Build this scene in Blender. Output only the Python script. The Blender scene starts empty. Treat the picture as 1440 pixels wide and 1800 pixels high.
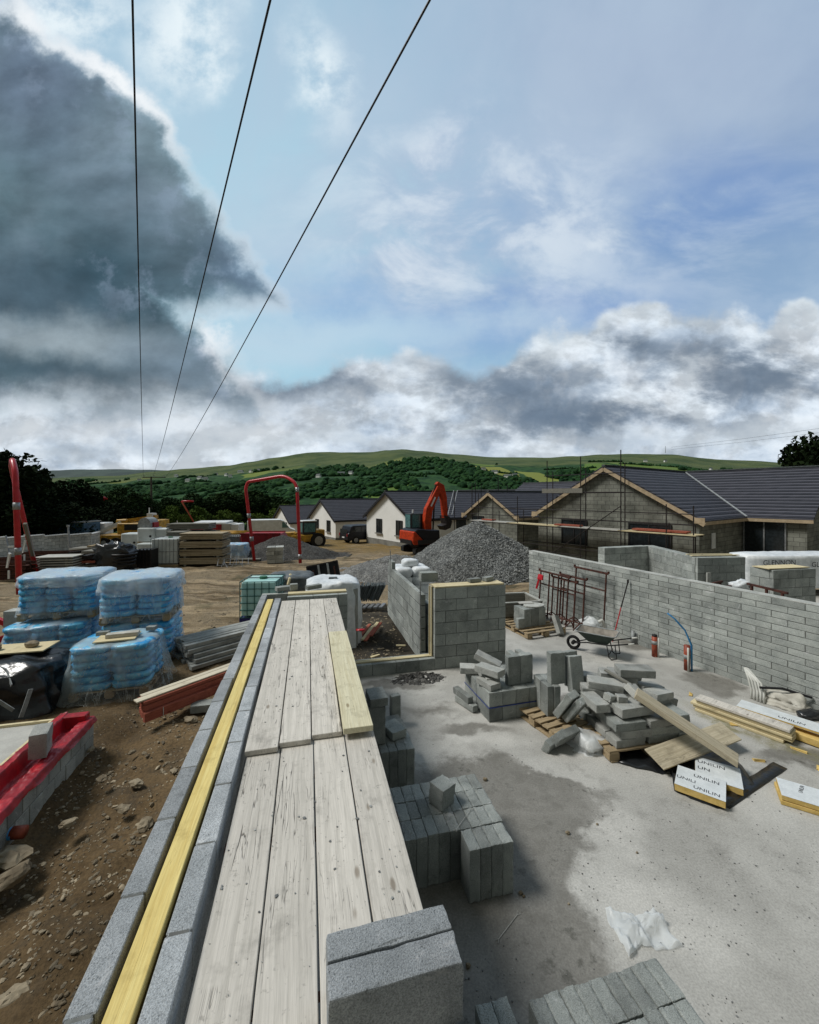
import bpy, bmesh, math, random
import numpy as np
from mathutils import Vector, Matrix, Euler, noise
from math import radians, sin, cos, pi
R = random.Random(7)
SC = bpy.context.scene
COL = SC.collection
CAMZ = 3.37
HZ = 871.0   # the lens is level, shifted down a little, so uprights stay parallel

# ---------------------------------------------------------------- measuring
def ray(px, py):
    a = (px - 720) / 720.0
    return Vector((a, 1.0, (HZ - py) / 720.0))
def at_z(px, py, z=0.0):
    d = ray(px, py); k = (z - CAMZ) / d.z
    return Vector((d.x * k, d.y * k, z))
def at_y(px, py, Y):
    d = ray(px, py); k = Y / d.y
    return Vector((d.x * k, Y, CAMZ + d.z * k))
WA = radians(13.9)
def Wf(s, t, z=0.0):
    return Vector((s * cos(WA) - t * sin(WA), s * sin(WA) + t * cos(WA), z))

# ---------------------------------------------------------------- mesh builder
class MB:
    def __init__(self):
        self.v = []; self.f = []; self.t = []; self.m = []
        self.tone = .5; self.mi = 0
    def _add(self, vs, fs, M=None):
        o = len(self.v)
        for p in vs:
            p = Vector(p)
            if M is not None: p = M @ p
            self.v.append((p.x, p.y, p.z)); self.t.append(self.tone)
        for f in fs:
            self.f.append(tuple(o + i for i in f)); self.m.append(self.mi)
    def box(self, c, s, rot=None, M=None, jit=0.0):
        x, y, z = s[0] / 2, s[1] / 2, s[2] / 2
        vs = [Vector((a * x, b * y, d * z)) for d in (-1, 1) for b in (-1, 1) for a in (-1, 1)]
        if jit: vs = [p + Vector([R.uniform(-jit, jit) for _ in range(3)]) for p in vs]
        T = Matrix.Translation(Vector(c))
        if rot is not None:
            T = T @ (Euler(rot).to_matrix().to_4x4() if not isinstance(rot, (float, int)) else Matrix.Rotation(rot, 4, 'Z'))
        if M is not None: T = M @ T
        self._add(vs, [(0, 2, 3, 1), (4, 5, 7, 6), (0, 1, 5, 4), (2, 6, 7, 3), (0, 4, 6, 2), (1, 3, 7, 5)], T)
        return self
    def tube(self, pts, r, n=8, cap=True, M=None):
        pts = [Vector(p) for p in pts]
        rs = r if isinstance(r, (list, tuple)) else [r] * len(pts)
        vs = []; fs = []
        up = Vector((0, 0, 1))
        prev = None
        for i, p in enumerate(pts):
            if i == 0: d = pts[1] - p
            elif i == len(pts) - 1: d = p - pts[i - 1]
            else: d = (pts[i + 1] - p).normalized() + (p - pts[i - 1]).normalized()
            d.normalize()
            if prev is None:
                a = d.cross(up)
                if a.length < .05: a = d.cross(Vector((1, 0, 0)))
            else:
                a = prev - d * prev.dot(d)
            a.normalize(); prev = a; b = d.cross(a)
            for k in range(n):
                th = 2 * pi * (k + .5) / n
                vs.append(p + (a * cos(th) + b * sin(th)) * rs[i])
        for i in range(len(pts) - 1):
            for k in range(n):
                k2 = (k + 1) % n
                fs.append((i * n + k, i * n + k2, (i + 1) * n + k2, (i + 1) * n + k))
        if cap:
            fs.append(tuple(range(n - 1, -1, -1)))
            o = (len(pts) - 1) * n
            fs.append(tuple(o + k for k in range(n)))
        self._add(vs, fs, M)
        return self
    def bar(self, p, q, w, h=None, M=None):
        # square section bar between two points
        p = Vector(p); q = Vector(q); h = h or w
        d = q - p; L = d.length
        if L < 1e-6: return self
        rot = d.to_track_quat('X', 'Z').to_matrix().to_4x4()
        T = Matrix.Translation((p + q) / 2) @ rot
        if M is not None: T = M @ T
        return self.box((0, 0, 0), (L, w, h), M=T)
    def prism(self, poly, z0, z1, M=None):
        n = len(poly)
        vs = [(a, b, z0) for a, b in poly] + [(a, b, z1) for a, b in poly]
        fs = [tuple(range(n - 1, -1, -1)), tuple(range(n, 2 * n))]
        fs += [(i, (i + 1) % n, n + (i + 1) % n, n + i) for i in range(n)]
        self._add(vs, fs, M)
        return self
    def slab(self, poly3, th, M=None):
        # polygon in space given a thickness straight down
        n = len(poly3)
        vs = [Vector(p) for p in poly3] + [Vector(p) - Vector((0, 0, th)) for p in poly3]
        fs = [tuple(range(n)), tuple(range(2 * n - 1, n - 1, -1))]
        fs += [(i, n + i, n + (i + 1) % n, (i + 1) % n) for i in range(n)]
        self._add(vs, fs, M)
        return self
    def build(self, name, mat, parent=None, loc=None, rz=0.0, rot=None, smooth=False, bevel=0.0, seg=1, recalc=True):
        me = bpy.data.meshes.new(name)
        me.from_pydata(self.v, [], self.f)
        mats = mat if isinstance(mat, (list, tuple)) else [mat]
        for m_ in mats: me.materials.append(m_)
        if len(mats) > 1: me.polygons.foreach_set('material_index', self.m)
        at = me.attributes.new('tone', 'FLOAT', 'POINT')
        at.data.foreach_set('value', self.t)
        if recalc or bevel:
            bm = bmesh.new(); bm.from_mesh(me)
            if recalc: bmesh.ops.recalc_face_normals(bm, faces=bm.faces)
            if bevel:
                es = [e for e in bm.edges if len(e.link_faces) == 2 and e.calc_face_angle(0) > .6]
                bmesh.ops.bevel(bm, geom=es, offset=bevel, segments=seg, affect='EDGES', profile=.5, clamp_overlap=True)
            bm.to_mesh(me); bm.free()
        if smooth: me.polygons.foreach_set('use_smooth', [True] * len(me.polygons))
        me.update()
        o = bpy.data.objects.new(name, me); COL.objects.link(o)
        if parent is not None: o.parent = parent
        if loc is not None: o.location = loc
        if rot is not None: o.rotation_euler = rot
        elif rz: o.rotation_euler = (0, 0, rz)
        return o

def tag(o, label=None, cat=None, group=None, kind=None):
    if label: o['label'] = label
    if cat:
        o['category'] = cat
        if not kind: o['kind'] = 'thing'
    if group: o['group'] = group
    if kind: o['kind'] = kind
    return o
def thing(name, label, cat, loc=(0, 0, 0), rz=0.0, group=None):
    o = bpy.data.objects.new(name, None); COL.objects.link(o)
    o.location = loc; o.rotation_euler = (0, 0, rz); o.empty_display_size = .2
    return tag(o, label, cat, group)
def copy_tree(o, parent=None, label=None):
    c = o.copy(); COL.objects.link(c); c.parent = parent
    if label: c['label'] = label
    for ch in o.children: copy_tree(ch, c)
    return c
def fbm(x, y, z=0.0, o=4):
    return noise.fractal(Vector((x, y, z)), 1.0, 2.0, o, noise_basis='PERLIN_ORIGINAL')

def drape(w, d, h, flare=.1, fold=.03, na=88, nt=7, ns=12, seed=0, sag=.03, hem=.05, rnd=.16, folds=9, z0=0.0, lump=.04):
    """a sheet lying over a box w x d x h and hanging down its sides"""
    mb = MB(); vs = []; fs = []
    rr = random.Random(seed); ph = [rr.uniform(0, 6.28) for _ in range(6)]
    vs.append((0, 0, h - sag * rr.random()))
    def rim(th):
        c, s = cos(th), sin(th); e = .22
        k = (abs(c) ** (1 / e) + abs(s) ** (1 / e)) ** (-e)
        return Vector((c * k * w / 2, s * k * d / 2, 0))
    rings = []
    for i in range(1, nt + 1): rings.append(('t', i / nt))
    for i in range(1, ns + 1): rings.append(('s', i / ns))
    for kind, q in rings:
        for k in range(na):
            th = 2 * pi * k / na
            p = rim(th); u = p.normalized()
            f = .5 * sin(folds * th + ph[0]) + .3 * sin((folds * 2 + 1) * th + ph[1]) + .2 * sin((folds * 4 + 3) * th + ph[2])
            n1 = fbm(p.x * 2.2 + seed * 3.1, p.y * 2.2, (q if kind == 's' else 0) * 2.5, 3)
            if kind == 't':
                a = p * q
                n2 = fbm(a.x * 2.5 + seed, a.y * 2.5 + 7, 0, 4)
                zz = h - rnd * .35 * max(0, q - .8) / .2 - sag * (1 - q) * .5 + lump * n2
                vs.append((a.x, a.y, zz))
            else:
                zz = (h - rnd * .35) * (1 - q) + z0 * q
                out = flare * q ** 1.6 + fold * f * (.3 + q) + lump * n1
                hz = hem * q * (fbm(th * 1.3, seed, 5, 3) + .3 * f)
                a = p + u * out
                vs.append((a.x, a.y, max(z0 + .004, zz + hz)))
    for k in range(na):
        fs.append((0, 1 + k, 1 + (k + 1) % na))
    for i in range(len(rings) - 1):
        for k in range(na):
            a = 1 + i * na + k; b = 1 + i * na + (k + 1) % na
            fs.append((a, a + na, b + na, b))
    mb._add(vs, fs)
    return mb

def blob(cx, cy, cz, sx, sy, sz, seed=0, nz=.15, nu=14, nv=9, e=.6, fr=1.6):
    mb = MB(); vs = []; fs = []
    def pw(a, k): return math.copysign(abs(a) ** k, a)
    for i in range(nv + 1):
        ph = -pi / 2 + pi * i / nv
        for j in range(nu):
            th = 2 * pi * j / nu
            x = pw(cos(ph), e) * pw(cos(th), e); y = pw(cos(ph), e) * pw(sin(th), e); z = pw(sin(ph), e)
            k = 1 + nz * fbm(x * fr + seed * 1.7, y * fr, z * fr + seed, 3)
            vs.append((cx + x * sx / 2 * k, cy + y * sy / 2 * k, cz + z * sz / 2 * k))
    for i in range(nv):
        for j in range(nu):
            a = i * nu + j; b = i * nu + (j + 1) % nu
            fs.append((a, b, b + nu, a + nu))
    mb._add(vs, fs); return mb

# ---------------------------------------------------------------- node helper
class NG:
    def __init__(s, nt): s.nt = nt; s.n = nt.nodes; s.l = nt.links
    def new(s, t, **kw):
        x = s.n.new(t)
        for k, v in kw.items(): setattr(x, k, v)
        return x
    def put(s, sock, v):
        if v is None: return
        if isinstance(v, bpy.types.NodeSocket): s.l.new(v, sock)
        else:
            if hasattr(sock.default_value, '__len__') and not hasattr(v, '__len__'): v = (v,) * len(sock.default_value)
            if hasattr(v, '__len__') and len(v) == 3 and len(sock.default_value) == 4: v = tuple(v) + (1,)
            sock.default_value = v
    def m(s, op, a, b=None, c=None, clamp=False):
        x = s.new('ShaderNodeMath', operation=op, use_clamp=clamp)
        s.put(x.inputs[0], a); s.put(x.inputs[1], b); s.put(x.inputs[2], c)
        return x.outputs[0]
    def add(s, a, b): return s.m('ADD', a, b)
    def sub(s, a, b): return s.m('SUBTRACT', a, b)
    def mul(s, a, b): return s.m('MULTIPLY', a, b)
    def ss(s, x, a, b, lo=0.0, hi=1.0):
        n = s.new('ShaderNodeMapRange', interpolation_type='SMOOTHSTEP', clamp=True)
        s.put(n.inputs[0], x); n.inputs[1].default_value = a; n.inputs[2].default_value = b
        n.inputs[3].default_value = lo; n.inputs[4].default_value = hi
        return n.outputs[0]
    def noise(s, vec, scale, detail=4, rough=.55, dist=0.0, col=False):
        n = s.new('ShaderNodeTexNoise')
        s.put(n.inputs['Vector'], vec); n.inputs['Scale'].default_value = scale
        n.inputs['Detail'].default_value = detail; n.inputs['Roughness'].default_value = rough
        n.inputs['Distortion'].default_value = dist
        return n.outputs['Color' if col else 'Fac']
    def voro(s, vec, scale, feat='F1', out='Distance', rnd=1.0):
        n = s.new('ShaderNodeTexVoronoi', feature=feat)
        s.put(n.inputs['Vector'], vec); n.inputs['Scale'].default_value = scale
        n.inputs['Randomness'].default_value = rnd
        return n.outputs[out]
    def mix(s, f, a, b, mode='MIX'):
        n = s.new('ShaderNodeMix', data_type='RGBA', blend_type=mode)
        s.put(n.inputs[0], f); s.put(n.inputs[6], a); s.put(n.inputs[7], b)
        return n.outputs[2]
    def sep(s, v):
        n = s.new('ShaderNodeSeparateXYZ'); s.put(n.inputs[0], v); return n.outputs
    def comb(s, x, y, z=0.0):
        n = s.new('ShaderNodeCombineXYZ'); s.put(n.inputs[0], x); s.put(n.inputs[1], y); s.put(n.inputs[2], z)
        return n.outputs[0]
    def vm(s, op, a, b):
        n = s.new('ShaderNodeVectorMath', operation=op); s.put(n.inputs[0], a); s.put(n.inputs[1], b)
        return n.outputs[0]
    def coord(s, kind='Object', rnd=True):
        c = s.new('ShaderNodeTexCoord').outputs[kind]
        if kind == 'Object' and rnd:
            oi = s.new('ShaderNodeObjectInfo').outputs['Random']
            c = s.vm('ADD', c, s.comb(s.mul(oi, 37.0), s.mul(oi, 91.0), s.mul(oi, 53.0)))
        return c
    def tone(s):
        return s.new('ShaderNodeAttribute', attribute_name='tone').outputs['Fac']
    def rnd(s): return s.new('ShaderNodeObjectInfo').outputs['Random']
    def bump(s, h, strength=.4, dist=.01, nrm=None):
        n = s.new('ShaderNodeBump'); n.inputs['Strength'].default_value = strength
        n.inputs['Distance'].default_value = dist; s.put(n.inputs['Height'], h); s.put(n.inputs['Normal'], nrm)
        return n.outputs[0]
def newmat(name):
    m = bpy.data.materials.new(name); m.use_nodes = True
    nt = m.node_tree; nt.nodes.clear()
    g = NG(nt)
    out = g.new('ShaderNodeOutputMaterial'); bs = g.new('ShaderNodeBsdfPrincipled')
    g.l.new(bs.outputs[0], out.inputs[0])
    g.bs = bs; g.out = out
    return m, g
def setp(g, col=None, rough=None, nrm=None, metal=None, spec=None, **kw):
    b = g.bs
    g.put(b.inputs['Base Color'], col); g.put(b.inputs['Roughness'], rough)
    if nrm is not None: g.put(b.inputs['Normal'], nrm)
    g.put(b.inputs['Metallic'], metal); g.put(b.inputs['Specular IOR Level'], spec)
def simple(name, c1, c2=None, rough=.8, sc=8.0, bump=.3, bd=.004, fine=60.0, metal=0.0, spec=.3, tone=0.0, lo=.35, hi=.65, rv=0.0):
    """two-tone mottled surface with fine bump"""
    m, g = newmat(name)
    c2 = c2 or tuple(x * .7 for x in c1)
    v = g.coord()
    n = g.noise(v, sc, 5, .6)
    f = g.ss(n, lo, hi)
    col = g.mix(f, c2, c1)
    fn = g.noise(v, fine, 3, .6)
    col = g.mix(1.0, col, g.comb(*[g.add(.8, g.mul(fn, .4))] * 3), 'MULTIPLY')
    if tone:
        k = g.add(1 - tone / 2, g.mul(g.tone(), tone))
        col = g.mix(1.0, col, g.comb(k, k, k), 'MULTIPLY')
    if rv:
        k = g.add(1 - rv / 2, g.mul(g.rnd(), rv))
        col = g.mix(1.0, col, g.comb(k, k, k), 'MULTIPLY')
    setp(g, col, rough, g.bump(fn, bump, bd), metal, spec)
    return m
M = {}
# --- concrete blocks: coarse speckled dense aggregate
def blockmat(name, a, b, tone=.35, rv=.36, sp=1.0):
    m, g = newmat(name)
    v = g.coord()
    big = g.noise(v, 3.5, 4, .6)
    fn = g.noise(v, 175.0, 4, .8)
    vo = g.voro(v, 150.0)
    col = g.mix(g.ss(big, .3, .7), b, a)
    s1 = g.ss(fn, .30, .66, 1 - .5 * sp, 1 + .34 * sp)
    col = g.mix(1.0, col, g.comb(s1, s1, s1), 'MULTIPLY')
    st = g.mul(g.ss(g.noise(v, 1.3, 3, .7), .50, .72, 1.0, .66), g.ss(g.noise(v, 9.0, 5, .7), .55, .68, 1.0, .78))
    col = g.mix(g.ss(g.noise(g.vm('ADD', v, (9., 4., 2.)), 6.0, 5, .7, .8), .60, .68, 0, .55), col, tuple(min(.6, x * 1.55) for x in a))
    k = g.mul(g.mul(g.add(1 - tone / 2, g.mul(g.tone(), tone)), g.add(1 - rv / 2, g.mul(g.rnd(), rv))), st)
    col = g.mix(1.0, col, g.comb(k, k, k), 'MULTIPLY')
    po = g.ss(g.voro(g.vm('ADD', v, (2., 3., 4.)), 55.0), .10, .20, .45, 0)
    col = g.mix(po, col, tuple(x * .4 for x in b))
    h = g.sub(g.add(fn, g.mul(vo, .5)), g.mul(po, 1.5))
    setp(g, col, .95, g.bump(h, .8, .006), 0, .15)
    return m
M['block'] = blockmat('concrete_block', (.40, .42, .395), (.29, .31, .295), sp=.8)
M['block_pale'] = blockmat('pale_concrete_block', (.52, .52, .485), (.38, .39, .365), sp=.6)
M['block_new'] = blockmat('clean_concrete_block', (.44, .46, .475), (.33, .35, .362), sp=.9)
M['mortar'] = simple('mortar', (.17, .175, .165), (.11, .112, .105), sc=6, bump=.6)
# far blockwork: running bond drawn as a pattern of joints
def blockwork(name, a, b, mo, bw=.45, rh=.225):
    m, g = newmat(name)
    c = g.new('ShaderNodeTexCoord').outputs['Object']
    x, y, z = g.sep(c)[:3]
    vec = g.comb(g.add(x, y), z, 0.0)
    br = g.new('ShaderNodeTexBrick'); g.put(br.inputs['Vector'], vec)
    g.put(br.inputs['Color1'], a); g.put(br.inputs['Color2'], b); g.put(br.inputs['Mortar'], mo)
    br.inputs['Scale'].default_value = 1.0; br.inputs['Mortar Size'].default_value = .012
    br.inputs['Brick Width'].default_value = bw; br.inputs['Row Height'].default_value = rh
    n = g.noise(c, 1.2, 5, .65)
    k = g.ss(n, .3, .7, .65, 1.15)
    col = g.mix(1.0, br.outputs['Color'], g.comb(k, k, k), 'MULTIPLY')
    setp(g, col, .95, g.bump(br.outputs['Fac'], .4, -.01), 0, .1)
    return m
M['mortar_dark'] = simple('damp_mortar', (.05, .05, .048), (.03, .03, .03), sc=6, bump=.6)  # mortar darkened so the side wall's joint lines show
M['blockwork'] = blockwork('blockwork', (.245, .25, .215), (.18, .185, .16), (.11, .11, .098))
# --- scaffold boards / timber
def wood(name, a, b, dark, axis=1, sc=1.0, crack=.5, rv=.15, knots=True, rough=.85, sat=1.0):
    m, g = newmat(name)
    v = g.coord()
    wob = g.vm('MULTIPLY', g.noise(v, 1.6, 3, .5, col=True), (.035, .035, .035))
    vv = g.vm('ADD', v, wob)
    def st(across, along):
        s = [across * sc] * 3; s[axis] = along * sc
        return g.vm('MULTIPLY', vv, tuple(s))
    gr = g.noise(st(38.0, 1.1), 1.0, 5, .7)
    fi = g.noise(st(170.0, 5.0), 1.0, 3, .7)
    bl = g.noise(v, 4.5, 6, .68)
    bl2 = g.noise(v, 1.1, 4, .6)
    col = g.mix(g.ss(gr, .28, .66), b, a)
    col = g.mix(g.ss(bl, .52, .72, 0, .6), col, tuple(x * .62 for x in b))
    col = g.mix(g.ss(bl2, .5, .7, 0, .35), col, tuple(x * .8 for x in a))
    cn = g.noise(st(13.0, .55), 1.0, 3, .55)
    ck = g.ss(g.m('ABSOLUTE', g.sub(cn, .5)), 0.0, .007, crack, 0)
    mask = g.ss(g.noise(st(7.0, 1.3), 1.0, 2, .5), .50, .60)
    cn2 = g.noise(st(34.0, 1.6), 1.0, 2, .5)
    ck2 = g.mul(g.ss(g.m('ABSOLUTE', g.sub(cn2, .5)), 0.0, .012, crack * .7, 0), g.ss(g.noise(v, 3.1, 3, .5), .52, .62))
    ckm = g.m('MAXIMUM', g.mul(ck, mask), ck2)
    col = g.mix(ckm, col, dark)
    if knots:
        s4 = [7.0] * 3; s4[axis] = 2.6
        kv = g.voro(g.vm('MULTIPLY', v, tuple(s4)), 1.0)
        kn = g.ss(kv, .05, .13, .75, 0)
        col = g.mix(kn, col, (b[0] * .42, b[1] * .36, b[2] * .3))
        ds = g.mul(g.ss(g.voro(v, 34.0), .06, .14, .75, 0), g.ss(g.noise(v, 6.0, 3, .6), .50, .6))
        col = g.mix(ds, col, tuple(x * .32 for x in b))
        sm = g.mul(g.ss(g.noise(g.vm('ADD', v, (3., 5., 7.)), 22.0, 4, .7), .60, .70, 0, .5), 1.0)
        col = g.mix(sm, col, tuple(x * .5 for x in b))
    k1 = g.ss(fi, .3, .7, .90, 1.06)
    k2 = g.mul(k1, g.add(1 - rv / 2, g.mul(g.rnd(), rv)))
    col = g.mix(1.0, col, g.comb(k2, k2, k2), 'MULTIPLY')
    h = g.sub(g.add(g.mul(fi, .6), gr), g.mul(ckm, 4.0))
    setp(g, col, rough, g.bump(h, .6, .003), 0, .2)
    return m
M['board'] = wood('weathered_board', (.62, .58, .52), (.48, .45, .40), (.06, .052, .045), 1, crack=.8)
M['board_x'] = wood('weathered_plank', (.50, .44, .32), (.35, .30, .21), (.04, .035, .03), 0)
M['board_new'] = wood('newer_board', (.62, .58, .42), (.50, .45, .30), (.12, .09, .05), 1, crack=.3)
M['yellow'] = wood('yellow_timber', (.76, .62, .25), (.60, .44, .14), (.42, .28, .08), 1, crack=.2, rv=0, knots=False, rough=.6)
M['pine'] = wood('pale_timber', (.66, .57, .36), (.54, .45, .27), (.2, .14, .07), 0, crack=.2)
M['pine_z'] = wood('pale_timber_upright', (.66, .57, .36), (.54, .45, .27), (.2, .14, .07), 2, crack=.2)
M['redwood'] = wood('treated_red_timber', (.42, .13, .085), (.29, .08, .055), (.08, .03, .02), 0, crack=.5)
M['pallet'] = wood('pallet_timber', (.40, .31, .19), (.27, .2, .12), (.05, .04, .03), 0, crack=.5)
M['stackwood'] = wood('stacked_timber', (.42, .35, .24), (.29, .235, .16), (.06, .05, .04), 0, crack=.4, sc=.5)
M['greywood'] = wood('grey_timber', (.23, .22, .19), (.15, .145, .125), (.04, .04, .04), 0, crack=.5, sc=.6)
# --- dirt
m, g = newmat('dirt'); M['dirt'] = m
v = g.new('ShaderNodeTexCoord').outputs['Object']
x, y, z = g.sep(v)[:3]
n1 = g.noise(v, .45, 6, .6); n2 = g.noise(v, 3.2, 6, .65); n3 = g.noise(v, 28, 4, .65)
col = g.mix(g.ss(n1, .35, .65), (.082, .054, .026), (.165, .112, .058))
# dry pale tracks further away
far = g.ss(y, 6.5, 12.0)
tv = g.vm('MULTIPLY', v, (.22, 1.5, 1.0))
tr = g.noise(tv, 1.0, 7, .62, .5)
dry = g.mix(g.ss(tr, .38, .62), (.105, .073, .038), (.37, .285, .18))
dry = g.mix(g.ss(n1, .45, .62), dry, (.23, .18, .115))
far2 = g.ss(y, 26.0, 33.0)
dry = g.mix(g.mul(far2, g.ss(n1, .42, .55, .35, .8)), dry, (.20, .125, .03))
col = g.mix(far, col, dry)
col = g.mix(g.mul(g.ss(n2, .5, .68), .6), col, (.05, .038, .022))
# green moss tinge in places
col = g.mix(g.ss(g.noise(v, .8, 4, .6), .55, .7, 0, .5), col, (.05, .055, .025))
# pebbles
vp = g.voro(g.vm('ADD', v, g.vm('MULTIPLY', g.noise(v, 9, 3, .5, col=True), (.05, .05, .05))), 24.0)
vc = g.voro(g.vm('ADD', v, g.vm('MULTIPLY', g.noise(v, 9, 3, .5, col=True), (.05, .05, .05))), 24.0, out='Color')
pr = g.sep(vc)[0]
pm = g.mul(g.ss(vp, .22, .34, 1, 0), g.ss(pr, .62, .7))
col = g.mix(g.mul(pm, .75), col, g.mix(g.sep(vc)[1], (.1, .08, .05), (.34, .29, .21)))
k = g.ss(n3, .3, .7, .7, 1.2)
col = g.mix(1.0, col, g.comb(k, k, k), 'MULTIPLY')
# dark mud strip in the door opening and below the left wall
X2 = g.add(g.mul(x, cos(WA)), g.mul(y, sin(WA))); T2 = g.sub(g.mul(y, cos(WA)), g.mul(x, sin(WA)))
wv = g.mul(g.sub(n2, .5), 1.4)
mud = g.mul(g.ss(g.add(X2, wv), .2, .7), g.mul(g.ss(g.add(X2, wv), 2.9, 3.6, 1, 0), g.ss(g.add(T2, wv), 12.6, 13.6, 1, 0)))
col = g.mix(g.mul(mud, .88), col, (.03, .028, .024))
h = g.add(g.mul(n3, .6), g.add(g.mul(n2, 1.2), g.mul(pm, .9)))
setp(g, col, g.ss(n2, .4, .7, 1.0, .75), g.bump(h, .9, .03), 0, .2)
# --- slab
m, g = newmat('slab_concrete'); M['slab'] = m
v = g.new('ShaderNodeTexCoord').outputs['Object']
x, y, z = g.sep(v)[:3]
n1 = g.noise(v, .9, 6, .6); n2 = g.noise(v, 5, 6, .7); n3 = g.noise(v, 60, 3, .7)
col = g.mix(g.ss(n1, .3, .7), (.325, .315, .29), (.48, .468, .435))
wet = None
def ell(px, py, rx, ry, soft=.5, rot=0.0):
    c = at_z(px, py, 0)
    wx = g.add(x, g.mul(g.sub(n1, .5), 1.3)); wy = g.add(y, g.mul(g.sub(g.noise(v, 1.4, 5, .6), .5), 1.3))
    dx = g.sub(wx, c.x); dy = g.sub(wy, c.y)
    ca, sa = cos(rot), sin(rot)
    a = g.m('DIVIDE', g.add(g.mul(dx, ca), g.mul(dy, sa)), rx)
    b = g.m('DIVIDE', g.sub(g.mul(dy, ca), g.mul(dx, sa)), ry)
    r = g.m('SQRT', g.add(g.mul(a, a), g.mul(b, b)))
    return g.ss(r, 1 - soft, 1 + soft * .15, 1, 0)
def mx(a, b): return b if a is None else g.m('MAXIMUM', a, b)
for e in ((850, 1430, 1.15, .95, .16), (940, 1400, .85, .5, .16, -.1), (850, 1560, 1.0, .9, .16), (880, 1700, .95, .7, .2), (900, 1720, .9, .5, .4),
          (700, 1205, .8, .25, .5), (760, 1250, .8, .25, .8), (830, 1280, .7, .22, .6), (1010, 1235, 1.4, .3, .5), (1250, 1200, .6, .5, .4), (1130, 1130, .9, .5, .5), (1400, 1330, .7, .3, .5)):
    wet = mx(wet, ell(*e))
col = g.mix(g.mul(wet, .84), col, g.mix(g.ss(n2, .35, .65), (.125, .117, .10), (.20, .19, .168)))
halo = mx(ell(900, 1310, 1.6, .25, .9, -.05), ell(1150, 1520, .5, 1.2, .9))
col = g.mix(g.mul(g.mul(halo, g.ss(n1, .35, .6)), .45), col, (.58, .56, .52))
sp = g.mul(g.ss(n2, .50, .64), g.ss(g.noise(v, 1.1, 3, .5), .42, .6))
col = g.mix(g.mul(sp, g.add(.22, g.mul(wet, .55))), col, (.075, .072, .06))
# yellow-green stain along the timbers by the right wall
col = g.mix(g.mul(ell(1330, 1290, 1.3, .25, .6, radians(-68)), g.ss(n2, .4, .6, .2, .75)), col, (.17, .15, .05))
k = g.ss(n3, .3, .7, .82, 1.12)
col = g.mix(1.0, col, g.comb(k, k, k), 'MULTIPLY')
vp = g.voro(v, 9.0); dots = g.ss(vp, .035, .06, 1, 0)
col = g.mix(g.mul(dots, .7), col, (.07, .065, .055))
setp(g, col, g.sub(.95, g.mul(wet, .25)), g.bump(g.add(g.mul(n2, .6), g.mul(n3, .35)), .55, .008), 0, .25)
# --- gravel
def gravel(name, a, b, sc):
    m, g = newmat(name)
    v = g.coord('Object', False)
    vw = g.vm('ADD', v, g.vm('MULTIPLY', g.noise(v, 12, 2, .5, col=True), (.06, .06, .06)))
    vc = g.sep(g.voro(vw, sc, out='Color')); vd = g.voro(vw, sc)
    col = g.mix(g.m('POWER', vc[0], 1.6), a, b)
    n = g.ss(g.noise(v, .9, 4, .6), .35, .65, .72, 1.12)
    col = g.mix(1.0, col, g.comb(n, n, n), 'MULTIPLY')
    setp(g, col, .9, g.bump(g.add(g.mul(vd, -1.0), g.mul(vc[1], .6)), 1.0, .05), 0, .2)
    return m
M['gravel'] = gravel('crushed_stone', (.065, .068, .067), (.25, .255, .245), 16)
M['gravel_pale'] = gravel('pale_gravel', (.15, .15, .145), (.34, .335, .32), 18)
M['gravel_dark'] = gravel('dark_sand', (.055, .053, .05), (.14, .135, .125), 20)
M['stone'] = simple('loose_stone', (.29, .24, .165), (.13, .10, .062), sc=4, bump=.8, bd=.01, fine=20, tone=1.0)
# --- roof
m, g = newmat('roof_tiles'); M['roof'] = m
v = g.new('ShaderNodeTexCoord').outputs['Object']
x, y, z = g.sep(v)[:3]
q = g.m('FRACT', g.m('DIVIDE', z, .165))
row = g.m('FLOOR', g.m('DIVIDE', z, .165))
hx = g.add(g.add(x, y), g.mul(g.m('FRACT', g.mul(row, .5)), .33))
q2 = g.m('FRACT', g.m('DIVIDE', hx, .33))
joint = g.ss(q2, 0.0, .06, 1, 0)
gap = g.ss(q, .12, .34, 1, 0)
tid = g.comb(g.m('FLOOR', g.m('DIVIDE', hx, .33)), row, 0.0)
wn = g.new('ShaderNodeTexWhiteNoise', noise_dimensions='3D'); g.put(wn.inputs['Vector'], tid)
t = wn.outputs['Value']
col = g.mix(t, (.020, .021, .028), (.036, .036, .046))
col = g.mix(g.ss(q, .6, .95, 0, .8), col, (.125, .125, .15))  # highlight painted into the tile colour, a pale band per course
col = g.mix(gap, col, (.006, .006, .008))
setp(g, col, .7, g.bump(g.sub(g.m('SUBTRACT', 1.0, q), g.mul(joint, .3)), .4, .04), 0, .25)
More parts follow.
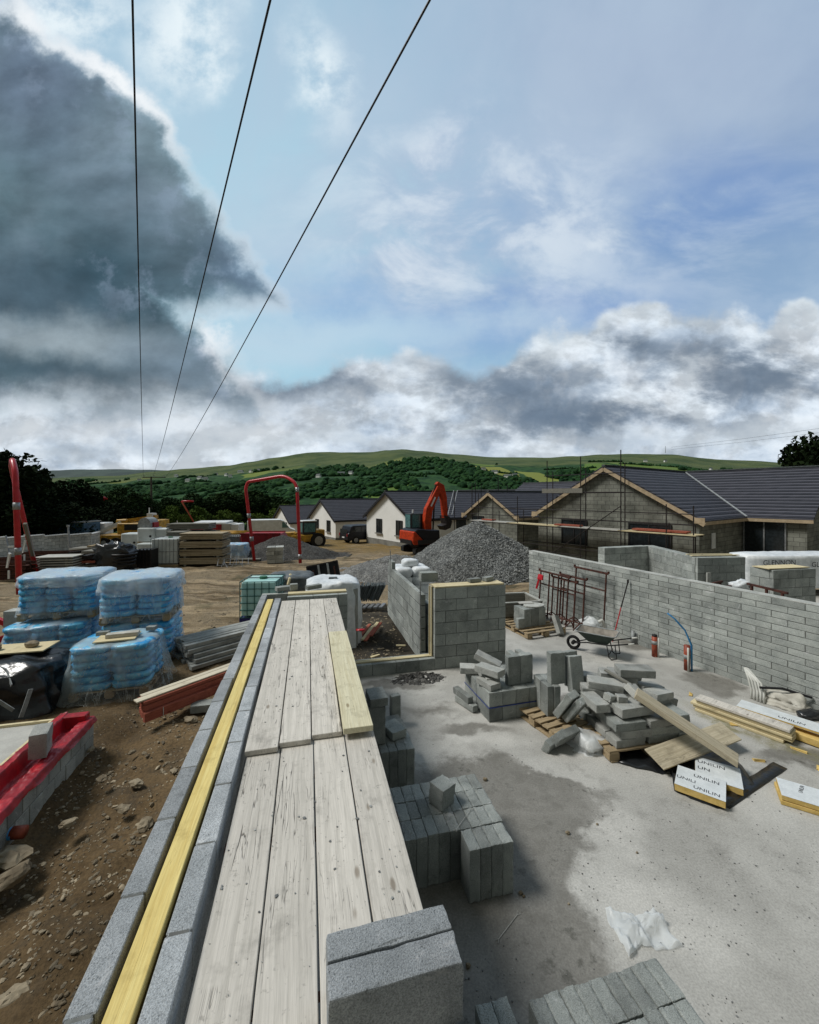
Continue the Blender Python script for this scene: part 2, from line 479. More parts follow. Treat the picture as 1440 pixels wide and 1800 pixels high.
# --- simple ones
M['white_render'] = simple('white_render', (.85, .845, .82), (.79, .785, .76), sc=.8, bump=.2)
M['plinth'] = simple('render_plinth', (.24, .235, .21), (.16, .155, .14), sc=1.5)
M['barge'] = simple('bare_bargeboard', (.46, .36, .24), (.36, .28, .18), sc=4)
M['fascia'] = simple('dark_fascia', (.02, .02, .022), rough=.5)
M['glass'] = simple('dark_glass', (.012, .016, .018), (.02, .026, .03), rough=.12, bump=0, spec=.5)
M['frame'] = simple('dark_window_frame', (.03, .03, .032), rough=.5)
M['void'] = simple('unlit_interior', (.012, .012, .012), rough=1)
M['rust'] = simple('rusty_steel', (.115, .045, .032), (.05, .024, .02), rough=.7, sc=12, metal=.3)
M['galv'] = simple('galvanised_steel', (.36, .37, .38), (.22, .23, .24), rough=.45, sc=10, metal=.6)
M['darksteel'] = simple('dark_steel', (.045, .036, .034), (.02, .018, .018), rough=.6, sc=12, metal=.4)
M['black'] = simple('black_plastic', (.012, .012, .013), (.018, .018, .02), rough=.5, spec=.3)
M['redpaint'] = simple('red_pipe', (.52, .018, .03), (.40, .012, .02), rough=.35, sc=3, bump=.05, spec=.5)
M['orange'] = simple('orange_paint', (.50, .045, .008), (.30, .028, .008), rough=.6, sc=5, bump=.1, spec=.2)
M['yellowpaint'] = simple('yellow_paint', (.55, .31, .035), (.28, .16, .03), rough=.5, sc=4, bump=.1)
M['skipred'] = simple('red_skip_paint', (.34, .02, .025), (.2, .015, .02), rough=.6, sc=4)
M['skipgreen'] = simple('green_paint', (.03, .14, .07), rough=.6)
M['whitepaint'] = simple('white_paint', (.72, .73, .73), (.6, .61, .6), rough=.4, sc=3, bump=.05)
M['carblack'] = simple('black_car_paint', (.008, .009, .014), (.010, .011, .016), rough=.4, bump=0, spec=.3)
M['tyre'] = simple('tyre_rubber', (.014, .014, .014), rough=.85)
M['tank'] = simple('white_tank_plastic', (.62, .66, .66), (.5, .54, .54), rough=.4, sc=2, bump=.05)
M['aqua'] = simple('aqua_tank_plastic', (.42, .66, .62), (.34, .6, .57), rough=.3, sc=2, bump=.05)
M['bluebase'] = simple('deep_blue_plastic', (.02, .02, .16), rough=.4)
M['bluepaint'] = simple('blue_container_paint', (.045, .105, .17), (.03, .08, .14), rough=.6)
M['cablack'] = simple('wire_cable', (.012, .012, .014), rough=.5)
M['polewood'] = simple('pole_wood', (.09, .08, .065), sc=5)
M['membrane'] = simple('red_membrane', (.40, .012, .022), (.26, .010, .018), rough=.42, sc=6, bump=.2, bd=.01, fine=14, spec=.5, lo=.45, hi=.6)
M['blackfilm'] = simple('black_polythene', (.010, .011, .013), (.016, .018, .02), rough=.28, sc=4, bump=.6, bd=.03, fine=5, spec=.6)
M['greytarp'] = simple('grey_tarpaulin', (.14, .15, .155), (.07, .085, .095), rough=.5, sc=3, bump=.5, bd=.02, fine=7)
M['whitefilm'] = simple('white_wrap', (.74, .76, .77), (.62, .65, .67), rough=.4, sc=4, bump=.4, bd=.02, fine=8, spec=.4)
M['plaster'] = simple('plaster_slab', (.47, .46, .42), (.38, .37, .34), sc=3)
M['foil'] = simple('foil_facing', (.66, .69, .70), (.58, .61, .62), rough=.35, sc=8, bump=.1, spec=.4)
M['foam'] = simple('yellow_foam', (.66, .47, .17), (.52, .36, .11), rough=.95, sc=10, bump=.5)
M['ink'] = simple('printed_ink', (.02, .022, .03), rough=.6, bump=0)
M['barrow'] = simple('green_barrow_paint', (.035, .055, .045), (.022, .036, .03), rough=.5, sc=6)
M['barrow_in'] = simple('cement_caked_steel', (.33, .30, .26), (.20, .18, .155), rough=.9, sc=5)
M['whitepipe'] = simple('white_pipe', (.62, .62, .58), (.46, .46, .42), rough=.4, sc=6)
M['greypipe'] = simple('grey_duct', (.33, .35, .35), (.22, .23, .23), rough=.5)
M['bluepipe'] = simple('blue_water_pipe', (.045, .26, .52), (.03, .19, .42), rough=.4)
M['claypipe'] = simple('red_brown_pipe', (.33, .07, .035), (.2, .045, .025), rough=.5)
M['bag'] = simple('empty_cement_bag', (.52, .5, .44), (.38, .36, .31), rough=.7, sc=5, bump=.6, bd=.02, fine=9)
M['lintel'] = simple('concrete_lintel', (.33, .34, .32), (.22, .225, .21), sc=4, bump=.5, rv=.2)
M['string'] = simple('galvanised_tie', (.5, .5, .46), rough=.4)
M['slate'] = simple('grey_slate', (.10, .115, .115), (.06, .07, .07), rough=.7)
M['bark'] = simple('bark', (.055, .045, .032), sc=6)
M['blueband'] = simple('blue_strap', (.03, .06, .25), rough=.4)
# blue bags
m, g = newmat('blue_bags'); M['bluebag'] = m
v = g.coord()
n = g.noise(v, 5.5, 4, .6, .6); n2 = g.noise(v, 14, 3, .6)
col = g.mix(g.ss(n, .38, .62), (.02, .27, .60), (.16, .55, .80))
col = g.mix(g.ss(n2, .56, .68, 0, .75), col, (.5, .66, .74))
setp(g, col, .35, g.bump(g.noise(v, 16, 4, .6), .6, .02), 0, .4)
# see-through film
def film(name, white, lo, hi, op0, op1, rough=.3):
    m, g = newmat(name)
    v = g.coord()
    n = g.noise(v, 1.8, 4, .5, .5)
    rd = g.m('ABSOLUTE', g.sub(g.noise(g.vm('MULTIPLY', v, (1.0, 1.0, .45)), 3.2, 3, .5, .6), .5))
    op = g.m('MAXIMUM', g.ss(n, lo, hi, op0, op1), g.ss(rd, 0, .02, op1 * .8, op0))
    nz_ = g.sep(g.new('ShaderNodeNewGeometry').outputs['Normal'])[2]
    op = g.m('MAXIMUM', op, g.ss(nz_, .5, .95, 0, .7))
    setp(g, white, rough, g.bump(g.add(n, g.mul(g.noise(v, 15, 3, .6), .4)), .8, .03), 0, .5)
    tr = g.new('ShaderNodeBsdfTransparent'); mx_ = g.new('ShaderNodeMixShader')
    tl = g.new('ShaderNodeBsdfTranslucent'); g.put(tl.inputs[0], white); m2 = g.new('ShaderNodeMixShader'); m2.inputs[0].default_value = .45
    g.l.new(g.bs.outputs[0], m2.inputs[1]); g.l.new(tl.outputs[0], m2.inputs[2])
    g.put(mx_.inputs[0], op); g.l.new(tr.outputs[0], mx_.inputs[1]); g.l.new(m2.outputs[0], mx_.inputs[2])
    g.l.new(mx_.outputs[0], g.out.inputs[0])
    return m
M['film'] = film('clear_film', (.78, .86, .90), .42, .72, .20, .60)
M['film_dusty'] = film('dusty_film', (.62, .67, .65), .40, .70, .14, .55)
M['film_cap'] = film('milky_film', (.80, .85, .87), .35, .65, .22, .8)
M['film_pale'] = film('pale_film', (.88, .91, .92), .36, .62, .48, .95)
# foliage
def foliage(name, a, b, c):
    m, g = newmat(name)
    v = g.new('ShaderNodeTexCoord').outputs['Object']
    n = g.noise(v, .55, 3, .6)
    t = g.tone()
    col = g.mix(t, a, b)
    col = g.mix(g.ss(n, .5, .7, 0, .6), col, c)
    setp(g, col, .9, None, 0, .05)
    g.bs.inputs['Subsurface Weight'].default_value = 0
    return m
M['leaf_dark'] = foliage('dark_foliage', (.004, .009, .004), (.016, .027, .009), (.009, .016, .006))  # near-black leaf colour, the dark of a backlit silhouette put into it
M['leaf_mid'] = foliage('mid_foliage', (.008, .018, .007), (.032, .058, .018), (.018, .034, .011))
M['leaf_green'] = foliage('green_foliage', (.03, .055, .012), (.10, .15, .03), (.06, .09, .02))
M['leaf_far'] = foliage('far_foliage', (.007, .024, .012), (.032, .078, .025), (.014, .042, .017))
# hillside
m, g = newmat('hillside'); M['hill'] = m
v = g.new('ShaderNodeTexCoord').outputs['Object']
x, y, z = g.sep(v)[:3]
vw = g.vm('ADD', v, g.vm('MULTIPLY', g.noise(v, .004, 4, .6, col=True), (150., 150., 0.)))
vf = g.vm('MULTIPLY', vw, (1.0, .45, 0.0))
cell = g.sep(g.voro(vf, .0105, out='Color'))
edge = g.voro(vf, .0105, 'DISTANCE_TO_EDGE')
n = g.noise(v, .012, 5, .6); n2 = g.noise(v, .05, 4, .65)
tree = g.mix(g.ss(n2, .35, .65), (.014, .040, .018), (.036, .085, .028))
field = g.mix(cell[1], (.085, .155, .035), (.235, .235, .06))
isf = g.ss(g.add(cell[0], g.mul(g.ss(x, -600., 900.), .22)), .74, .78)
isf = g.mul(isf, g.ss(edge, .05, .09))
low = g.mix(isf, tree, field)
moor = g.mix(g.ss(n, .35, .65), (.048, .075, .032), (.095, .118, .048))
hz = g.tone()
hm = g.add(hz, g.mul(g.sub(g.noise(v, .006, 5, .6), .5), .35))
col = g.mix(g.ss(hm, .50, .57), low, moor)
nearf = g.ss(g.add(y, g.mul(g.m('ABSOLUTE', x), .6)), 140., 230., 1, 0)
col = g.mix(nearf, col, g.mix(g.ss(g.noise(v, .06, 5, .6), .4, .6), (.10, .13, .025), (.06, .09, .02)))
setp(g, col, .95, None, 0, .1)
# ================================================================ world
w = bpy.data.worlds.new('World'); SC.world = w; w.use_nodes = True
nt = w.node_tree; nt.nodes.clear(); g = NG(nt)
SUN_DIR = Vector((-.60, .02, .80)).normalized()
SUN_EL = math.asin(SUN_DIR.z); SUN_AZ = math.atan2(SUN_DIR.x, SUN_DIR.y)
BG = .1
out = g.new('ShaderNodeOutputWorld'); bg = g.new('ShaderNodeBackground'); bg.inputs[1].default_value = BG
g.l.new(bg.outputs[0], out.inputs[0])
sky = g.new('ShaderNodeTexSky', sky_type='NISHITA'); sky.sun_disc = False
sky.sun_elevation = SUN_EL; sky.sun_rotation = SUN_AZ
d = g.vm('NORMALIZE', g.new('ShaderNodeTexCoord').outputs['Generated'], None)
dx, dy, dz = g.sep(d)[:3]
yy = g.m('MAXIMUM', dy, .12)
U = g.m('DIVIDE', dx, yy); V = g.m('DIVIDE', dz, yy)
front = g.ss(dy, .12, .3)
def uv(px, py):
    r_ = ray(px, py); return r_.x / r_.y, r_.z / r_.y
cl = g.vm('DIVIDE', d, g.comb(*[g.add(g.m('ABSOLUTE', dz), .22)] * 3))
P = g.comb(U, V, 0.0)
wa = g.noise(P, 3.0, 6, .6, .0); wb = g.noise(g.vm('ADD', P, (5.3, 2.1, 0)), 3.0, 6, .6)
wc = g.noise(P, 9.0, 5, .62); wd = g.noise(cl, 1.6, 6, .58, .3); we = g.noise(g.vm('ADD', cl, (3.1, 7.7, 1.0)), 4.2, 6, .6, .4)
Uw = g.add(U, g.mul(g.sub(wa, .5), .30)); Vw = g.add(V, g.mul(g.sub(wb, .5), .24))
def ellm(px, py, rx, ry, soft=.6, rot=0.0, warp=True):
    u0, v0 = uv(px, py)
    a_, b_ = (Uw, Vw) if warp else (U, V)
    ex = g.sub(a_, u0); ey = g.sub(b_, v0); ca, sa = cos(rot), sin(rot)
    p_ = g.m('DIVIDE', g.add(g.mul(ex, ca), g.mul(ey, sa)), rx / 720.)
    q_ = g.m('DIVIDE', g.sub(g.mul(ey, ca), g.mul(ex, sa)), ry / 720.)
    return g.ss(g.m('SQRT', g.add(g.mul(p_, p_), g.mul(q_, q_))), 1 - soft, 1 + soft, 1, 0)
def S(r_, g_, b_):  # sRGB 0-255 -> radiance, divided by the background strength
    f = lambda c: ((c / 255 + .055) / 1.055) ** 2.4 if c > 10 else c / 3295
    return (f(r_) / BG, f(g_) / BG, f(b_) / BG)
# clear air: physical sky pulled towards the pale blue of the day
col = g.mix(.80, sky.outputs[0], g.mix(g.ss(dz, .0, .8), S(140, 176, 212), S(156, 180, 208)))
col = g.mix(ellm(420, 400, 480, 520, .8), col, S(172, 212, 230))
col = g.mix(g.mul(ellm(1160, 350, 330, 90, .8, .1), .8), col, S(112, 148, 200))
col = g.mix(g.mul(ellm(950, 545, 230, 60, .7, .15), .9), col, S(104, 146, 204))
col = g.mix(g.mul(ellm(620, 530, 180, 70, .8, -.1), .6), col, S(122, 160, 212))
# thin veils
col = g.mix(g.mul(g.ss(wd, .40, .68), .65), col, S(184, 204, 222))
col = g.mix(g.mul(g.mul(g.ss(g.noise(g.vm('MULTIPLY', P, (.7, 2.2, 1)), 3.0, 7, .6, .4), .44, .68), ellm(1050, 420, 520, 170, .9)), .55), col, S(192, 208, 226))
col = g.mix(g.mul(ellm(1000, 130, 600, 170, .8), .35), col, S(170, 182, 208))
# torn white cloud in the middle
mid = g.m('MAXIMUM', ellm(850, 390, 250, 150, .9, -.1), g.m('MAXIMUM', ellm(1090, 400, 170, 28, .8, .3), g.m('MAXIMUM', ellm(790, 270, 120, 60, .8, .35), ellm(740, 470, 120, 60, .8))))
st_ = g.noise(g.vm('MULTIPLY', P, (1.0, 1.5, 1)), 3.6, 7, .55, 1.1)
st_ = g.noise(g.vm('MULTIPLY', P, (1.0, 1.5, 1)), 3.6, 8, .6, .35)
mm = g.mul(mid, g.ss(g.add(g.mul(st_, .75), g.mul(wc, .25)), .33, .55))
col = g.mix(mm, col, g.mix(g.ss(st_, .4, .65), S(164, 186, 212), S(212, 224, 236)))
for e in ((335, 60, 60, 110, .9, -.5), (100, 30, 120, 60, .9), (385, 110, 30, 40, .9), (560, 130, 40, 90, .9, .3)):
    col = g.mix(g.mul(ellm(*e), g.ss(g.add(g.mul(wc, .6), g.mul(we, .4)), .36, .58)), col, S(232, 244, 250))
col = g.mix(g.mul(ellm(600, 590, 280, 36, .8, .05), .7), col, S(190, 216, 232))
# low bank of cumulus above the hills: top edge as a curve of U
def curve(pts):
    fc = g.new('ShaderNodeFloatCurve')
    c = fc.mapping.curves[0]
    px = [p[0] for p in pts]
    lo, hi = -1.2, 1.2
    q = [((uv(a, b)[0] - lo) / (hi - lo), uv(a, b)[1]) for a, b in pts]
    c.points[0].location = q[0]; c.points[1].location = q[-1]
    for a in q[1:-1]: c.points.new(*a)
    fc.mapping.update()
    g.put(fc.inputs['Value'], g.m('DIVIDE', g.sub(U, lo), hi - lo))
    return fc.outputs[0]
top = curve([(-140, 560), (0, 560), (330, 590), (420, 640), (520, 650), (600, 610), (700, 615), (880, 620), (920, 582), (1000, 590), (1080, 530), (1130, 515), (1300, 535), (1440, 540), (1580, 560)])
puff = g.voro(g.vm('ADD', P, g.vm('MULTIPLY', g.noise(P, 7, 3, .6, col=True), (.08, .08, 0))), 11.0, 'SMOOTH_F1')
edge = g.add(g.sub(top, V), g.add(g.mul(g.sub(wc, .5), .10), g.mul(g.sub(.4, puff), .13)))
bank = g.ss(edge, -.012, .035)
def emb(k, s_=.06, lim=.5, sc_=3.2, det=8, rg=.58, off=(-.035, .05, 0)):
    # relief: the side of each billow towards the sun is lighter
    Q = g.vm('MULTIPLY', P, (1.0, 1.55, 1.0))
    a_ = g.noise(Q, sc_, det, rg, .15); b_ = g.noise(g.vm('ADD', Q, off), sc_, det, rg, .15)
    return g.m('MAXIMUM', g.m('MINIMUM', g.add(1.0, g.mul(g.sub(a_, b_), k / s_ * 3.0)), 1 + lim), 1 - lim)
shade = g.noise(g.vm('MULTIPLY', P, (1.0, 1.9, 1.0)), 3.4, 8, .6, .1)
bcol = g.mix(g.ss(shade, .36, .62), S(162, 178, 196), S(214, 224, 233))
bcol = g.mix(g.mul(g.ss(wc, .45, .62), .45), bcol, S(222, 228, 234))
bcol = g.mix(1.0, bcol, g.comb(*[emb(.06, .06, .22, 5.5)] * 3), 'MULTIPLY')
rim = g.mul(g.ss(edge, .0, .11, 1.0, 0), g.ss(puff, .55, .2, .3, .8))
bcol = g.mix(rim, bcol, S(222, 232, 238))
for e in ((880, 670, 130, 40, .8, -.1), (990, 738, 190, 22, .8, .12), (1330, 640, 210, 38, .8, .1), (1180, 700, 260, 22, .9, .1), (430, 690, 120, 26, .8), (570, 680, 80, 22, .9), (1100, 610, 110, 22, .9)):
    bcol = g.mix(g.mul(g.mul(ellm(*e), g.ss(shade, .62, .44)), .8), bcol, S(94, 112, 132))
for e in ((300, 740, 260, 40, .9, .05), (600, 790, 400, 12, .9), (120, 810, 240, 12, .8), (1250, 765, 240, 18, .9)):
    bcol = g.mix(g.mul(ellm(*e), .5), bcol, S(198, 208, 216))
bcol = g.mix(g.mul(g.ss(g.noise(g.vm('MULTIPLY', P, (1, 2.4, 1)), 13.0, 5, .6), .5, .66), .08), bcol, S(122, 138, 156))
col = g.mix(bank, col, bcol)
# big dark cloud to the left
lp = [uv(-40, -60), uv(60, 60), uv(150, 175), uv(235, 190), uv(310, 265), uv(385, 385), uv(450, 480), uv(455, 535)]
def seg_side(a, b, uu, vv):  # signed distance, positive on the lower-left
    nx, ny = (b[1] - a[1]), -(b[0] - a[0]); L = math.hypot(nx, ny)
    return g.m('DIVIDE', g.add(g.mul(g.sub(uu, a[0]), nx), g.mul(g.sub(vv, a[1]), ny)), L)
Ux = g.add(U, g.mul(g.sub(wa, .5), .30)); Ux = g.add(Ux, g.mul(g.sub(wc, .5), .12)); Ux = g.add(Ux, g.mul(g.sub(.4, puff), .05))
Vx = g.add(V, g.mul(g.sub(wb, .5), .16)); Vx = g.add(Vx, g.mul(g.sub(g.noise(P, 8, 5, .62), .5), .06))
s1a = seg_side(uv(20, 10), uv(300, 215), Ux, Vx); s1b = seg_side(uv(300, 225), uv(470, 515), Ux, Vx)
s1 = g.m('MINIMUM', s1a, s1b)
s2 = g.sub(Vx, uv(400, 548)[1])
D1 = g.m('MINIMUM', s1, s2)
s3 = seg_side(uv(310, 500), uv(500, 720), Ux, Vx)
s4 = g.sub(Vx, uv(300, 770)[1])
D = g.m('MAXIMUM', D1, g.m('MINIMUM', s3, s4))
dark = g.mul(g.ss(D, -.02, .075), g.ss(Vx, uv(300, 770)[1], uv(300, 640)[1]))
dn = g.noise(g.vm('MULTIPLY', P, (1.0, 1.4, 1)), 2.6, 4, .5, .3)
dcol = g.mix(g.ss(dn, .3, .7), S(82, 108, 118), S(120, 140, 152))
dcol = g.mix(g.mul(ellm(130, 500, 280, 85, .9), .75), dcol, S(52, 76, 92))
dcol = g.mix(g.mul(ellm(60, 120, 120, 120, .9), .6), dcol, S(104, 118, 142))
dcol = g.mix(g.mul(ellm(170, 330, 200, 60, .9, -.4), .4), dcol, S(112, 128, 146))
dcol = g.mix(g.mul(ellm(60, 590, 190, 36, .95), .75), dcol, S(156, 170, 178))
dcol = g.mix(g.mul(ellm(330, 640, 120, 60, .95), .4), dcol, S(128, 144, 164))
dcol = g.mix(g.mul(g.ss(g.noise(g.vm('MULTIPLY', P, (1, 2.2, 1)), 4.0, 6, .6, .4), .5, .7), g.mul(g.ss(V, uv(0, 500)[1], uv(0, 620)[1]), .6)), dcol, S(140, 156, 168))
dcol = g.mix(g.mul(ellm(120, 660, 240, 34, .9, -.15), .75), dcol, S(62, 82, 96))
dcol = g.mix(g.mul(ellm(430, 470, 60, 60, .9), .5), dcol, S(110, 130, 158))
dcol = g.mix(g.mul(g.ss(wc, .5, .62), g.mul(g.ss(D, .22, .0), .5)), dcol, S(140, 158, 180))
rimm = g.mul(g.ss(D, -.03, .012), g.ss(D, .012, .05, 1, 0))
rw = g.m('MAXIMUM', ellm(190, 150, 150, 90, .9, -.6), g.m('MAXIMUM', g.mul(ellm(375, 580, 60, 30, .9), .8), g.mul(ellm(70, 20, 70, 60, .9), 1.0)))
rw = g.m('MAXIMUM', rw, .25)
dcol = g.mix(1.0, dcol, g.comb(*[emb(.055, .10, .18)] * 3), 'MULTIPLY')
col = g.mix(dark, col, dcol)
col = g.mix(g.mul(g.mul(rimm, rw), .95), col, S(246, 250, 253))
# unseen sky behind the camera: mottled grey chosen to set the fill light
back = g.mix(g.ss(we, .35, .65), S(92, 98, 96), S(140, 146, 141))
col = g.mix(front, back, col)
# deepen below the horizon
col = g.mix(g.ss(dz, -.02, -.12), col, (.35, .33, .28))
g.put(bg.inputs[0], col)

sun = bpy.data.lights.new('sun', 'SUN'); sun.energy = 3.0; sun.angle = radians(18); sun.color = (1, .985, .94)
so = bpy.data.objects.new('sun', sun); COL.objects.link(so)
so.rotation_euler = SUN_DIR.to_track_quat('Z', 'Y').to_euler()

cam = bpy.data.cameras.new('camera'); cam.sensor_fit = 'HORIZONTAL'; cam.sensor_width = 36; cam.lens = 18
cam.clip_start = .05; cam.clip_end = 20000
co = bpy.data.objects.new('camera', cam); COL.objects.link(co)
co.location = (0, 0, CAMZ); co.rotation_euler = (radians(90), 0, 0); cam.shift_y = -(900 - HZ) / 1440.
SC.camera = co
SC.view_settings.view_transform = 'Standard'; SC.view_settings.look = 'None'
SC.view_settings.exposure = 0; SC.view_settings.gamma = 1
SC.render.engine = 'CYCLES'
SC.cycles.max_bounces = 6; SC.cycles.transparent_max_bounces = 12

# ================================================================ terrain
NY = [(-60, .05), (0, 0), (6, -.1), (12, -.18), (23, -.42), (34, -.93), (46, -1.65), (58, -2.65), (80, -4.6), (140, -9)]
def near_h(x, y):
    yy = y
    if x > 4: yy = y - min(x - 4, 8) * 1.0
    for (a, ha), (b, hb) in zip(NY, NY[1:]):
        if yy <= b:
            t = max(0, (yy - a) / (b - a)); return ha + (hb - ha) * t
    return NY[-1][1]
def gh(x, y):
    h = near_h(x, y)
    s = x * cos(WA) + y * sin(WA)
    h += .10 * fbm(x * .35, y * .35, 0, 4) + .035 * fbm(x * 1.7, y * 1.7, 3, 3) + .014 * fbm(x * 6, y * 6, 8, 2)
    if y > 9: h += .035 * sin((y * 1.0 + x * .15 + fbm(x * .3, y * .3, 1, 2) * 2) * 4.2)   # wheel tracks
    if x < 0 and 0 < y < 11:
        q = x * cos(WA) + y * sin(WA)
        if q < -.8:
            h += .055 * fbm(x * 2.4, y * 2.4, 11, 4) + .022 * fbm(x * 13, y * 13, 5, 3)
            h -= .16 * math.exp(-((q + 2.55) / .32) ** 2) * (1 if y < 7 else 0)
            h -= .12 * math.exp(-((q + .9) / .25) ** 2)
    return h
def slab_in(x, y):
    s = x * cos(WA) + y * sin(WA); t = -x * sin(WA) + y * cos(WA)
    return s > -.80 and t < 7.8
def ground_mesh():
    mb = MB()
    xs = []; 
    v = -75.
    while v < 75:
        xs.append(v); v += .085 if -7 < v < 0 else (.25 if -22 < v < 8 else 1.2)
    ys = []; v = -14.
    while v < 96:
        ys.append(v); v += .085 if 1.5 < v < 9 else (.2 if 0 < v < 26 else 1.0)
    vs = []
    for y in ys:
        for x in xs:
            h = gh(x, y)
            s = x * cos(WA) + y * sin(WA); t = -x * sin(WA) + y * cos(WA)
            if s > -.8 and (t < 7.75 or (s > 2.3 and t < 30)): h = min(h, -.16)
            vs.append((x, y, h))
    nx = len(xs)
    fs = [(j * nx + i, j * nx + i + 1, (j + 1) * nx + i + 1, (j + 1) * nx + i) for j in range(len(ys) - 1) for i in range(nx - 1)]
    mb._add(vs, fs)
    return mb
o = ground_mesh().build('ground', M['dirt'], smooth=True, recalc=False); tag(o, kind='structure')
# slab: everything the walls stand on
sl = MB()
pts = [Wf(-.9, -3), Wf(9.5, -3), Vector((16, 6, 0)), Vector((16, 14.6, 0)), Vector((6.2, 15.2, 0)), Vector((3.3, 13.4, 0)), Wf(2.35, 12.3), Wf(2.35, 7.95), Wf(-.9, 7.95)]
sl.prism([(p.x, p.y) for p in pts], -.14, 0)
o = sl.build('concrete_slab', M['slab']); tag(o, kind='structure')

# hills
SKY = [(-900, 800), (-300, 812), (60, 832), (200, 829), (270, 822), (330, 818), (400, 814), (440, 808), (480, 802), (540, 797), (600, 797.5), (650, 797), (680, 793), (708, 791), (740, 794), (800, 799), (870, 803), (960, 802), (1010, 798), (1060, 793), (1110, 790), (1180, 790), (1240, 793), (1330, 794), (1440, 797), (2000, 800), (3000, 815)]
def skyl(px):
    for (a, ya), (b, yb) in zip(SKY, SKY[1:]):
        if px <= b:
            t = max(0, (px - a) / (b - a)); t = t * t * (3 - 2 * t); return ya + (yb - ya) * t
    return SKY[-1][1]
VAL, RIDGE = 420., 1900.
def hill_h(x, y):
    r = math.hypot(x, y)
    az = math.atan2(x, max(y, .01))
    px = 720 + 720 * math.tan(max(-1.2, min(1.2, az)))
    yr = RIDGE
    e = (871.5 - skyl(px)) / 720. * RIDGE * cos(max(-1.2, min(1.2, az))) + CAMZ
    if y < VAL:
        t = max(0, min(1, (y - 70) / (VAL - 70)))
        base = near_h(min(x, 4), max(y, 60)) - .6
        return base * (1 - t) + -26 * t + (2.0 * fbm(x * .01, y * .01, 2, 4)) * t, 0
    t = min(1.6, (y - VAL) / (RIDGE - VAL))
    if t <= 1:
        k = .55 * t + .45 * math.sin(t * pi / 2) ** 1.3
        h = -26 + (e + 26) * k + 16 * fbm(x * .0022, y * .0022, 2, 4) * sin(pi * t)
        return h, k
    return e - (t - 1) * (e + 26) * .5, 1.0
mb = MB(); vs = []; tn = []
YS = list(np.concatenate([np.linspace(62, 420, 45), np.linspace(440, 1900, 80), np.linspace(1960, 2800, 6)]))
NA = 260
for Y in YS:
    for i in range(NA):
        u = -1.75 + 3.5 * i / (NA - 1)
        X = u * Y * (1.0 if Y > 100 else 1.3)
        h, k = hill_h(X, Y); vs.append((X, Y, h)); tn.append(k)
fs = [(j * NA + i, j * NA + i + 1, (j + 1) * NA + i + 1, (j + 1) * NA + i) for j in range(len(YS) - 1) for i in range(NA - 1)]
mb._add(vs, fs); mb.t = tn
o = mb.build('hills', M['hill'], smooth=True, recalc=False); tag(o, kind='structure')
# a farther hill closing the valley on the left, its bluer colour standing for haze
mb = MB(); vs = []; tn = []
for j in range(8):
    for i in range(60):
        px = -200 + 620 * i / 59
        Y = 3400 + j * 160
        top_ = 827 - 5 * math.exp(-((px - 190) / 120.) ** 2) + 1.2 * fbm(px * .02, 1, 1, 3)
        h = (871.5 - top_) / 720 * 4200 + CAMZ
        k = j / 7.; hh = -30 + (h + 30) * math.sin(k * pi / 2)
        vs.append(((px - 720) / 720 * Y, Y, hh)); tn.append(.3 + .3 * k)
fs = [(j * 60 + i, j * 60 + i + 1, (j + 1) * 60 + i + 1, (j + 1) * 60 + i) for j in range(7) for i in range(59)]
mb._add(vs, fs); mb.t = tn
o = mb.build('far_hill', simple('far_moorland', (.035, .06, .05), (.022, .042, .038), sc=.004, bump=0, fine=.02, lo=.45, hi=.55), smooth=True, recalc=False); tag(o, kind='structure')

# hillside woods and hedgerows: nobody could count them
def ico():
    bm = bmesh.new(); bmesh.ops.create_icosphere(bm, subdivisions=2, radius=1)
    v = np.array([x.co[:] for x in bm.verts]); f = np.array([[q.index for q in x.verts] for x in bm.faces]); bm.free()
    return v, f
IV, IF = ico()
def blob_cloud(name, spots, mat, seed=0):
    rs = np.random.RandomState(seed)
    n = len(spots); nv = len(IV)
    V_ = np.zeros((n, nv, 3)); T_ = np.zeros((n, nv))
    for i, (x, y, z, r, h) in enumerate(spots):
        q = IV * (1 + rs.uniform(-.3, .25, (nv, 1)))
        V_[i] = q * np.array([r, r, h]) + np.array([x, y, z + h * .55])
        T_[i] = np.clip(rs.uniform(0, 1) * .7 + rs.uniform(0, .3, nv), 0, 1)
    F_ = (IF[None] + (np.arange(n) * nv)[:, None, None]).reshape(-1, 3)
    me = bpy.data.meshes.new(name)
    me.vertices.add(n * nv); me.vertices.foreach_set('co', V_.reshape(-1))
    me.loops.add(F_.size); me.loops.foreach_set('vertex_index', F_.reshape(-1).astype(np.int32))
    me.polygons.add(len(F_)); me.polygons.foreach_set('loop_start', np.arange(0, F_.size, 3, dtype=np.int32))
    me.update(calc_edges=True)
    a = me.attributes.new('tone', 'FLOAT', 'POINT'); a.data.foreach_set('value', T_.reshape(-1))
    me.materials.append(mat)
    o = bpy.data.objects.new(name, me); COL.objects.link(o); return tag(o, kind='stuff')
rs = random.Random(11); spots = []
while len(spots) < 9500:
    Y = 240 + 1250 * rs.random() ** 1.2; u = rs.uniform(-1.2, 1.15); X = u * Y
    h, k = hill_h(X, Y)
    dens = fbm(X * .006, Y * .0035, 4, 3)
    if dens < -.06 + 2.2 * max(0, k - .42): continue
    if k > .56: continue
    s = rs.uniform(.5, 1.3) * (3.3 + Y * .002)
    spots.append((X, Y, h - 1, s * 1.15, s * 1.0))
o = blob_cloud('hillside_woods', spots, M['leaf_far'], 3)
spots = []
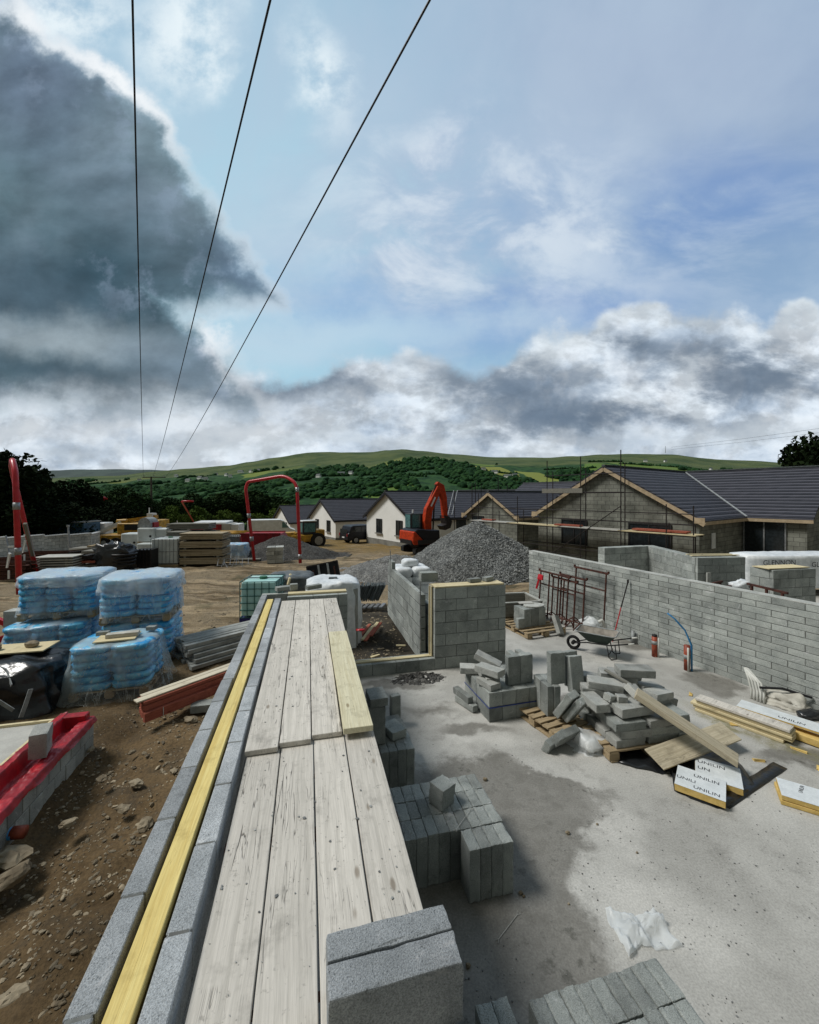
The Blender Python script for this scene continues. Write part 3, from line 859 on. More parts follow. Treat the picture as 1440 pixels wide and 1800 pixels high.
for k in range(60):   # hedgerows
    Y = rs.uniform(500, 1250); X = rs.uniform(-.9, 1.1) * Y; a = rs.uniform(-.5, .5) + (pi / 2 if rs.random() < .3 else 0); L = rs.uniform(60, 220)
    q = 0
    while q < L:
        x_ = X + cos(a) * q + 6 * fbm(q * .02, k, 0, 2); y_ = Y + sin(a) * q; h, kk = hill_h(x_, y_)
        if kk > .55: break
        spots.append((x_, y_, h - .5, rs.uniform(2.5, 4.5), rs.uniform(2, 4.5))); q += rs.uniform(3.5, 7)
o = blob_cloud('hedgerow_growth', spots, M['leaf_far'], 5)
# white farmhouses on the hillside
fh = MB(); fh.box((0, 0, 2.2), (11, 6.5, 4.4)); fh = fh
def farm(label, px, py, Y, sc, pal=0):
    p = at_y(px, py, Y)
    X = p.x; h, _ = hill_h(X, Y)
    t = thing('farmhouse', label, 'house', (X, Y, h + 2.5), R.uniform(-.6, .6), 'white farmhouses on the hillside')
    a = MB().box((0, 0, 2), (11 * sc, 6.5 * sc, 4.5)); a.build('wall', M['white_render'], t)
    r_ = MB(); r_._add([(-5.9 * sc, -3.6 * sc, 4.2), (5.9 * sc, -3.6 * sc, 4.2), (5.9 * sc, 3.6 * sc, 4.2), (-5.9 * sc, 3.6 * sc, 4.2), (-5.9 * sc, 0, 7.2), (5.9 * sc, 0, 7.2)], [(0, 1, 5, 4), (2, 3, 4, 5), (0, 4, 3), (1, 2, 5), (0, 3, 2, 1)])
    r_.build('roof', M['slate'], t)
FL = 'tiny white farmhouse among the trees on the far green hillside'
for px, Y, s_ in ((331, 900, 1.0), (352, 960, 1.2), (362, 940, .8), (398, 1010, .8), (405, 980, .7), (423, 1060, 1.2), (441, 1050, .8), (600, 860, 1.3), (617, 880, .9), (455, 1090, .7), (870, 900, 1.2), (893, 820, 1.3), (905, 860, .9), (850, 940, .9), (560, 780, .8), (1135, 1150, .8), (1170, 1180, .7), (1250, 1100, .8), (380, 1150, .8), (310, 1080, .8), (245, 1000, .7)):
    farm(FL, px, 860, Y, s_)

# ---------------------------------------------------------------- near trees
def crown(seed, rx, ry, rz, nclump, nleaf, ls, low=.0, spread=1.0):
    rs_ = np.random.RandomState(seed)
    d_ = rs_.normal(size=(nclump, 3)); d_ /= np.linalg.norm(d_, axis=1)[:, None]
    rad = rs_.uniform(.35, 1.0, nclump) ** .6
    c = d_ * rad[:, None] * np.array([rx, ry, rz]) * .82
    c[:, 2] = np.maximum(c[:, 2], -rz * .75)
    cs = rs_.uniform(.22, .42, nclump) * min(rx, rz)
    ct = rs_.uniform(0, 1, nclump)
    idx = rs_.randint(0, nclump, nleaf)
    dd = rs_.normal(size=(nleaf, 3)); dd /= np.linalg.norm(dd, axis=1)[:, None]
    p = c[idx] + dd * (cs[idx] * rs_.uniform(.55, 1.05, nleaf))[:, None]
    a = rs_.normal(size=(nleaf, 3)); a /= np.linalg.norm(a, axis=1)[:, None]
    b = np.cross(a, rs_.normal(size=(nleaf, 3))); b /= np.linalg.norm(b, axis=1)[:, None]
    s = ls * rs_.uniform(.6, 1.4, nleaf)[:, None]
    q = np.stack([p - a * s, p + b * s * .6, p + a * s, p - b * s * .6], 1).reshape(-1, 3)
    t = np.repeat(np.clip(ct[idx] * .7 + rs_.uniform(0, .3, nleaf), 0, 1), 4)
    me = bpy.data.meshes.new('crown')
    me.vertices.add(nleaf * 4); me.vertices.foreach_set('co', q.reshape(-1))
    me.loops.add(nleaf * 4); me.loops.foreach_set('vertex_index', np.arange(nleaf * 4, dtype=np.int32))
    me.polygons.add(nleaf); me.polygons.foreach_set('loop_start', np.arange(0, nleaf * 4, 4, dtype=np.int32))
    me.update(calc_edges=True)
    at = me.attributes.new('tone', 'FLOAT', 'POINT'); at.data.foreach_set('value', t)
    return me
CR = {}
for i in range(3): CR['dark%d' % i] = crown(20 + i, 1, 1, 1, 46, 9000, .055)
for i in range(3): CR['green%d' % i] = crown(40 + i, 1, 1, .9, 30, 5000, .06)
def trunk_mb(h, r, seed):
    rr = random.Random(seed); mb = MB()
    top_ = Vector((rr.uniform(-.2, .2), rr.uniform(-.2, .2), h))
    mb.tube([(0, 0, -.5), (.05, 0, h * .4), top_], [r, r * .75, r * .3], 8)
    for k in range(5):
        z0 = h * rr.uniform(.35, .8); a = rr.uniform(0, 6.28)
        mb.tube([(0, 0, z0), (cos(a) * h * .15, sin(a) * h * .15, z0 + h * .15), (cos(a) * h * .28, sin(a) * h * .28, z0 + h * .3)], [r * .4, r * .25, r * .1], 6)
    return mb
def tree(px, ytop, Y, wpx, label, kind='dark', grp=None, name='tree', ch=None):
    p = at_y(px, ytop, Y); X = p.x; g0 = min(gh(X, Y), near_h(X, Y)) if Y < 90 else hill_h(X, Y)[0]
    H = p.z - g0; rx = wpx / 720 * Y / 2
    crz = H * (.42 if kind == 'dark' else .46) if ch is None else ch * H
    t = thing(name, label, 'tree' if name != 'bush' else 'bush', (X, Y, g0), R.uniform(0, 6), grp)
    trunk_mb(max(.6, H - crz), max(.06, H * .022), int(px)).build('trunk', M['bark'], t)
    me = CR['%s%d' % (kind, R.randint(0, 2))].copy()
    me.materials.append((M['leaf_dark'] if Y < 45 else M['leaf_mid']) if kind == 'dark' else M['leaf_green'])
    c = bpy.data.objects.new('crown', me); COL.objects.link(c); c.parent = t
    c.location = (0, 0, H - crz); c.scale = (rx, rx, crz)
    return t
GD = 'dark trees along the left edge of the site'
tree(-45, 782, 30, 190, 'tall near-black tree cut by the left edge of the photo', 'dark', GD)
tree(38, 815, 34, 110, 'near-black tree with a ragged top just right of the tall red pipe', 'dark', GD)
tree(2, 800, 37, 120, 'tall near-black tree standing behind the tall red pipe', 'dark', GD)
tree(80, 850, 40, 100, 'dark rounded tree above the long block wall on the left', 'dark', GD)
tree(130, 845, 44, 95, 'dark tree above the blue container', 'dark', GD)
tree(172, 852, 48, 80, 'dark tree behind the small red goalpost', 'dark', GD)
tree(210, 858, 52, 80, 'dark tree behind the yellow crane lorry', 'dark', GD)
tree(246, 868, 56, 70, 'dark tree just left of the wooden power pole', 'dark', GD)
tree(286, 872, 66, 70, 'dark tree just right of the wooden power pole', 'dark', GD)
tree(330, 868, 80, 90, 'dark tree behind the leaning red barrier pole', 'dark', GD)
tree(385, 866, 84, 90, 'dark tree between the leaning barrier pole and the red goalpost', 'dark', GD)
tree(435, 862, 88, 90, 'dark tree behind the left leg of the big red goalpost', 'dark', GD)
tree(480, 868, 90, 90, 'dark tree framed by the big red goalpost', 'dark', GD)
tree(20, 868, 30, 150, 'low dark tree over the left end of the block wall', 'dark', GD)
tree(110, 880, 34, 120, 'low dark tree behind the middle of the block wall', 'dark', GD)
tree(190, 885, 42, 90, 'low dark tree behind the white storage box', 'dark', GD)
GG = 'green bushes beyond the yard'
for px, yt, Y, wp, lb in ((240, 892, 60, 36, 'bright green bush just left of the power pole'), (300, 884, 62, 42, 'dark green bush just right of the power pole'), (355, 886, 64, 62, 'big yellow-green bush right of the leaning barrier pole'),
                          (402, 892, 66, 50, 'rounded green bush left of the red goalpost'), (455, 898, 68, 44, 'low green bush under the big red goalpost'), (325, 900, 60, 30, 'small pale green bush at the foot of the leaning barrier pole'),
                          (500, 880, 74, 60, 'green bush above the farthest white bungalow'), (272, 905, 58, 22, 'small pale bush behind the yellow lorry cab'), (540, 884, 80, 50, 'green bush behind the second white bungalow')):
    tree(px, yt, Y, wp, lb, 'green', GG, 'bush')
tree(1462, 752, 34, 150, 'near-black tree over the roofs at the right edge of the photo', 'dark')
tree(1540, 735, 38, 170, 'near-black tree just outside the right edge of the photo', 'dark')
# ================================================================ block walls
def wall_mb(L, nc, bl=.44, bh=.215, th=.1, j=.010, seed=0, top_extra=0, off0=0.0, mort=.007, skip=None):
    """running-bond leaf from (0,0,0) along +x, thickness along +y. material 0 block, 1 mortar"""
    rr = random.Random(seed); mb = MB()
    mb.mi = 1
    mb.tone = .5
    mb.box((L / 2, th / 2, nc * (bh + j) / 2 - j / 2), (L - .008, th - 2 * mort, nc * (bh + j) - j - .004))
    mb.mi = 0
    for c in range(nc):
        x = -(bl + j) * (.5 if (c + off0) % 2 else 0)
        while x < L:
            a = max(0, x); b = min(L, x + bl)
            if b - a > .03 and not (skip and skip(c, a, b)):
                mb.tone = rr.random()
                d = rr.uniform(-.003, .003)
                mb.box(((a + b) / 2, th / 2 + d, c * (bh + j) + bh / 2), (b - a, th, bh), jit=.0022)
            x += bl + j
    return mb
def leaf(name, label, cat, mb, loc, rz, group=None, parent=None, bevel=.004, m='block', mo='mortar'):
    o = mb.build(name, [M[m], M[mo]], parent=parent, loc=loc, rz=rz, bevel=bevel)
    if parent is None: tag(o, label, cat, group)
    return o
def W3(s, t, z=0.0): return Wf(s, t, z)
RW = WA  # local x -> s direction when rz=WA
WH = 1.575

# --- the long cavity wall under the camera, running away to the left: outer leaf, insulation/closer, inner leaf
cw = thing('cavity_wall', 'long double block wall with a yellow timber strip along its top, beside the scaffold boards', 'wall', Wf(-.82, -.6), WA)
leaf('outer_leaf', None, None, wall_mb(8.45, 7, seed=1), (.1, 0, 0), pi / 2, parent=cw, m='block_new')
leaf('inner_leaf', None, None, wall_mb(8.15, 7, seed=2, off0=1), (.352, 0, -.0), pi / 2, parent=cw, m='block_new')
mb = MB(); mb.box((.182, 4.05, 1.545), (.098, 8.1, .045), jit=.001)
mb.build('yellow_timber_strip', M['yellow'], cw, bevel=.003)
mb = MB(); mb.box((.182, 4.05, .76), (.075, 8.1, 1.50)); mb.build('insulation', M['foam'], cw)
# return wall at the far end
r0 = Wf(-.82, 7.86)
rw = thing('return_wall', 'short block wall across the far end of the scaffold boards, capped with pale timber', 'wall', r0, WA)
leaf('outer_leaf', None, None, wall_mb(1.52, 7, seed=3), (.0, 0, 0), 0, parent=rw)
leaf('inner_leaf', None, None, wall_mb(1.06, 7, seed=4), (.46, -.29, 0), 0, parent=rw)
mb = MB(); mb.box((.99, -.095, 1.583), (1.05, .16, .03), jit=.002); mb.build('timber_cap', M['pine'], rw)
leaf('reveal', None, None, wall_mb(.185, 7, bl=.2, seed=5), (1.52, -.187, 0), pi / 2, parent=rw, m='block')

# low course across the opening + pier
lc = thing('sill_wall', 'single low course of blocks capped with pale timber, running left from the tall pier', 'wall', Wf(.72, 7.58), WA)
leaf('block_course', None, None, wall_mb(1.66, 1, seed=6), (0, 0, 0), 0, parent=lc)
leaf('rear_course', None, None, wall_mb(1.66, 1, seed=16), (0, .2, 0), 0, parent=lc)
mb = MB(); mb.box((.83, .15, .226), (1.64, .10, .02), jit=.003); mb.build('timber_cap', M['pine'], lc)
pr = thing('block_pier', 'tall square-ended block pier of seven courses standing beside the doorway, pale timber on its top', 'wall', Wf(2.38, 7.58), WA)
leaf('front_leaf', None, None, wall_mb(1.50, 7, seed=7, off0=1), (0, 0, 0), 0, parent=pr)
leaf('rear_leaf', None, None, wall_mb(1.50, 7, seed=8), (0, .23, 0), 0, parent=pr)
leaf('end_return', None, None, wall_mb(.126, 7, bl=.2, seed=9), (1.5, .102, 0), pi / 2, parent=pr)
mb = MB(); mb.box((.74, .16, 1.583), (1.46, .31, .026), jit=.003); mb.build('timber_cap', M['pine'], pr)
mb = MB(); mb.box((-.03, .12, .86), (.022, .05, 1.46)); mb.box((-.057, .17, .86), (.022, .03, 1.46)); mb.build('upright_batten', M['pine_z'], pr)
wb = thing('side_wall', 'block wall running back from the doorway, a thin steel upright at its near end', 'wall', Wf(2.30, 7.95), WA)
leaf('outer_leaf', None, None, wall_mb(3.5, 6, seed=10, j=.016, mort=.0062), (0, 0, 0), pi / 2, parent=wb, mo='mortar_dark')
leaf('inner_leaf', None, None, wall_mb(3.3, 5, seed=11), (.20, .2, 0), pi / 2, parent=wb)
mb = MB(); mb.box((-.115, -.02, .82), (.022, .022, 1.66)); mb.build('steel_upright', M['galv'], wb)
mb = MB(); mb.box((-.10, 3.15, 1.35), (.02, .02, 1.0)); mb.build('steel_upright', M['galv'], wb)

# --- long wall of blocks laid flat, on the right
A_ = Vector((3.72, 12.75, 0)); B_ = Vector((8.0, 2.4, 0))
dv = B_ - A_; ra = math.atan2(dv.y, dv.x); LL = dv.length
lw = thing('long_block_wall', 'long wall of grey blocks laid flat, running from the gravel heap to the right edge', 'wall', A_, ra)
leaf('block_courses', None, None, wall_mb(LL, 15, bl=.44, bh=.1, th=.215, seed=12), (0, 0, 0), 0, parent=lw, bevel=.003)
mb = MB(); mb.box((LL / 2, .1075, 1.652), (LL, .205, .012), jit=.002); mb.tone = .5
mb.build('mortar_topping', M['block_pale'], lw)
# --- rooms beyond it
def cwall(name, label, a, b, nc, seed, th=.1, z=0.0, group=None, parent=None, m='block'):
    d_ = Vector(b) - Vector(a)
    return leaf(name, label, 'wall', wall_mb(d_.length, nc, seed=seed, th=th), (a[0], a[1], z), math.atan2(d_.y, d_.x), group, parent, m=m)
rm = thing('room_walls', 'L-shaped waist-high block walls of an unfinished room beyond the long wall', 'wall', (0, 0, 0), 0)
cwall('rear_wall', None, (6.62, 13.9), (8.42, 14.45), 7, 21, th=.3, z=.02, parent=rm)
cwall('side_wall', None, (8.44, 14.72), (8.22, 11.8), 7, 22, th=.3, z=.02, parent=rm)
cwall('wall_end', None, (8.25, 11.72), (9.72, 11.85), 7, 23, th=.6, z=.02, parent=rm)
mb = MB(); mb.box((8.98, 12.05, 1.612), (1.5, .10, .02), rot=.09); mb.box((8.98, 12.28, 1.612), (1.4, .08, .02), rot=.05)
mb.build('timber_batten', M['pine'], rm)
mb = MB(); mb.box((8.5, 11.64, .95), (.1, .05, .45)); mb.build('pale_closer', M['block_pale'], rm)
pb = thing('square_pier', 'square block pier topped with a board, beyond the long wall by the right edge', 'wall', (8.87, 9.98, 0), 0)
cwall('front_leaf', None, (0, 0), (1.28, .25), 7, 24, th=.5, z=-.02, parent=pb)
cwall('side_leaf', None, (-.16, .5), (0, 0.001), 7, 25, th=.6, z=-.02, parent=pb)
mb = MB(); mb.box((.5, .36, 1.572), (1.25, .42, .018), rot=.19); mb.build('timber_cap', M['pine'], pb)
# low red-membraned foundation at the left edge
fx = Wf(-2.9, 6.6, -.12)
fd = thing('foundation', 'low block foundation at the left edge lined with shiny red membrane round a pale slab', 'foundation', fx, WA)
leaf('block_face', None, None, wall_mb(9, 2, bl=.215, bh=.215, seed=31), (0, -9, -.06), pi / 2, parent=fd)
mb = MB()
def crinkle(x0, x1, y0, y1, zf, nx, ny, amp, sd, edge=0.0):
    mb = MB(); vs = []
    for j in range(ny + 1):
        for i in range(nx + 1):
            x = x0 + (x1 - x0) * i / nx; y = y0 + (y1 - y0) * j / ny
            e = edge * fbm(y * 3, sd, 0, 3) if i == nx else 0
            vs.append((x + e, y, zf(x, y) + amp * (.45 * fbm(x * 9 + sd, y * 5, 0, 5) + .75 * (abs(fbm(x * 11, y * 16, 3, 4)) ** 1.0 - .2))))
    fs = [(j * (nx + 1) + i, j * (nx + 1) + i + 1, (j + 1) * (nx + 1) + i + 1, (j + 1) * (nx + 1) + i) for j in range(ny) for i in range(nx)]
    mb._add(vs, fs); return mb
def zf(x, y):
    if x > -.13: return .412 - max(0, x) * 2.2
    if x > -.28: return .33
    return .33 + min(1, (-.28 - x) / .04) * .17
crinkle(-.40, .035, -9, .02, zf, 60, 420, .026, 3, .02).build('red_membrane', M['membrane'], fd, smooth=True, recalc=False)
mb = MB(); mb.box((-.20, -.05, .24), (.30, .12, .5)); mb.build('membrane_upstand', M['membrane'], fd, bevel=.01)
mb = MB(); mb.box((-3.4, -4.6, .22), (6.0, 8.9, .50), jit=.002); mb.build('pale_slab', M['plaster'], fd)
mb = MB(); mb.box((-.415, -4.6, .485), (.03, 8.9, .03)); mb.box((-3.4, -.15, .485), (6, .04, .035)); mb.build('edge_timber', M['pine'], fd)

# ================================================================ scaffold boards
def zb(): return 1.50
bg_ = 'scaffold boards laid side by side on the platform'
def board(s0, s1, t0, t1, z, label, mat='board', th=.038, sk=0.0):
    L = t1 - t0; w_ = s1 - s0
    mb = MB(); n = 24; vs = []
    for j in range(n + 1):
        for (a, b) in ((0, -1), (1, -1), (1, 0), (0, 0)):
            y = L * j / n
            wv = .0035 * fbm(y * 1.3, s0 * 9 + a * 3, t0, 3)
            vs.append((a * w_ + wv + sk * y, y, b * th + .003 * fbm(y * .8, s0 * 5, 3 + a, 2)))
    fs = [(0, 1, 2, 3), tuple(4 * n + k for k in (3, 2, 1, 0))]
    for j in range(n):
        for k in range(4):
            a = 4 * j + k; b = 4 * j + (k + 1) % 4
            fs.append((a, a + 4, b + 4, b))
    mb._add(vs, fs)
    o = mb.build('scaffold_board', M[mat], loc=Wf(s0, t0, z), rz=WA, bevel=.003)
    return tag(o, label, 'board', bg_)
names = ('outermost', 'second', 'third', 'fourth')
nb = ['near weathered scaffold board lying next to the block wall', 'near weathered scaffold board, second from the block wall', 'near weathered scaffold board, third from the block wall', 'near weathered scaffold board at the slab side, under the two grey blocks']
fb = ['far weathered scaffold board lying next to the block wall', 'far weathered scaffold board, second from the block wall', 'far weathered scaffold board, third from the block wall', 'far weathered scaffold board whose near end is hidden by the yellower board']
s = -.425
for i in range(4):
    board(s, s + .226, .15 - .05 * i, 4.62 + .04 * i, 1.50, nb[i]); s += .2345
s = -.44
for i in range(4):
    e0 = 3.12 + .045 * i if i < 3 else 4.6
    board(s, s + .226, e0, 7.42, 1.542, fb[i]); s += .2345
board(.262, .492, 3.16, 5.46, 1.585, 'newer yellowish scaffold board overlapping the weathered ones at the slab side', 'board_new', th=.045)
mb = MB(); mb.box((0, 0, 0), (.3, .10, .016)); o = mb.build('timber_offcut', M['pine'], loc=Wf(-.02, 1.22, 1.506), rz=WA + .2); tag(o, 'thin pale timber offcut lying across the boards at the bottom edge', 'offcut')
# trestle frame under the boards
tr_ = thing('scaffold_trestle', 'steel trestle carrying the scaffold boards', 'trestle', Wf(.04, 2.4), WA, 'steel trestles under the scaffold boards')
mb = MB()
mb.bar((-.48, 0, 1.435), (.48, 0, 1.435), .05); mb.build('cross_beam', M['rust'], tr_)
mb = MB()
for a in (-.4, .4): mb.bar((a, 0, 0), (a, 0, 1.41), .04)
mb.bar((-.4, 0, .5), (.4, 0, .5), .03); mb.build('frame', M['rust'], tr_)
for t_ in (.6, 4.3, 6.9):
    c = copy_tree(tr_); c.location = Wf(.04, t_)
# ================================================================ loose blocks
BM_ = {}
def block_mesh(dx, dy, dz, seed=0, chip=.010):
    k = (dx, dy, dz, seed)
    if k in BM_: return BM_[k]
    rr = random.Random(seed * 7 + int(dx * 1000))
    bm = bmesh.new(); bmesh.ops.create_cube(bm, size=1)
    for v_ in bm.verts: v_.co = Vector((v_.co.x * dx, v_.co.y * dy, v_.co.z * dz)) + Vector([rr.uniform(-.0015, .0015) for _ in range(3)])
    bmesh.ops.bevel(bm, geom=list(bm.edges), offset=.0055, segments=2, affect='EDGES', profile=.6)
    es = [e for e in bm.edges if e.calc_length() > .08]
    bmesh.ops.subdivide_edges(bm, edges=es, cuts=7, use_grid_fill=True)
    for v_ in bm.verts:
        n_ = fbm(v_.co.x * 22 + seed * 5, v_.co.y * 22, v_.co.z * 22, 3)
        q = sum(1 for c_, h_ in zip(v_.co, (dx, dy, dz)) if abs(c_) > h_ / 2 - .008)
        if q >= 2: v_.co -= v_.co.normalized() * max(0, .3 * chip + chip * 1.6 * n_)
    me = bpy.data.meshes.new('concrete_block'); bm.to_mesh(me); bm.free()
    me.materials.append(M['block']); BM_[k] = me
    return me
def blk(loc, label, group, dims=(.1, .215, .44), rot=(0, 0, 0), seed=None, mat=None):
    sd = R.randint(0, 2) if seed is None else seed
    me = block_mesh(*dims, sd, .004 if dims[0] > .46 else .0065)
    o = bpy.data.objects.new('concrete_block', me); COL.objects.link(o)
    o.location = loc; o.rotation_euler = rot
    if mat:
        me2 = me.copy(); me2.materials[0] = M[mat]; o.data = me2
    return tag(o, label, 'block', group)
def wz(s, t, z, dims, label, group, rz=0.0, **k): return blk(Wf(s, t, z), label, group, dims, (0, 0, WA + rz), **k)
UP = (.0985, .213, .44)
def upright_rows(s0, t0, ns, nt_, label, group, lean=0.0, dz=0.0, skip=()):
    for j in range(nt_):
        for i in range(ns):
            if (i, j) in skip: continue
            wz(s0 + .05 + i * .1005, t0 + .1075 + j * .216 + R.uniform(-.004, .004), .22 + dz + R.uniform(-.003, .003), UP, label, group, R.uniform(-.01, .01))
G1 = 'upright blocks in the packed stack in the middle beside the boards'
upright_rows(.70, 3.38, 10, 3, 'grey block stood on end in the wide packed stack right of the near scaffold boards', G1)
upright_rows(1.29, 3.155, 4, 1, 'grey block stood on end in the four jutting out before the wide packed stack', 'four upright blocks jutting out of the packed stack')
G3 = 'upright blocks in the stack at the bottom right'
upright_rows(1.24, 1.50, 9, 3, 'grey block stood on end in the stack cut by the bottom edge, right of centre', G3)
upright_rows(.93, 1.98, 2, 1, 'grey block of the upright pair cut by the bottom edge, left of the larger stack', 'upright pair of blocks at the bottom edge')
G5 = 'upright blocks in the small stack beside the far boards'
upright_rows(.80, 4.60, 4, 3, 'grey block stood on end in the small stack beside the overlapping board ends', G5)
wz(.78, 4.86, .665, (.213, .213, .44), 'thick grey block standing on the small upright stack beside the board ends', None)
wz(.80, 4.89, .94, (.215, .30, .10), 'flat block on top of the thick one beside the overlapping board ends', None, .06)
wz(1.02, 4.93, .495, (.20, .28, .10), 'broken block lying on the small stack behind the overlapping board ends', None, .35)
blk(Wf(1.24, 5.9, .22), 'single block stood on end alone on the slab near the doorway sill', None, (.14, .10, .44), (0, 0, WA + .2))
blk(Wf(1.12, 5.66, .11), 'block lying on the slab in front of the lone upright block', None, (.30, .2, .215), (0, 0, WA + .1))
blk(Wf(1.24, 3.72, .535), 'broken chunk of block lying on top of the wide packed stack', None, (.19, .17, .19), (.05, .08, WA + .55), seed=1)
GN = 'two large blocks side by side on the near board'
wz(.30, 1.53, 1.608, (.47, .098, .213), 'farther of the two big grey blocks on the board at the bottom centre', GN, mat='block_new')
wz(.30, 1.42, 1.608, (.475, .108, .213), 'nearer of the two big grey blocks on the board at the bottom centre', GN, .01, mat='block_new')
# blocks on the wall tops
wz(-.3 + .04, 7.93, 1.665, (.14, .10, .12), 'small block piece standing on the pale cap of the return wall', None, .1)
wz(.10, 8.02, 1.63, (.30, .12, .075), 'thin block slab lying on the return wall in front of the white wrapped pallet', None, .5)
wz(-.46, 8.02, 1.63, (.26, .14, .08), 'block slab lying at the left end of the return wall', None, .4)
wz(2.42, 8.16, 1.69, (.36, .215, .19), 'block lying on top of the corner where the side wall meets the pier', None, 0)
wz(3.3, 7.82, 1.64, (.26, .12, .075), 'broken block slab lying on the middle of the pier top', None, .15)
wz(3.62, 7.86, 1.645, (.24, .12, .08), 'tilted block slab at the right end of the pier top', None, .45)
wz(2.25, 11.1, 1.46, (.10, .44, .215), 'block standing on the far end of the side wall beside the white bags', None, 0)
# --- banded cube of blocks on the slab
GC = 'blocks of the strapped cube on the slab'
cb = Wf(0, 0)
def cub(i, j, k, dims, label, grp, z): pass
org = Vector((1.18, 6.07, 0)); ca = radians(16)
def loc_c(x, y, z, o=None, a=None):
    o = org if o is None else o; a = ca if a is None else a
    return Vector((o.x + x * cos(a) - y * sin(a), o.y + x * sin(a) + y * cos(a), z))
for k in range(2):
    for j in range(2):
        for i in range(4):
            blk(loc_c(.115 + i * .226, .222 + j * .445, .109 + k * .218), 'thick block in the two-course strapped cube in the middle of the slab', GC, (.222, .438, .213), (0, 0, ca))
mb = MB()
for p, q in (((-.004, -.004), (.912, -.004)), ((-.004, -.004), (-.004, .89))): mb.bar(loc_c(p[0], p[1], .215), loc_c(q[0], q[1], .215), .004, .016)
o = mb.build('packing_strap', M['blueband']); tag(o, 'thin blue strap round the middle of the block cube', 'strap')
GU = 'upright blocks on top of the strapped cube'
for i, (x_, y_) in enumerate(((.50, .12), (.72, .13))):
    blk(loc_c(x_, y_ + .06, .438 + .22), 'wide block stood on end on the front right of the strapped cube', GU, (.218, .10, .44), (0, 0, ca))
for i, (x_, y_) in enumerate(((.55, .29), (.71, .29))):
    blk(loc_c(x_, y_, .438 + .22), 'block stood on end behind the front pair on the strapped cube', GU, (.10, .215, .44), (0, 0, ca))
TL = ['flat block with a dark hole topping the left of the strapped cube', 'flat block lying crosswise on the left of the strapped cube', 'block lying at the back left of the strapped cube', 'block leaning against the upright ones on the strapped cube', 'lowest loose block on the rear left corner of the strapped cube']
spec = [((.16, .30, .64), (.215, .42, .10), (0, .05, ca + .55)), ((.20, .42, .50), (.215, .44, .10), (0, 0, ca - .1)), ((.08, .72, .50), (.215, .44, .10), (0, 0, ca + 1.2)), ((.36, .75, .60), (.215, .44, .10), (.35, 0, ca + .9)), ((.10, .22, .485), (.2, .34, .09), (0, 0, ca + .25))]
for lb, (p, d_, r_) in zip(TL, spec): blk(loc_c(*p), lb, None, d_, r_, mat='block_pale')
blk(loc_c(-.14, .52, .06), 'block lying on the slab against the left side of the strapped cube', None, (.10, .44, .10), (0, 0, ca + .3))
blk(loc_c(-.16, .60, .16), 'upper of two loose blocks beside the left of the strapped cube', None, (.10, .42, .10), (0, 0, ca + .22))
# ---------------- pallet
def pallet(loc, rz, label, group=None, size=(1.2, 1.0), parent=None, name='pallet'):
    t = thing(name, label, 'pallet', loc, rz, group) if parent is None else thing(name, None, None, loc, rz)
    if parent is not None: t.parent = parent
    w_, d_ = size
    a = MB()
    n = 7
    for i in range(n):
        a.box((0, -d_ / 2 + .05 + (d_ - .1) * i / (n - 1), .132), (w_, .09, .02), jit=.002)
    a.build('top_boards', M['pallet'], t)
    b = MB()
    for x_ in (-1, 0, 1):
        for y_ in (-1, 0, 1): b.box((x_ * (w_ / 2 - .07), y_ * (d_ / 2 - .07), .062), (.14, .12, .085), jit=.002)
        b.box((x_ * (w_ / 2 - .07), 0, .111), (.1, d_, .018)); b.box((x_ * (w_ / 2 - .07), 0, .010), (.1, d_, .018))
    b.build('bearer_blocks', M['pallet'], t)
    return t
# --- rubble pile of blocks on a pallet
po = Vector((2.64, 5.2, 0)); pa = radians(11)
def lp_(x, y, z): return loc_c(x, y, z, po, pa)
pallet(lp_(.50, .52, .005), pa, 'timber pallet under the big untidy heap of blocks', size=(1.25, 1.1))
GR = 'flat blocks in the big untidy heap'
RL = 'block laid flat in the lower courses of the big untidy heap'
def flat(x, y, z, a=0.0, lb=RL, g_=GR, d_=(.44, .215, .10), rx=0.0, ry=0.0, **k):
    return blk(lp_(x, y, z), lb, g_, d_, (rx, ry, pa + a), **k)
for k in range(3):
    z = .20 + .102 * k
    o_ = .11 if k % 2 else 0
    for j, y in enumerate((.11, .33, .55, .77)):
        for i, x in enumerate((.22 + o_ * .6, .68 + o_ * .3)):
            flat(x + R.uniform(-.02, .02), y + R.uniform(-.012, .012), z, R.uniform(-.05, .05), mat='block_pale' if R.random() < .5 else None)
    flat(1.02, .22 + .02 * k, z, pi / 2 + R.uniform(-.04, .04)); flat(1.02, .68, z, pi / 2 + R.uniform(-.04, .04))
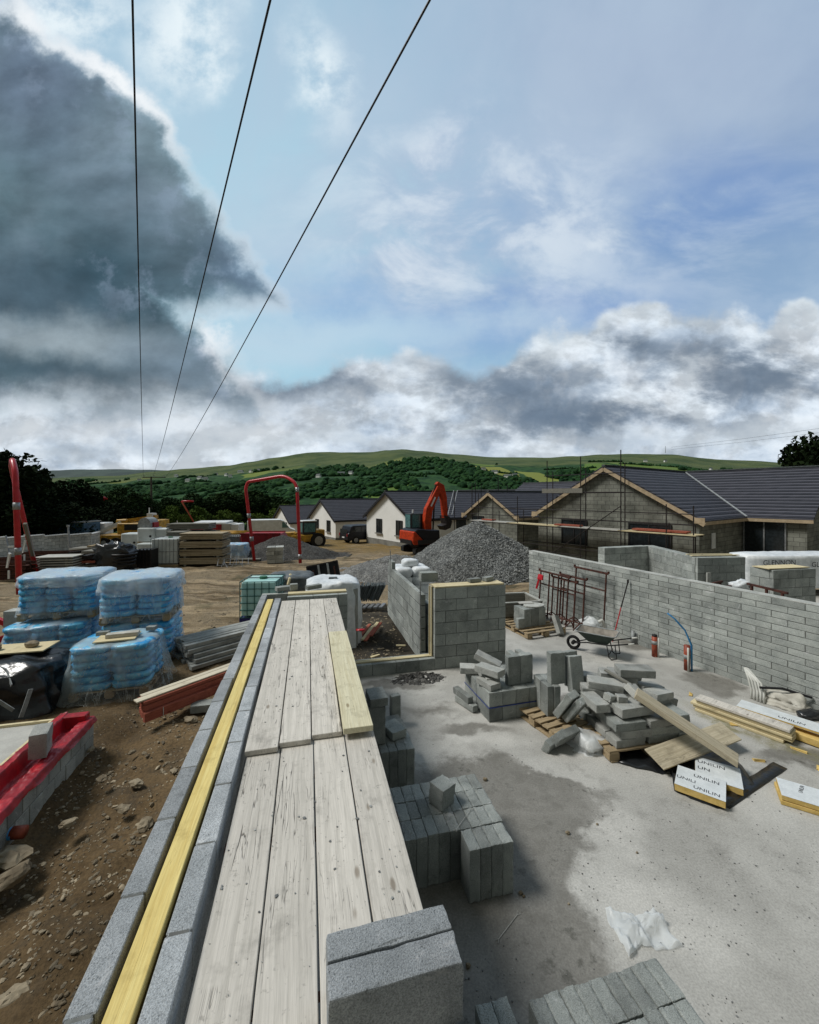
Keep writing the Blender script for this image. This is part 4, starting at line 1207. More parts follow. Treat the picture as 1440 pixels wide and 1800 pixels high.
TH = [('large thick flat block at the front right of the heap', (.36, .20, .545), .05, (.50, .26, .12), 0, 0),
      ('flat block second from the left on the heap front', (-.02, .42, .545), 1.5, (.40, .2, .11), 0, .02),
      ('topmost flat block of the heap, orange marks on it', (.80, .66, .80), -.25, (.50, .22, .11), .03, .02),
      ('flat block just below the topmost one of the heap', (.62, .80, .685), -.45, (.5, .24, .10), 0, .06),
      ('long flat block on the left shoulder of the heap', (.28, .62, .675), -.5, (.46, .22, .10), .05, .03),
      ('lower flat block on the left shoulder of the heap', (.22, .66, .57), -.4, (.50, .22, .10), .0, .02),
      ('tilted block under the leaning plank on the heap', (.55, .34, .66), .4, (.22, .22, .10), .5, .3),
      ('small broken piece at the middle of the heap front', (.13, .32, .64), .3, (.12, .12, .09), .1, .2),
      ('second small broken piece at the middle of the heap front', (.26, .26, .645), -.2, (.13, .11, .08), 0, .1),
      ('flat block on the right slope of the heap', (.98, .42, .56), .3, (.4, .21, .10), 0, .12),
      ('rear flat block on the right slope of the heap', (1.02, .66, .54), .15, (.42, .21, .10), 0, .16),
      ('lowest flat block on the right slope of the heap', (1.06, .45, .47), .2, (.40, .21, .10), 0, .25),
      ('flat block at the back of the heap', (.85, .95, .62), -.3, (.44, .215, .10), 0, .1),
      ('flat block at the back left of the heap', (.35, .95, .60), -.6, (.44, .215, .10), 0, .05)]
for lb, p, a, d_, rx, ry in TH: flat(*p, a=a, lb=lb, g_=None, d_=d_, rx=rx, ry=ry, mat='block_pale')
# upright blocks behind left of it
GL = 'upright blocks at the left back of the heap'
for i, (x_, y_) in enumerate(((-.42, .98), (-.32, .96), (-.42, 1.2), (-.32, 1.2), (-.21, 1.2))):
    flat(x_, y_, .36, 0, 'block stood on end at the left back of the untidy heap', GL, (.098, .213, .44))
flat(-.26, 1.0, .80, 0, 'tallest block standing on end at the left of the untidy heap', None, (.24, .12, .46), rx=-.04)
flat(.0, .92, .72, .12, 'block stood on end leaning left of the heap top', None, (.22, .11, .50), rx=-.22, ry=.05)
flat(.02, 1.06, .74, .12, 'block stood on end behind the leaning one at the heap', None, (.22, .11, .50), rx=-.18)
flat(-.28, .70, .40, .5, 'tilted block slumped against the left of the heap', None, (.22, .1, .42), rx=.55)
flat(-.18, .62, .36, .5, 'second tilted block slumped against the left of the heap', None, (.22, .1, .42), rx=.6)
pallet(lp_(-.40, 1.0, .003), pa + .25, 'broken-edged pallet under the upright blocks left of the heap', size=(.62, .95))
flat(-.62, .42, .07, .5, 'block lying tilted on the slab between cube and heap', None, (.44, .1, .16), rx=.4)
flat(-.50, .36, .17, .35, 'block resting on another between cube and heap', None, (.42, .1, .16), rx=.5)
# --- small pallet with blocks further back
q0 = Vector((2.76, 9.55, 0)); qa = radians(21)
def lq(x, y, z): return loc_c(x, y, z, q0, qa)
pallet(lq(.56, .6, .003), qa, 'pale pallet carrying a square of upright blocks near the tall pier', size=(1.12, 1.2))
for i in range(3):
    for j in range(2):
        blk(lq(.30 + .216 * i, .50 + .216 * j, .365), 'block stood on end in the square bundle on the pale pallet', 'upright blocks on the pale pallet', (.212, .212, .44), (0, 0, qa))
mb = MB(); n = 28; mb.prism([(.27 * cos(2 * pi * k / n), .20 * sin(2 * pi * k / n)) for k in range(n)], 0, .03)
o = mb.build('round_lid', M['block_pale'], loc=lq(.62, .58, .595), rz=.3); tag(o, 'thin pale oval slab lying on the upright blocks of the pale pallet', 'slab')
mb = MB(); mb.box((0, 0, 0), (.36, .2, .02)); o = mb.build('thin_board', M['plaster'], loc=lq(.52, .78, .63), rz=.1); tag(o, 'small pale board behind the oval slab on the block bundle', 'board')
blk(lq(.10, .42, .265), 'low block standing at the left end of the pale pallet', None, (.20, .12, .24), (0, 0, qa))
blk(lq(.92, .06, .23), 'block leaning against the right edge of the pale pallet', None, (.20, .10, .46), (-.55, .35, qa + .3), mat='block_pale')
# trough behind
tq = thing('mortar_trough', 'square grey mortar trough standing behind the pale pallet', 'trough', (2.85, 11.3, 0), .18)
mb = MB()
for sx in (-1, 1): mb.box((sx * .6, 0, .36), (.05, .95, .34))
for sy in (-1, 1): mb.box((0, sy * .47, .36), (1.24, .05, .34))
mb.box((0, 0, .2), (1.2, .9, .03)); mb.build('body', M['greywood'], tq)
mb = MB(); mb.box((-.3, -.2, .1), (.5, .4, .18)); mb.box((.3, .2, .1), (.5, .4, .18)); mb.build('base', M['pallet'], tq)
mb = MB(); mb.bar((-.62, -.49, .55), (.6, -.49, .55), .06, .03); mb.bar((-.62, .49, .55), (.6, .49, .55), .06, .03); mb.bar((-.62, -.49, .55), (-.62, .49, .55), .06, .03); mb.bar((.6, -.49, .55), (.6, .49, .55), .06, .03); mb.build('rim', M['block_pale'], tq)
blk((3.35, 12.35, .2), 'block standing between the trough and the far end of the long wall', None, (.44, .2, .4), (0, 0, .4))
# ================================================================ items on the slab
# leaning plank and boards in front of the heap
def plank3(name, p, q, w_, th, mat, label, cat='plank', roll=0.0, bevel=.004, ragged=0.0):
    p = Vector(p); q = Vector(q); d_ = q - p; L = d_.length
    mb = MB(); n = 10; vs = []
    for i in range(n + 1):
        for a, b in ((-1, -1), (1, -1), (1, 1), (-1, 1)):
            x_ = L * i / n + (ragged * R.uniform(-1, .2) if i == n else 0)
            vs.append((x_, a * w_ / 2 * (1 + .02 * fbm(i * .7, a, 0, 2)), b * th / 2))
    fs = [(0, 1, 2, 3), tuple(4 * n + k for k in (3, 2, 1, 0))] + [(4 * j + k, 4 * j + 4 + k, 4 * j + 4 + (k + 1) % 4, 4 * j + (k + 1) % 4) for j in range(n) for k in range(4)]
    mb._add(vs, fs)
    rot = (d_.to_track_quat('X', 'Z').to_matrix() @ Matrix.Rotation(roll, 3, 'X')).to_euler()
    o = mb.build(name, M[mat], loc=p, rot=rot, bevel=bevel)
    return tag(o, label, cat)
pk0 = at_z(1118, 1218, .72); pk1 = at_z(1298, 1338, .19)
plank3('leaning_plank', pk0, pk1, .23, .065, 'board_x', 'thick weathered plank leaning from the block heap down to the slab', ragged=.06)
plank3('plywood_offcut', at_z(1150, 1335, .14), at_z(1285, 1285, .20), .28, .02, 'board_x', 'wide stained board lying under the leaning plank', 'board', roll=.35)
plank3('thin_batten', lp_(.40, .78, .80), lp_(.52, .38, .74), .05, .03, 'greywood', 'thin grey batten lying across the left shoulder of the block heap', 'batten')
plank3('broken_batten', at_z(958, 1208, .12), at_z(1000, 1262, .1), .07, .05, 'pine', 'splintered pale batten between the strapped cube and the heap', 'batten', ragged=.05)
# black plastic and strip
mb = MB()
def sheet(pts, z, thick, mat, name, label, cat, amp=.02, n=26, mb=None):
    """crumpled polygon lying on the slab"""
    c = sum((Vector((p.x, p.y, 0)) for p in pts), Vector()) / len(pts)
    vs = [(c.x, c.y, z + amp)]; fs = []; nr = 12; ring = []
    m_ = len(pts)
    for k in range(n * 2):
        t = k / (n * 2) * m_; i = int(t); f = t - i
        p = pts[i % m_].lerp(pts[(i + 1) % m_], f); ring.append(Vector((p.x, p.y, 0)))
    for r_ in range(1, nr + 1):
        for k, p in enumerate(ring):
            a = c.lerp(p, r_ / nr); nn = .5 * fbm(a.x * 6, a.y * 6, z, 4) + .8 * (.25 - abs(fbm(a.x * 9, a.y * 5, z + 3, 3)))
            zz = z + max(.0, amp * (.55 + 1.8 * nn)) * (1 if r_ < nr else .25)
            vs.append((a.x + .04 * nn, a.y + .03 * nn, zz))
    N = len(ring)
    for k in range(N): fs.append((0, 1 + k, 1 + (k + 1) % N))
    for r_ in range(nr - 1):
        for k in range(N):
            a = 1 + r_ * N + k; b = 1 + r_ * N + (k + 1) % N; fs.append((a, a + N, b + N, b))
    q = MB(); q._add([(v_[0] - c.x, v_[1] - c.y, v_[2]) for v_ in vs], fs)
    o = q.build(name, M[mat], loc=(c.x, c.y, 0), smooth=True, recalc=False)
    if thick:
        so_ = o.modifiers.new('solid', 'SOLIDIFY'); so_.thickness = thick
    return tag(o, label, cat)
P0 = lambda x_, y_: at_z(x_, y_, 0.0)
sheet([P0(1060, 1318), P0(1090, 1345), P0(1150, 1358), P0(1180, 1362), P0(1185, 1390), P0(1230, 1412), P0(1275, 1424), P0(1330, 1380), P0(1290, 1330), P0(1200, 1290), P0(1100, 1290)], .004, .003, 'blackfilm', 'black_plastic_sheet', 'crumpled black plastic sheet under the block heap and foil boards', 'plastic sheet', .035)
a, b = P0(1270, 1415), P0(1372, 1346)
d_ = (b - a).normalized(); n_ = Vector((-d_.y, d_.x, 0)) * .07
mb = MB(); vs = []
for i in range(15):
    p = a.lerp(b, i / 14); zz = .008 + .012 * abs(fbm(i * .6, 1, 1, 2))
    for s_ in (-1, 1): vs.append(p + n_ * s_ + Vector((0, 0, zz + (.01 * fbm(i * .8, s_, 2, 2)))))
mb._add(vs, [(2 * i, 2 * i + 1, 2 * i + 3, 2 * i + 2) for i in range(14)])
o = mb.build('damp_proof_strip', M['blackfilm'], smooth=True); so_ = o.modifiers.new('s', 'SOLIDIFY'); so_.thickness = .006
tag(o, 'straight strip of black damp-proof course lying on the slab right of the foil boards', 'membrane strip')
# foil faced boards
def lettering(parent, txt, loc, rz, size, mat='ink', name='printed_lettering', rot=None, cut=1.0):
    cu = bpy.data.curves.new(name, 'FONT'); cu.body = txt; cu.size = size; cu.extrude = .0006
    cu.offset = .0
    tmp = bpy.data.objects.new(name, cu); COL.objects.link(tmp)
    dg = bpy.context.evaluated_depsgraph_get()
    me = bpy.data.meshes.new_from_object(tmp.evaluated_get(dg)); bpy.data.objects.remove(tmp)
    me.materials.clear(); me.materials.append(M[mat])
    o = bpy.data.objects.new(name, me); COL.objects.link(o); o.parent = parent
    o.location = loc; o.rotation_euler = rot if rot else (0, 0, rz)
    return o
def foilboard(c, rz, w_, d_, th, label, texts, tilt=0.0, layers=1):
    t = thing('insulation_board', label, 'insulation board', c, rz)
    t.rotation_euler = (tilt, 0, rz)
    mb = MB(); mb.box((0, 0, th / 2), (w_, d_, th), jit=.003); mb.build('foam_core', M['foam'], t, bevel=.003)
    mb = MB(); mb.box((0, 0, th + .0015), (w_ + .002, d_ + .002, .003)); mb.build('foil_face', M['foil'], t)
    for tx, x_, y_, a_, sz in texts: lettering(t, tx, (x_, y_, th + .0042), a_, sz)
    return t
fa = radians(-38)
foilboard((3.31, 4.66, .03), fa, .46, .40, .075, 'foil-faced foam board lying in front, printed UNILIN in two rows', [('UNILIN', -.07, .07, .0, .075), ('UNILIN', .0 - .06, -.16, .0, .075), ('UNILI', -.225, -.06, 0, .075)])
foilboard((3.66, 4.86, .02), fa + .06, .44, .42, .07, 'foil-faced foam board printed UNILIN lying behind the front one by the plank end', [('UNILIN', -.2, .08, .0, .085), ('UN', -.2, -.06, .0, .085)])
c = P0(1425, 1424)
foilboard((c.x + .12, c.y + .05, .05), radians(-34), .62, .34, .05, 'foil-faced foam board cut by the right edge, lowest in the photo', [('UNILIN', -.12, -.02, 1.3, .05)])
mb = MB(); mb.box((0, 0, .022), (.66, .36, .04), jit=.004); o = mb.build('foam_offcut', M['foam'], loc=(c.x + .13, c.y + .05, .003), rz=radians(-33)); tag(o, 'yellow foam layer under the lowest foil board at the right edge', 'insulation board')
# long stack of planks along right wall
s0 = at_z(1218, 1235, .12); s1 = at_z(1385, 1295, .12)
dd_ = (s1 - s0); dd_.normalize(); nn_ = Vector((-dd_.y, dd_.x, 0))
for k in range(5):
    p = s0 + dd_ * R.uniform(-.04, .06) + nn_ * (.02 * (k % 2) + .11); q = s1 + dd_ * R.uniform(-.08, .06) + nn_ * (.02 * (k % 2) + .11)
    plank3('timber_plank', p + Vector((0, 0, -.10 + .042 * k)), q + Vector((0, 0, -.10 + .042 * k)), .20, .036, 'pine' if k < 4 else 'board', ['lowest', 'second lowest', 'middle', 'second highest', 'pale scratched topmost'][k] + ' plank of the long timber stack beside the right wall').__setitem__('group', 'planks of the long stack by the right wall')
t = foilboard((0, 0, 0), 0, .95, .30, .03, 'long foil-faced board printed UNILIN lying beyond the plank stack by the right wall', [('UNILIN', -.02, -.08, 0, .09)])
c1 = at_z(1372, 1262, .16); t.location = c1; t.rotation_euler = (0, 0, math.atan2(dd_.y, dd_.x) + .06)
c1 = at_z(1425, 1298, .06)
mb = MB(); mb.box((0, 0, 0), (.42, .20, .09), jit=.004); o = mb.build('foam_block', M['foam'], loc=c1, rz=math.atan2(dd_.y, dd_.x), bevel=.004); tag(o, 'bare yellow foam block at the right edge beside the plank stack end', 'insulation board')
for i, (px, py) in enumerate(((1335, 1338), (1440, 1352), (1448, 1368), (1405, 1320), (1290, 1275), (1215, 1222))):
    p = P0(px, py)
    mb = MB(); mb.box((0, 0, .012), (R.uniform(.08, .2), R.uniform(.03, .06), .02), jit=.012)
    o = mb.build('foam_scrap', M['foam'], loc=p, rz=R.uniform(-1, 1)); tag(o, 'broken scrap of yellow foam on the slab by the right wall', 'scrap', 'foam scraps on the slab')
# clear bag by heap
p = P0(1042, 1312)
mb = drape(.42, .34, .17, .06, .03, 60, 6, 8, 5, hem=.0, lump=.09, rnd=.25)
o = mb.build('plastic_bag', M['film_pale'], loc=p, rz=.3, smooth=True); tag(o, 'crumpled clear plastic bag on the slab at the front left of the block heap', 'bag')
mb = drape(.36, .24, .10, .03, .02, 50, 6, 6, 9, hem=0, lump=.06, rnd=.2)
o = mb.build('bag_contents', M['bag'], loc=p + Vector((0, 0, .004)), rz=.3, smooth=True); tag(o, 'pale rubbish inside the crumpled clear bag', 'rubbish')
# crumpled film in the lower right
ps = [P0(1064, 1598), P0(1108, 1612), P0(1150, 1602), P0(1198, 1668), P0(1160, 1672), P0(1128, 1662), P0(1104, 1688), P0(1080, 1640)]
sheet(ps, .004, .0, 'film_pale', 'crumpled_film', 'silvery crumpled plastic film lying alone on the slab at the lower right', 'plastic film', .05, n=44)
# wall ties
def tie(p, q, z, label, g_='wire wall ties'):
    mb = MB(); a = Vector(p); b = Vector(q); a.z = z; b.z = z
    d_ = (b - a).normalized(); n_ = Vector((-d_.y, d_.x, 0)) * .016
    mb.tube([a, b], .0022, 5)
    for c_, s_ in ((a, -1), (b, 1)): mb.tube([c_, c_ + d_ * s_ * .03 + n_, c_ + d_ * s_ * .03 - n_, c_], .0022, 5)
    o = mb.build('wall_tie', M['string']); tag(o, label, 'wire tie', g_)
tie(P0(877, 1652), P0(909, 1610), .008, 'wire wall tie lying alone on the slab')
tie(at_z(803, 1457, .45), at_z(826, 1425, .45), .452, 'wire wall tie on the wide packed block stack')
tie(at_z(704, 1438, .45), at_z(720, 1462, .45), .452, 'wire wall tie on the packed stack nearest the boards')
# small stones on the slab
for px, py, s_ in ((998, 1466, .035), (853, 1372, .04), (823, 1700, .03), (916, 1572, .03), (921, 1577, .02), (1000, 1590, .015), (1120, 1500, .018), (940, 1270, .03), (1050, 1450, .02), (1180, 1780, .02)):
    p = P0(px, py); o = blob(0, 0, s_ * .4, s_ * 1.3, s_, s_ * .9, px, .3, 10, 6, .9).build('stone', M['stone'], loc=p, smooth=False); tag(o, 'small dark stone on the concrete slab', 'stone', 'small stones on the slab')
# mud heap near sill
p = P0(735, 1193)
mb = MB(); vs = []; n = 40
for j in range(n):
    for i in range(n):
        x_ = (i / (n - 1) - .5) * 1.1; y_ = (j / (n - 1) - .5) * .6; r_ = math.hypot(x_ / .5, y_ / .26)
        vs.append((x_, y_, max(0, 1 - r_) * .06 * (1 + fbm(x_ * 9, y_ * 9, 0, 3) * 2.2) + .012 * max(0, fbm(x_ * 16, y_ * 16, 5, 3)) * (r_ < 1.1) - .003))
mb._add(vs, [(j * n + i, j * n + i + 1, (j + 1) * n + i + 1, (j + 1) * n + i) for j in range(n - 1) for i in range(n - 1)])
o = mb.build('mud_patch', M['gravel_dark'], loc=p, rz=.2, smooth=True); tag(o, 'small spread of dark mud and grit on the slab by the sill', 'mud', kind='stuff')
# ================================================================ wheelbarrow
wbw = thing('wheelbarrow', 'green wheelbarrow with cement-caked tray standing between the heap and the trestles', 'wheelbarrow', at_z(1050, 1150, 0), radians(-36)); wbw.scale = (.78, .78, .82)
def loft(r0, z0, r1, z1, name, mat, par, th=.012, off=(0, 0), n=8):
    def rr_(w_, d_, z, ox, c=.09, m_=5):
        pts = []
        for cx_, cy_, a0 in ((1, 1, 0), (-1, 1, 90), (-1, -1, 180), (1, -1, 270)):
            for k in range(m_): a_ = radians(a0 + 90 * k / (m_ - 1)); pts.append((cx_ * (w_ / 2 - c) + c * cos(a_) + ox, cy_ * (d_ / 2 - c) + c * sin(a_), z))
        return pts
    A = rr_(r0[0], r0[1], z0, off[0]); B = rr_(r1[0], r1[1], z1, off[1]); m_ = len(A)
    mb = MB(); mb.mi = 0
    mb._add(A + B, [tuple(range(m_ - 1, -1, -1))] + [(i, (i + 1) % m_, m_ + (i + 1) % m_, m_ + i) for i in range(m_)])
    mb.mi = 1
    A2 = rr_(r0[0] - .01, r0[1] - .01, z0 + th, off[0]); B2 = rr_(r1[0] - .01, r1[1] - .01, z1, off[1])
    mb._add(A2 + B2, [tuple(range(m_))] + [((i + 1) % m_, i, m_ + i, m_ + (i + 1) % m_) for i in range(m_)])
    o = mb.build(name, mat, par, smooth=False, recalc=False)
    return B
rimp = loft((.52, .36), .34, (1.0, .66), .60, 'tray', [M['barrow'], M['barrow_in']], wbw, off=(.03, 0))
mb = MB(); mb.tube([Vector(p) for p in rimp] + [Vector(rimp[0])], .013, 6); mb.build('rim', M['greypipe'], wbw, smooth=True)
mb = MB()
for s_ in (-1, 1):
    mb.tube([(-.62, s_ * .05, .18), (-.25, s_ * .16, .30), (.35, s_ * .24, .36), (.82, s_ * .28, .50)], .016, 6)
    mb.tube([(.28, s_ * .22, .33), (.34, s_ * .25, .06), (.40, s_ * .25, .02), (.52, s_ * .24, .06), (.48, s_ * .24, .38)], .014, 6)
mb.tube([(.34, -.25, .14), (.34, .25, .14)], .012, 6); mb.build('frame', M['black'], wbw, smooth=True)
for s_ in (-1, 1):
    mb = MB(); mb.tube([(.80, s_ * .28, .493), (.93, s_ * .29, .53)], .021, 8); mb.build('handle_grip', M['whitepipe'], wbw, smooth=True)
mb = MB(); wh = [Vector((-.62 + .15 * cos(2 * pi * k / 20), 0, .19 + .15 * sin(2 * pi * k / 20))) for k in range(21)]
mb.tube(wh, .04, 8, cap=False); mb.tube([(-.62, -.07, .19), (-.62, .07, .19)], .05, 10); mb.build('wheel', M['tyre'], wbw, smooth=True)
# ================================================================ trestles leaning on the long wall
def wallpt(py_top=None, Y=None, off=.0):
    t = (Y - A_.y) / (B_.y - A_.y); p = A_.lerp(B_, t); n_ = Vector((-dv.y, dv.x, 0)).normalized() * -1
    return p + (n_ if n_.x < 0 else -n_) * off
udir = dv.normalized()
def trestle(Y, w_, h_, off, label, legs=3, grp='rust-brown builders trestles against the long wall'):
    p = wallpt(Y=Y, off=off)
    t = thing('builders_trestle', label, 'trestle', p, ra, grp)
    t.rotation_euler = (radians(-4), 0, ra)
    mb = MB(); mb.bar((-w_ / 2 - .05, 0, h_), (w_ / 2 + .05, 0, h_), .045); mb.box((-w_ / 2 - .06, 0, h_ + .03), (.03, .05, .06)); mb.box((w_ / 2 + .06, 0, h_ + .03), (.03, .05, .06)); mb.build('top_bar', M['rust'], t)
    for i in range(legs):
        x_ = -w_ / 2 + w_ * i / (legs - 1)
        mb = MB(); mb.tube([(x_, 0, 0), (x_, 0, h_)], .021, 6); mb.build('upright', M['rust'], t)
    mb = MB(); mb.bar((-w_ / 2, 0, h_ * .72), (w_ / 2, 0, h_ * .72), .028); mb.build('cross_rail', M['rust'], t)
    mb = MB()
    for x_ in (-w_ / 2, w_ / 2): mb.tube([(x_, -.3, .02), (x_, -.12, .16), (x_, .0, .2), (x_, .16, .12), (x_, .22, .02)], .016, 6)
    mb.tube([(-w_ / 2, -.1, .17), (w_ / 2, -.1, .17)], .014, 6); mb.build('splayed_feet', M['rust'], t)
    return t
trestle(11.25, 1.05, 1.25, .55, 'leftmost rust-brown trestle against the long wall, a red clamp on it', 4)
trestle(10.95, .8, 1.16, .50, 'rust-brown trestle second from the left against the long wall', 3)
trestle(10.75, .80, 1.26, .42, 'narrow rust-brown trestle in front of the widest one', 2)
trestle(10.35, .95, 1.50, .28, 'tallest rust-brown trestle leaning on the long wall above the wheelbarrow', 2)
p = wallpt(Y=11.6, off=.60); mb = MB(); mb.box((0, 0, 0), (.2, .03, .14), jit=.02); mb.bar((-.06, 0, -.05), (-.14, -.03, -.34), .03, .05)
o = mb.build('red_clamp', M['redpaint'], loc=p + Vector((0, 0, 1.1)), rz=ra); tag(o, 'red clamp hooked on the leftmost trestle', 'clamp')
p = wallpt(Y=10.3, off=.28); o = blob(0, 0, .16, .5, .3, .32, 4, .4, 20, 12, .8).build('rubbish_bag', M['film_pale'], loc=p, rz=ra, smooth=True); tag(o, 'crumpled clear bag on the floor behind the trestles', 'bag')
# red pole leaning
p = wallpt(Y=9.55, off=.42); q = wallpt(Y=9.45, off=.06)
mb = MB(); mb.tube([p + Vector((0, 0, .02)), p.lerp(q, .55) + Vector((0, 0, .80))], .013, 6)
t = thing('long_pole', 'thin red pole leaning against the long wall right of the trestles', 'pole', (0, 0, 0)); mb.build('red_shaft', M['redpaint'], t)
mb = MB(); mb.tube([p.lerp(q, .55) + Vector((0, 0, .80)), q + Vector((0, 0, 1.38))], .015, 6); mb.tube([q + Vector((0, 0, 1.36)), q + Vector((0, 0, 1.43))], .024, 6); mb.build('dark_tip', M['darksteel'], t)
# pipe risers
def riser(px, py, parts_, label, cat='pipes'):
    p = P0(px, py); t = thing('pipe_riser', label, cat, p, 0, 'service pipes rising from the slab by the long wall')
    for nm, pts_, r_, mt in parts_:
        mb = MB(); mb.tube([Vector(a) for a in pts_], r_, 8); mb.build(nm, M[mt], t, smooth=True)
    return t
riser(1208, 1178, [('clay_sleeve', [(0, 0, 0), (0, 0, .48)], .055, 'claypipe'), ('white_conduit', [(-.02, -.07, 0), (-.02, -.06, .45)], .018, 'whitepipe'),
                   ('blue_water_pipe', [(.05, -.06, 0), (.04, -.06, .5), (-.06, -.03, .78), (-.22, .02, .98), (-.34, .06, 1.08)], .014, 'bluepipe'), ('second_blue_pipe', [(.07, -.04, 0), (.06, -.05, .5), (-.03, 0, .75), (-.2, .05, .96)], .012, 'bluepipe'), ('tape', [(0, 0, .22), (0, 0, .30)], .058, 'greypipe')],
      'red-brown sleeve with blue pipes curving out of it by the long wall')
riser(1151, 1154, [('clay_sleeve', [(0, 0, 0), (0, 0, .42)], .055, 'claypipe'), ('white_conduit', [(.05, -.05, 0), (.05, -.05, .40)], .018, 'whitepipe'), ('tape', [(0, 0, .26), (0, 0, .33)], .058, 'greypipe'), ('dark_cap', [(0, 0, .42), (0, 0, .46)], .05, 'black')],
      'short red-brown sleeve with a dark cap and white conduit by the long wall')
riser(1113, 1132, [('grey_duct', [(0, 0, 0), (0, 0, .3)], .035, 'greypipe'), ('bent_duct', [(.06, 0, 0), (.06, 0, .16), (.12, 0, .28), (.19, 0, .34)], .035, 'greypipe')], 'pair of grey ducts, one bent over, right of the wheelbarrow')
riser(1062, 1120, [('white_bend', [(0, 0, 0), (0, 0, .32), (-.05, 0, .4), (-.13, 0, .36)], .04, 'whitepipe')], 'white pipe bend standing behind the wheelbarrow')
p = P0(1322, 1228)
t = thing('conduit_bundle', 'bundle of curved white conduits leaning on the long wall near the right edge', 'conduits', p, ra)
for k in range(5):
    o_ = k * .045
    mb = MB(); mb.tube([(o_, -.02, .0), (o_ - .02, .02, .14), (o_ - .08, .06, .28), (-.16 + .01 * k, .1, .44)], .017, 7); mb.build('conduit', M['whitepipe'], t, smooth=True)
p = P0(1378, 1240)
o = drape(.52, .26, .20, .05, .03, 60, 6, 8, 21, hem=0, lump=.07, rnd=.2).build('cement_bag', M['bag'], loc=p, rz=ra + .1, smooth=True); tag(o, 'crumpled off-white bags slumped against the long wall near the right edge', 'bags')
mb = MB(); mb.tube([p + Vector((-.3, .1, .24)), p + Vector((0, .02, .26)), p + Vector((.3, -.16, .20))], .02, 6); o = mb.build('black_hose', M['black']); tag(o, 'black hose lying on the crumpled bags by the long wall', 'hose')
mb = MB(); o = blob(0, 0, .05, .34, .2, .12, 8, .4, 16, 8, .8).build('black_scrap', M['blackfilm'], loc=P0(1425, 1262), smooth=True); tag(o, 'scrap of black plastic by the long wall at the right edge', 'scrap')
# steel trestles lying beyond the long wall
def lying(a, b, label):
    t = thing('lying_trestle', label, 'trestle', (0, 0, 0), 0, 'dark trestles lying beyond the long wall')
    a = Vector(a); b = Vector(b); mb = MB(); mb.bar(a, b, .05); mb.build('rail', M['rust'], t)
    for k in (.12, .5, .88):
        p_ = a.lerp(b, k); mb = MB(); mb.bar(p_, Vector((p_.x + .03, p_.y, .02)), .045); mb.build('leg', M['rust'], t)
lying(at_y(1235, 1030, 10.9), at_y(1270, 1022, 11.4), 'dark trestle rail lying beyond the long wall, leftmost')
lying(at_y(1262, 1034, 10.2), at_y(1300, 1028, 10.9), 'dark trestle rail beyond the long wall, below the white rag')
lying(at_y(1314, 1026, 10.3), at_y(1385, 1043, 9.3), 'upper long dark trestle rail in front of the square pier')
lying(at_y(1303, 1038, 9.6), at_y(1378, 1057, 8.7), 'lower long dark trestle rail nearest the wall top')
o = blob(0, 0, .12, .5, .3, .26, 8, .5, 20, 10, .8).build('white_rag', M['whitefilm'], loc=at_y(1303, 1031, 10.6) - Vector((0, 0, .1)), smooth=True); tag(o, 'crumpled white sheet hung over the trestles beyond the long wall', 'sheet')
for i, (px, py, Y, d_) in enumerate(((1300, 1042, 9.9, (.9, .5, .7)), (1370, 1066, 8.6, (.5, .3, .35)), (1340, 1052, 9.3, (.5, .4, .5)))):
    p = at_y(px, py, Y); mb = MB(); mb.box((0, 0, 0), d_, jit=.01)
    o = mb.build('block_pack', M['block_pale'], loc=(p.x, p.y, d_[2] / 2 + .003), rz=.2, bevel=.006); tag(o, ('pale pack of slabs under the white sheet beyond the long wall', 'small pale block beyond the long wall by the right edge', 'pale block under the lower trestle rail')[i], 'block')
# big white wrapped timber pack at the right
p = at_y(1323, 985, 13.6)
t = thing('wrapped_timber_pack', 'long white plastic-wrapped timber pack lettered GLENNON in front of the glazed door', 'pack', (p.x, 13.6, 0), radians(4))
mb = drape(4.4, 1.2, 1.36, .02, .015, 120, 5, 10, 31, hem=.02, lump=.02, rnd=.1, z0=.25); 
o = mb.build('white_wrap', M['whitefilm'], t, loc=(2.2, .6, 0), smooth=True)
mb = MB(); 
for x_ in (.4, 2.2, 4.0): mb.box((x_, .6, .13), (.1, 1.2, .24))
mb.build('bearers', M['pallet'], t)
lettering(t, 'GLENNON', (.32, -.055, 1.06), 0, .24, rot=(pi / 2, 0, 0)); lettering(t, 'GL', (2.05, -.055, .98), 0, .24, rot=(pi / 2, 0, 0))
mb = MB(); mb.box((0, 0, 0), (1.6, .25, .08), jit=.01); o = mb.build('timber_beam', M['stackwood'], loc=at_y(1425, 1062, 8.2), rz=-.5); o.location.z = 1.0; tag(o, 'brown timber beam beyond the long wall at the right edge', 'beam')
mb = MB(); mb.box((0, 0, .48), (.7, .5, .96), jit=.01); o = mb.build('block_pack', M['block'], loc=(o.location.x + .2, o.location.y, .002), rz=-.5); tag(o, 'grey block pack carrying the brown beam at the right edge', 'block')
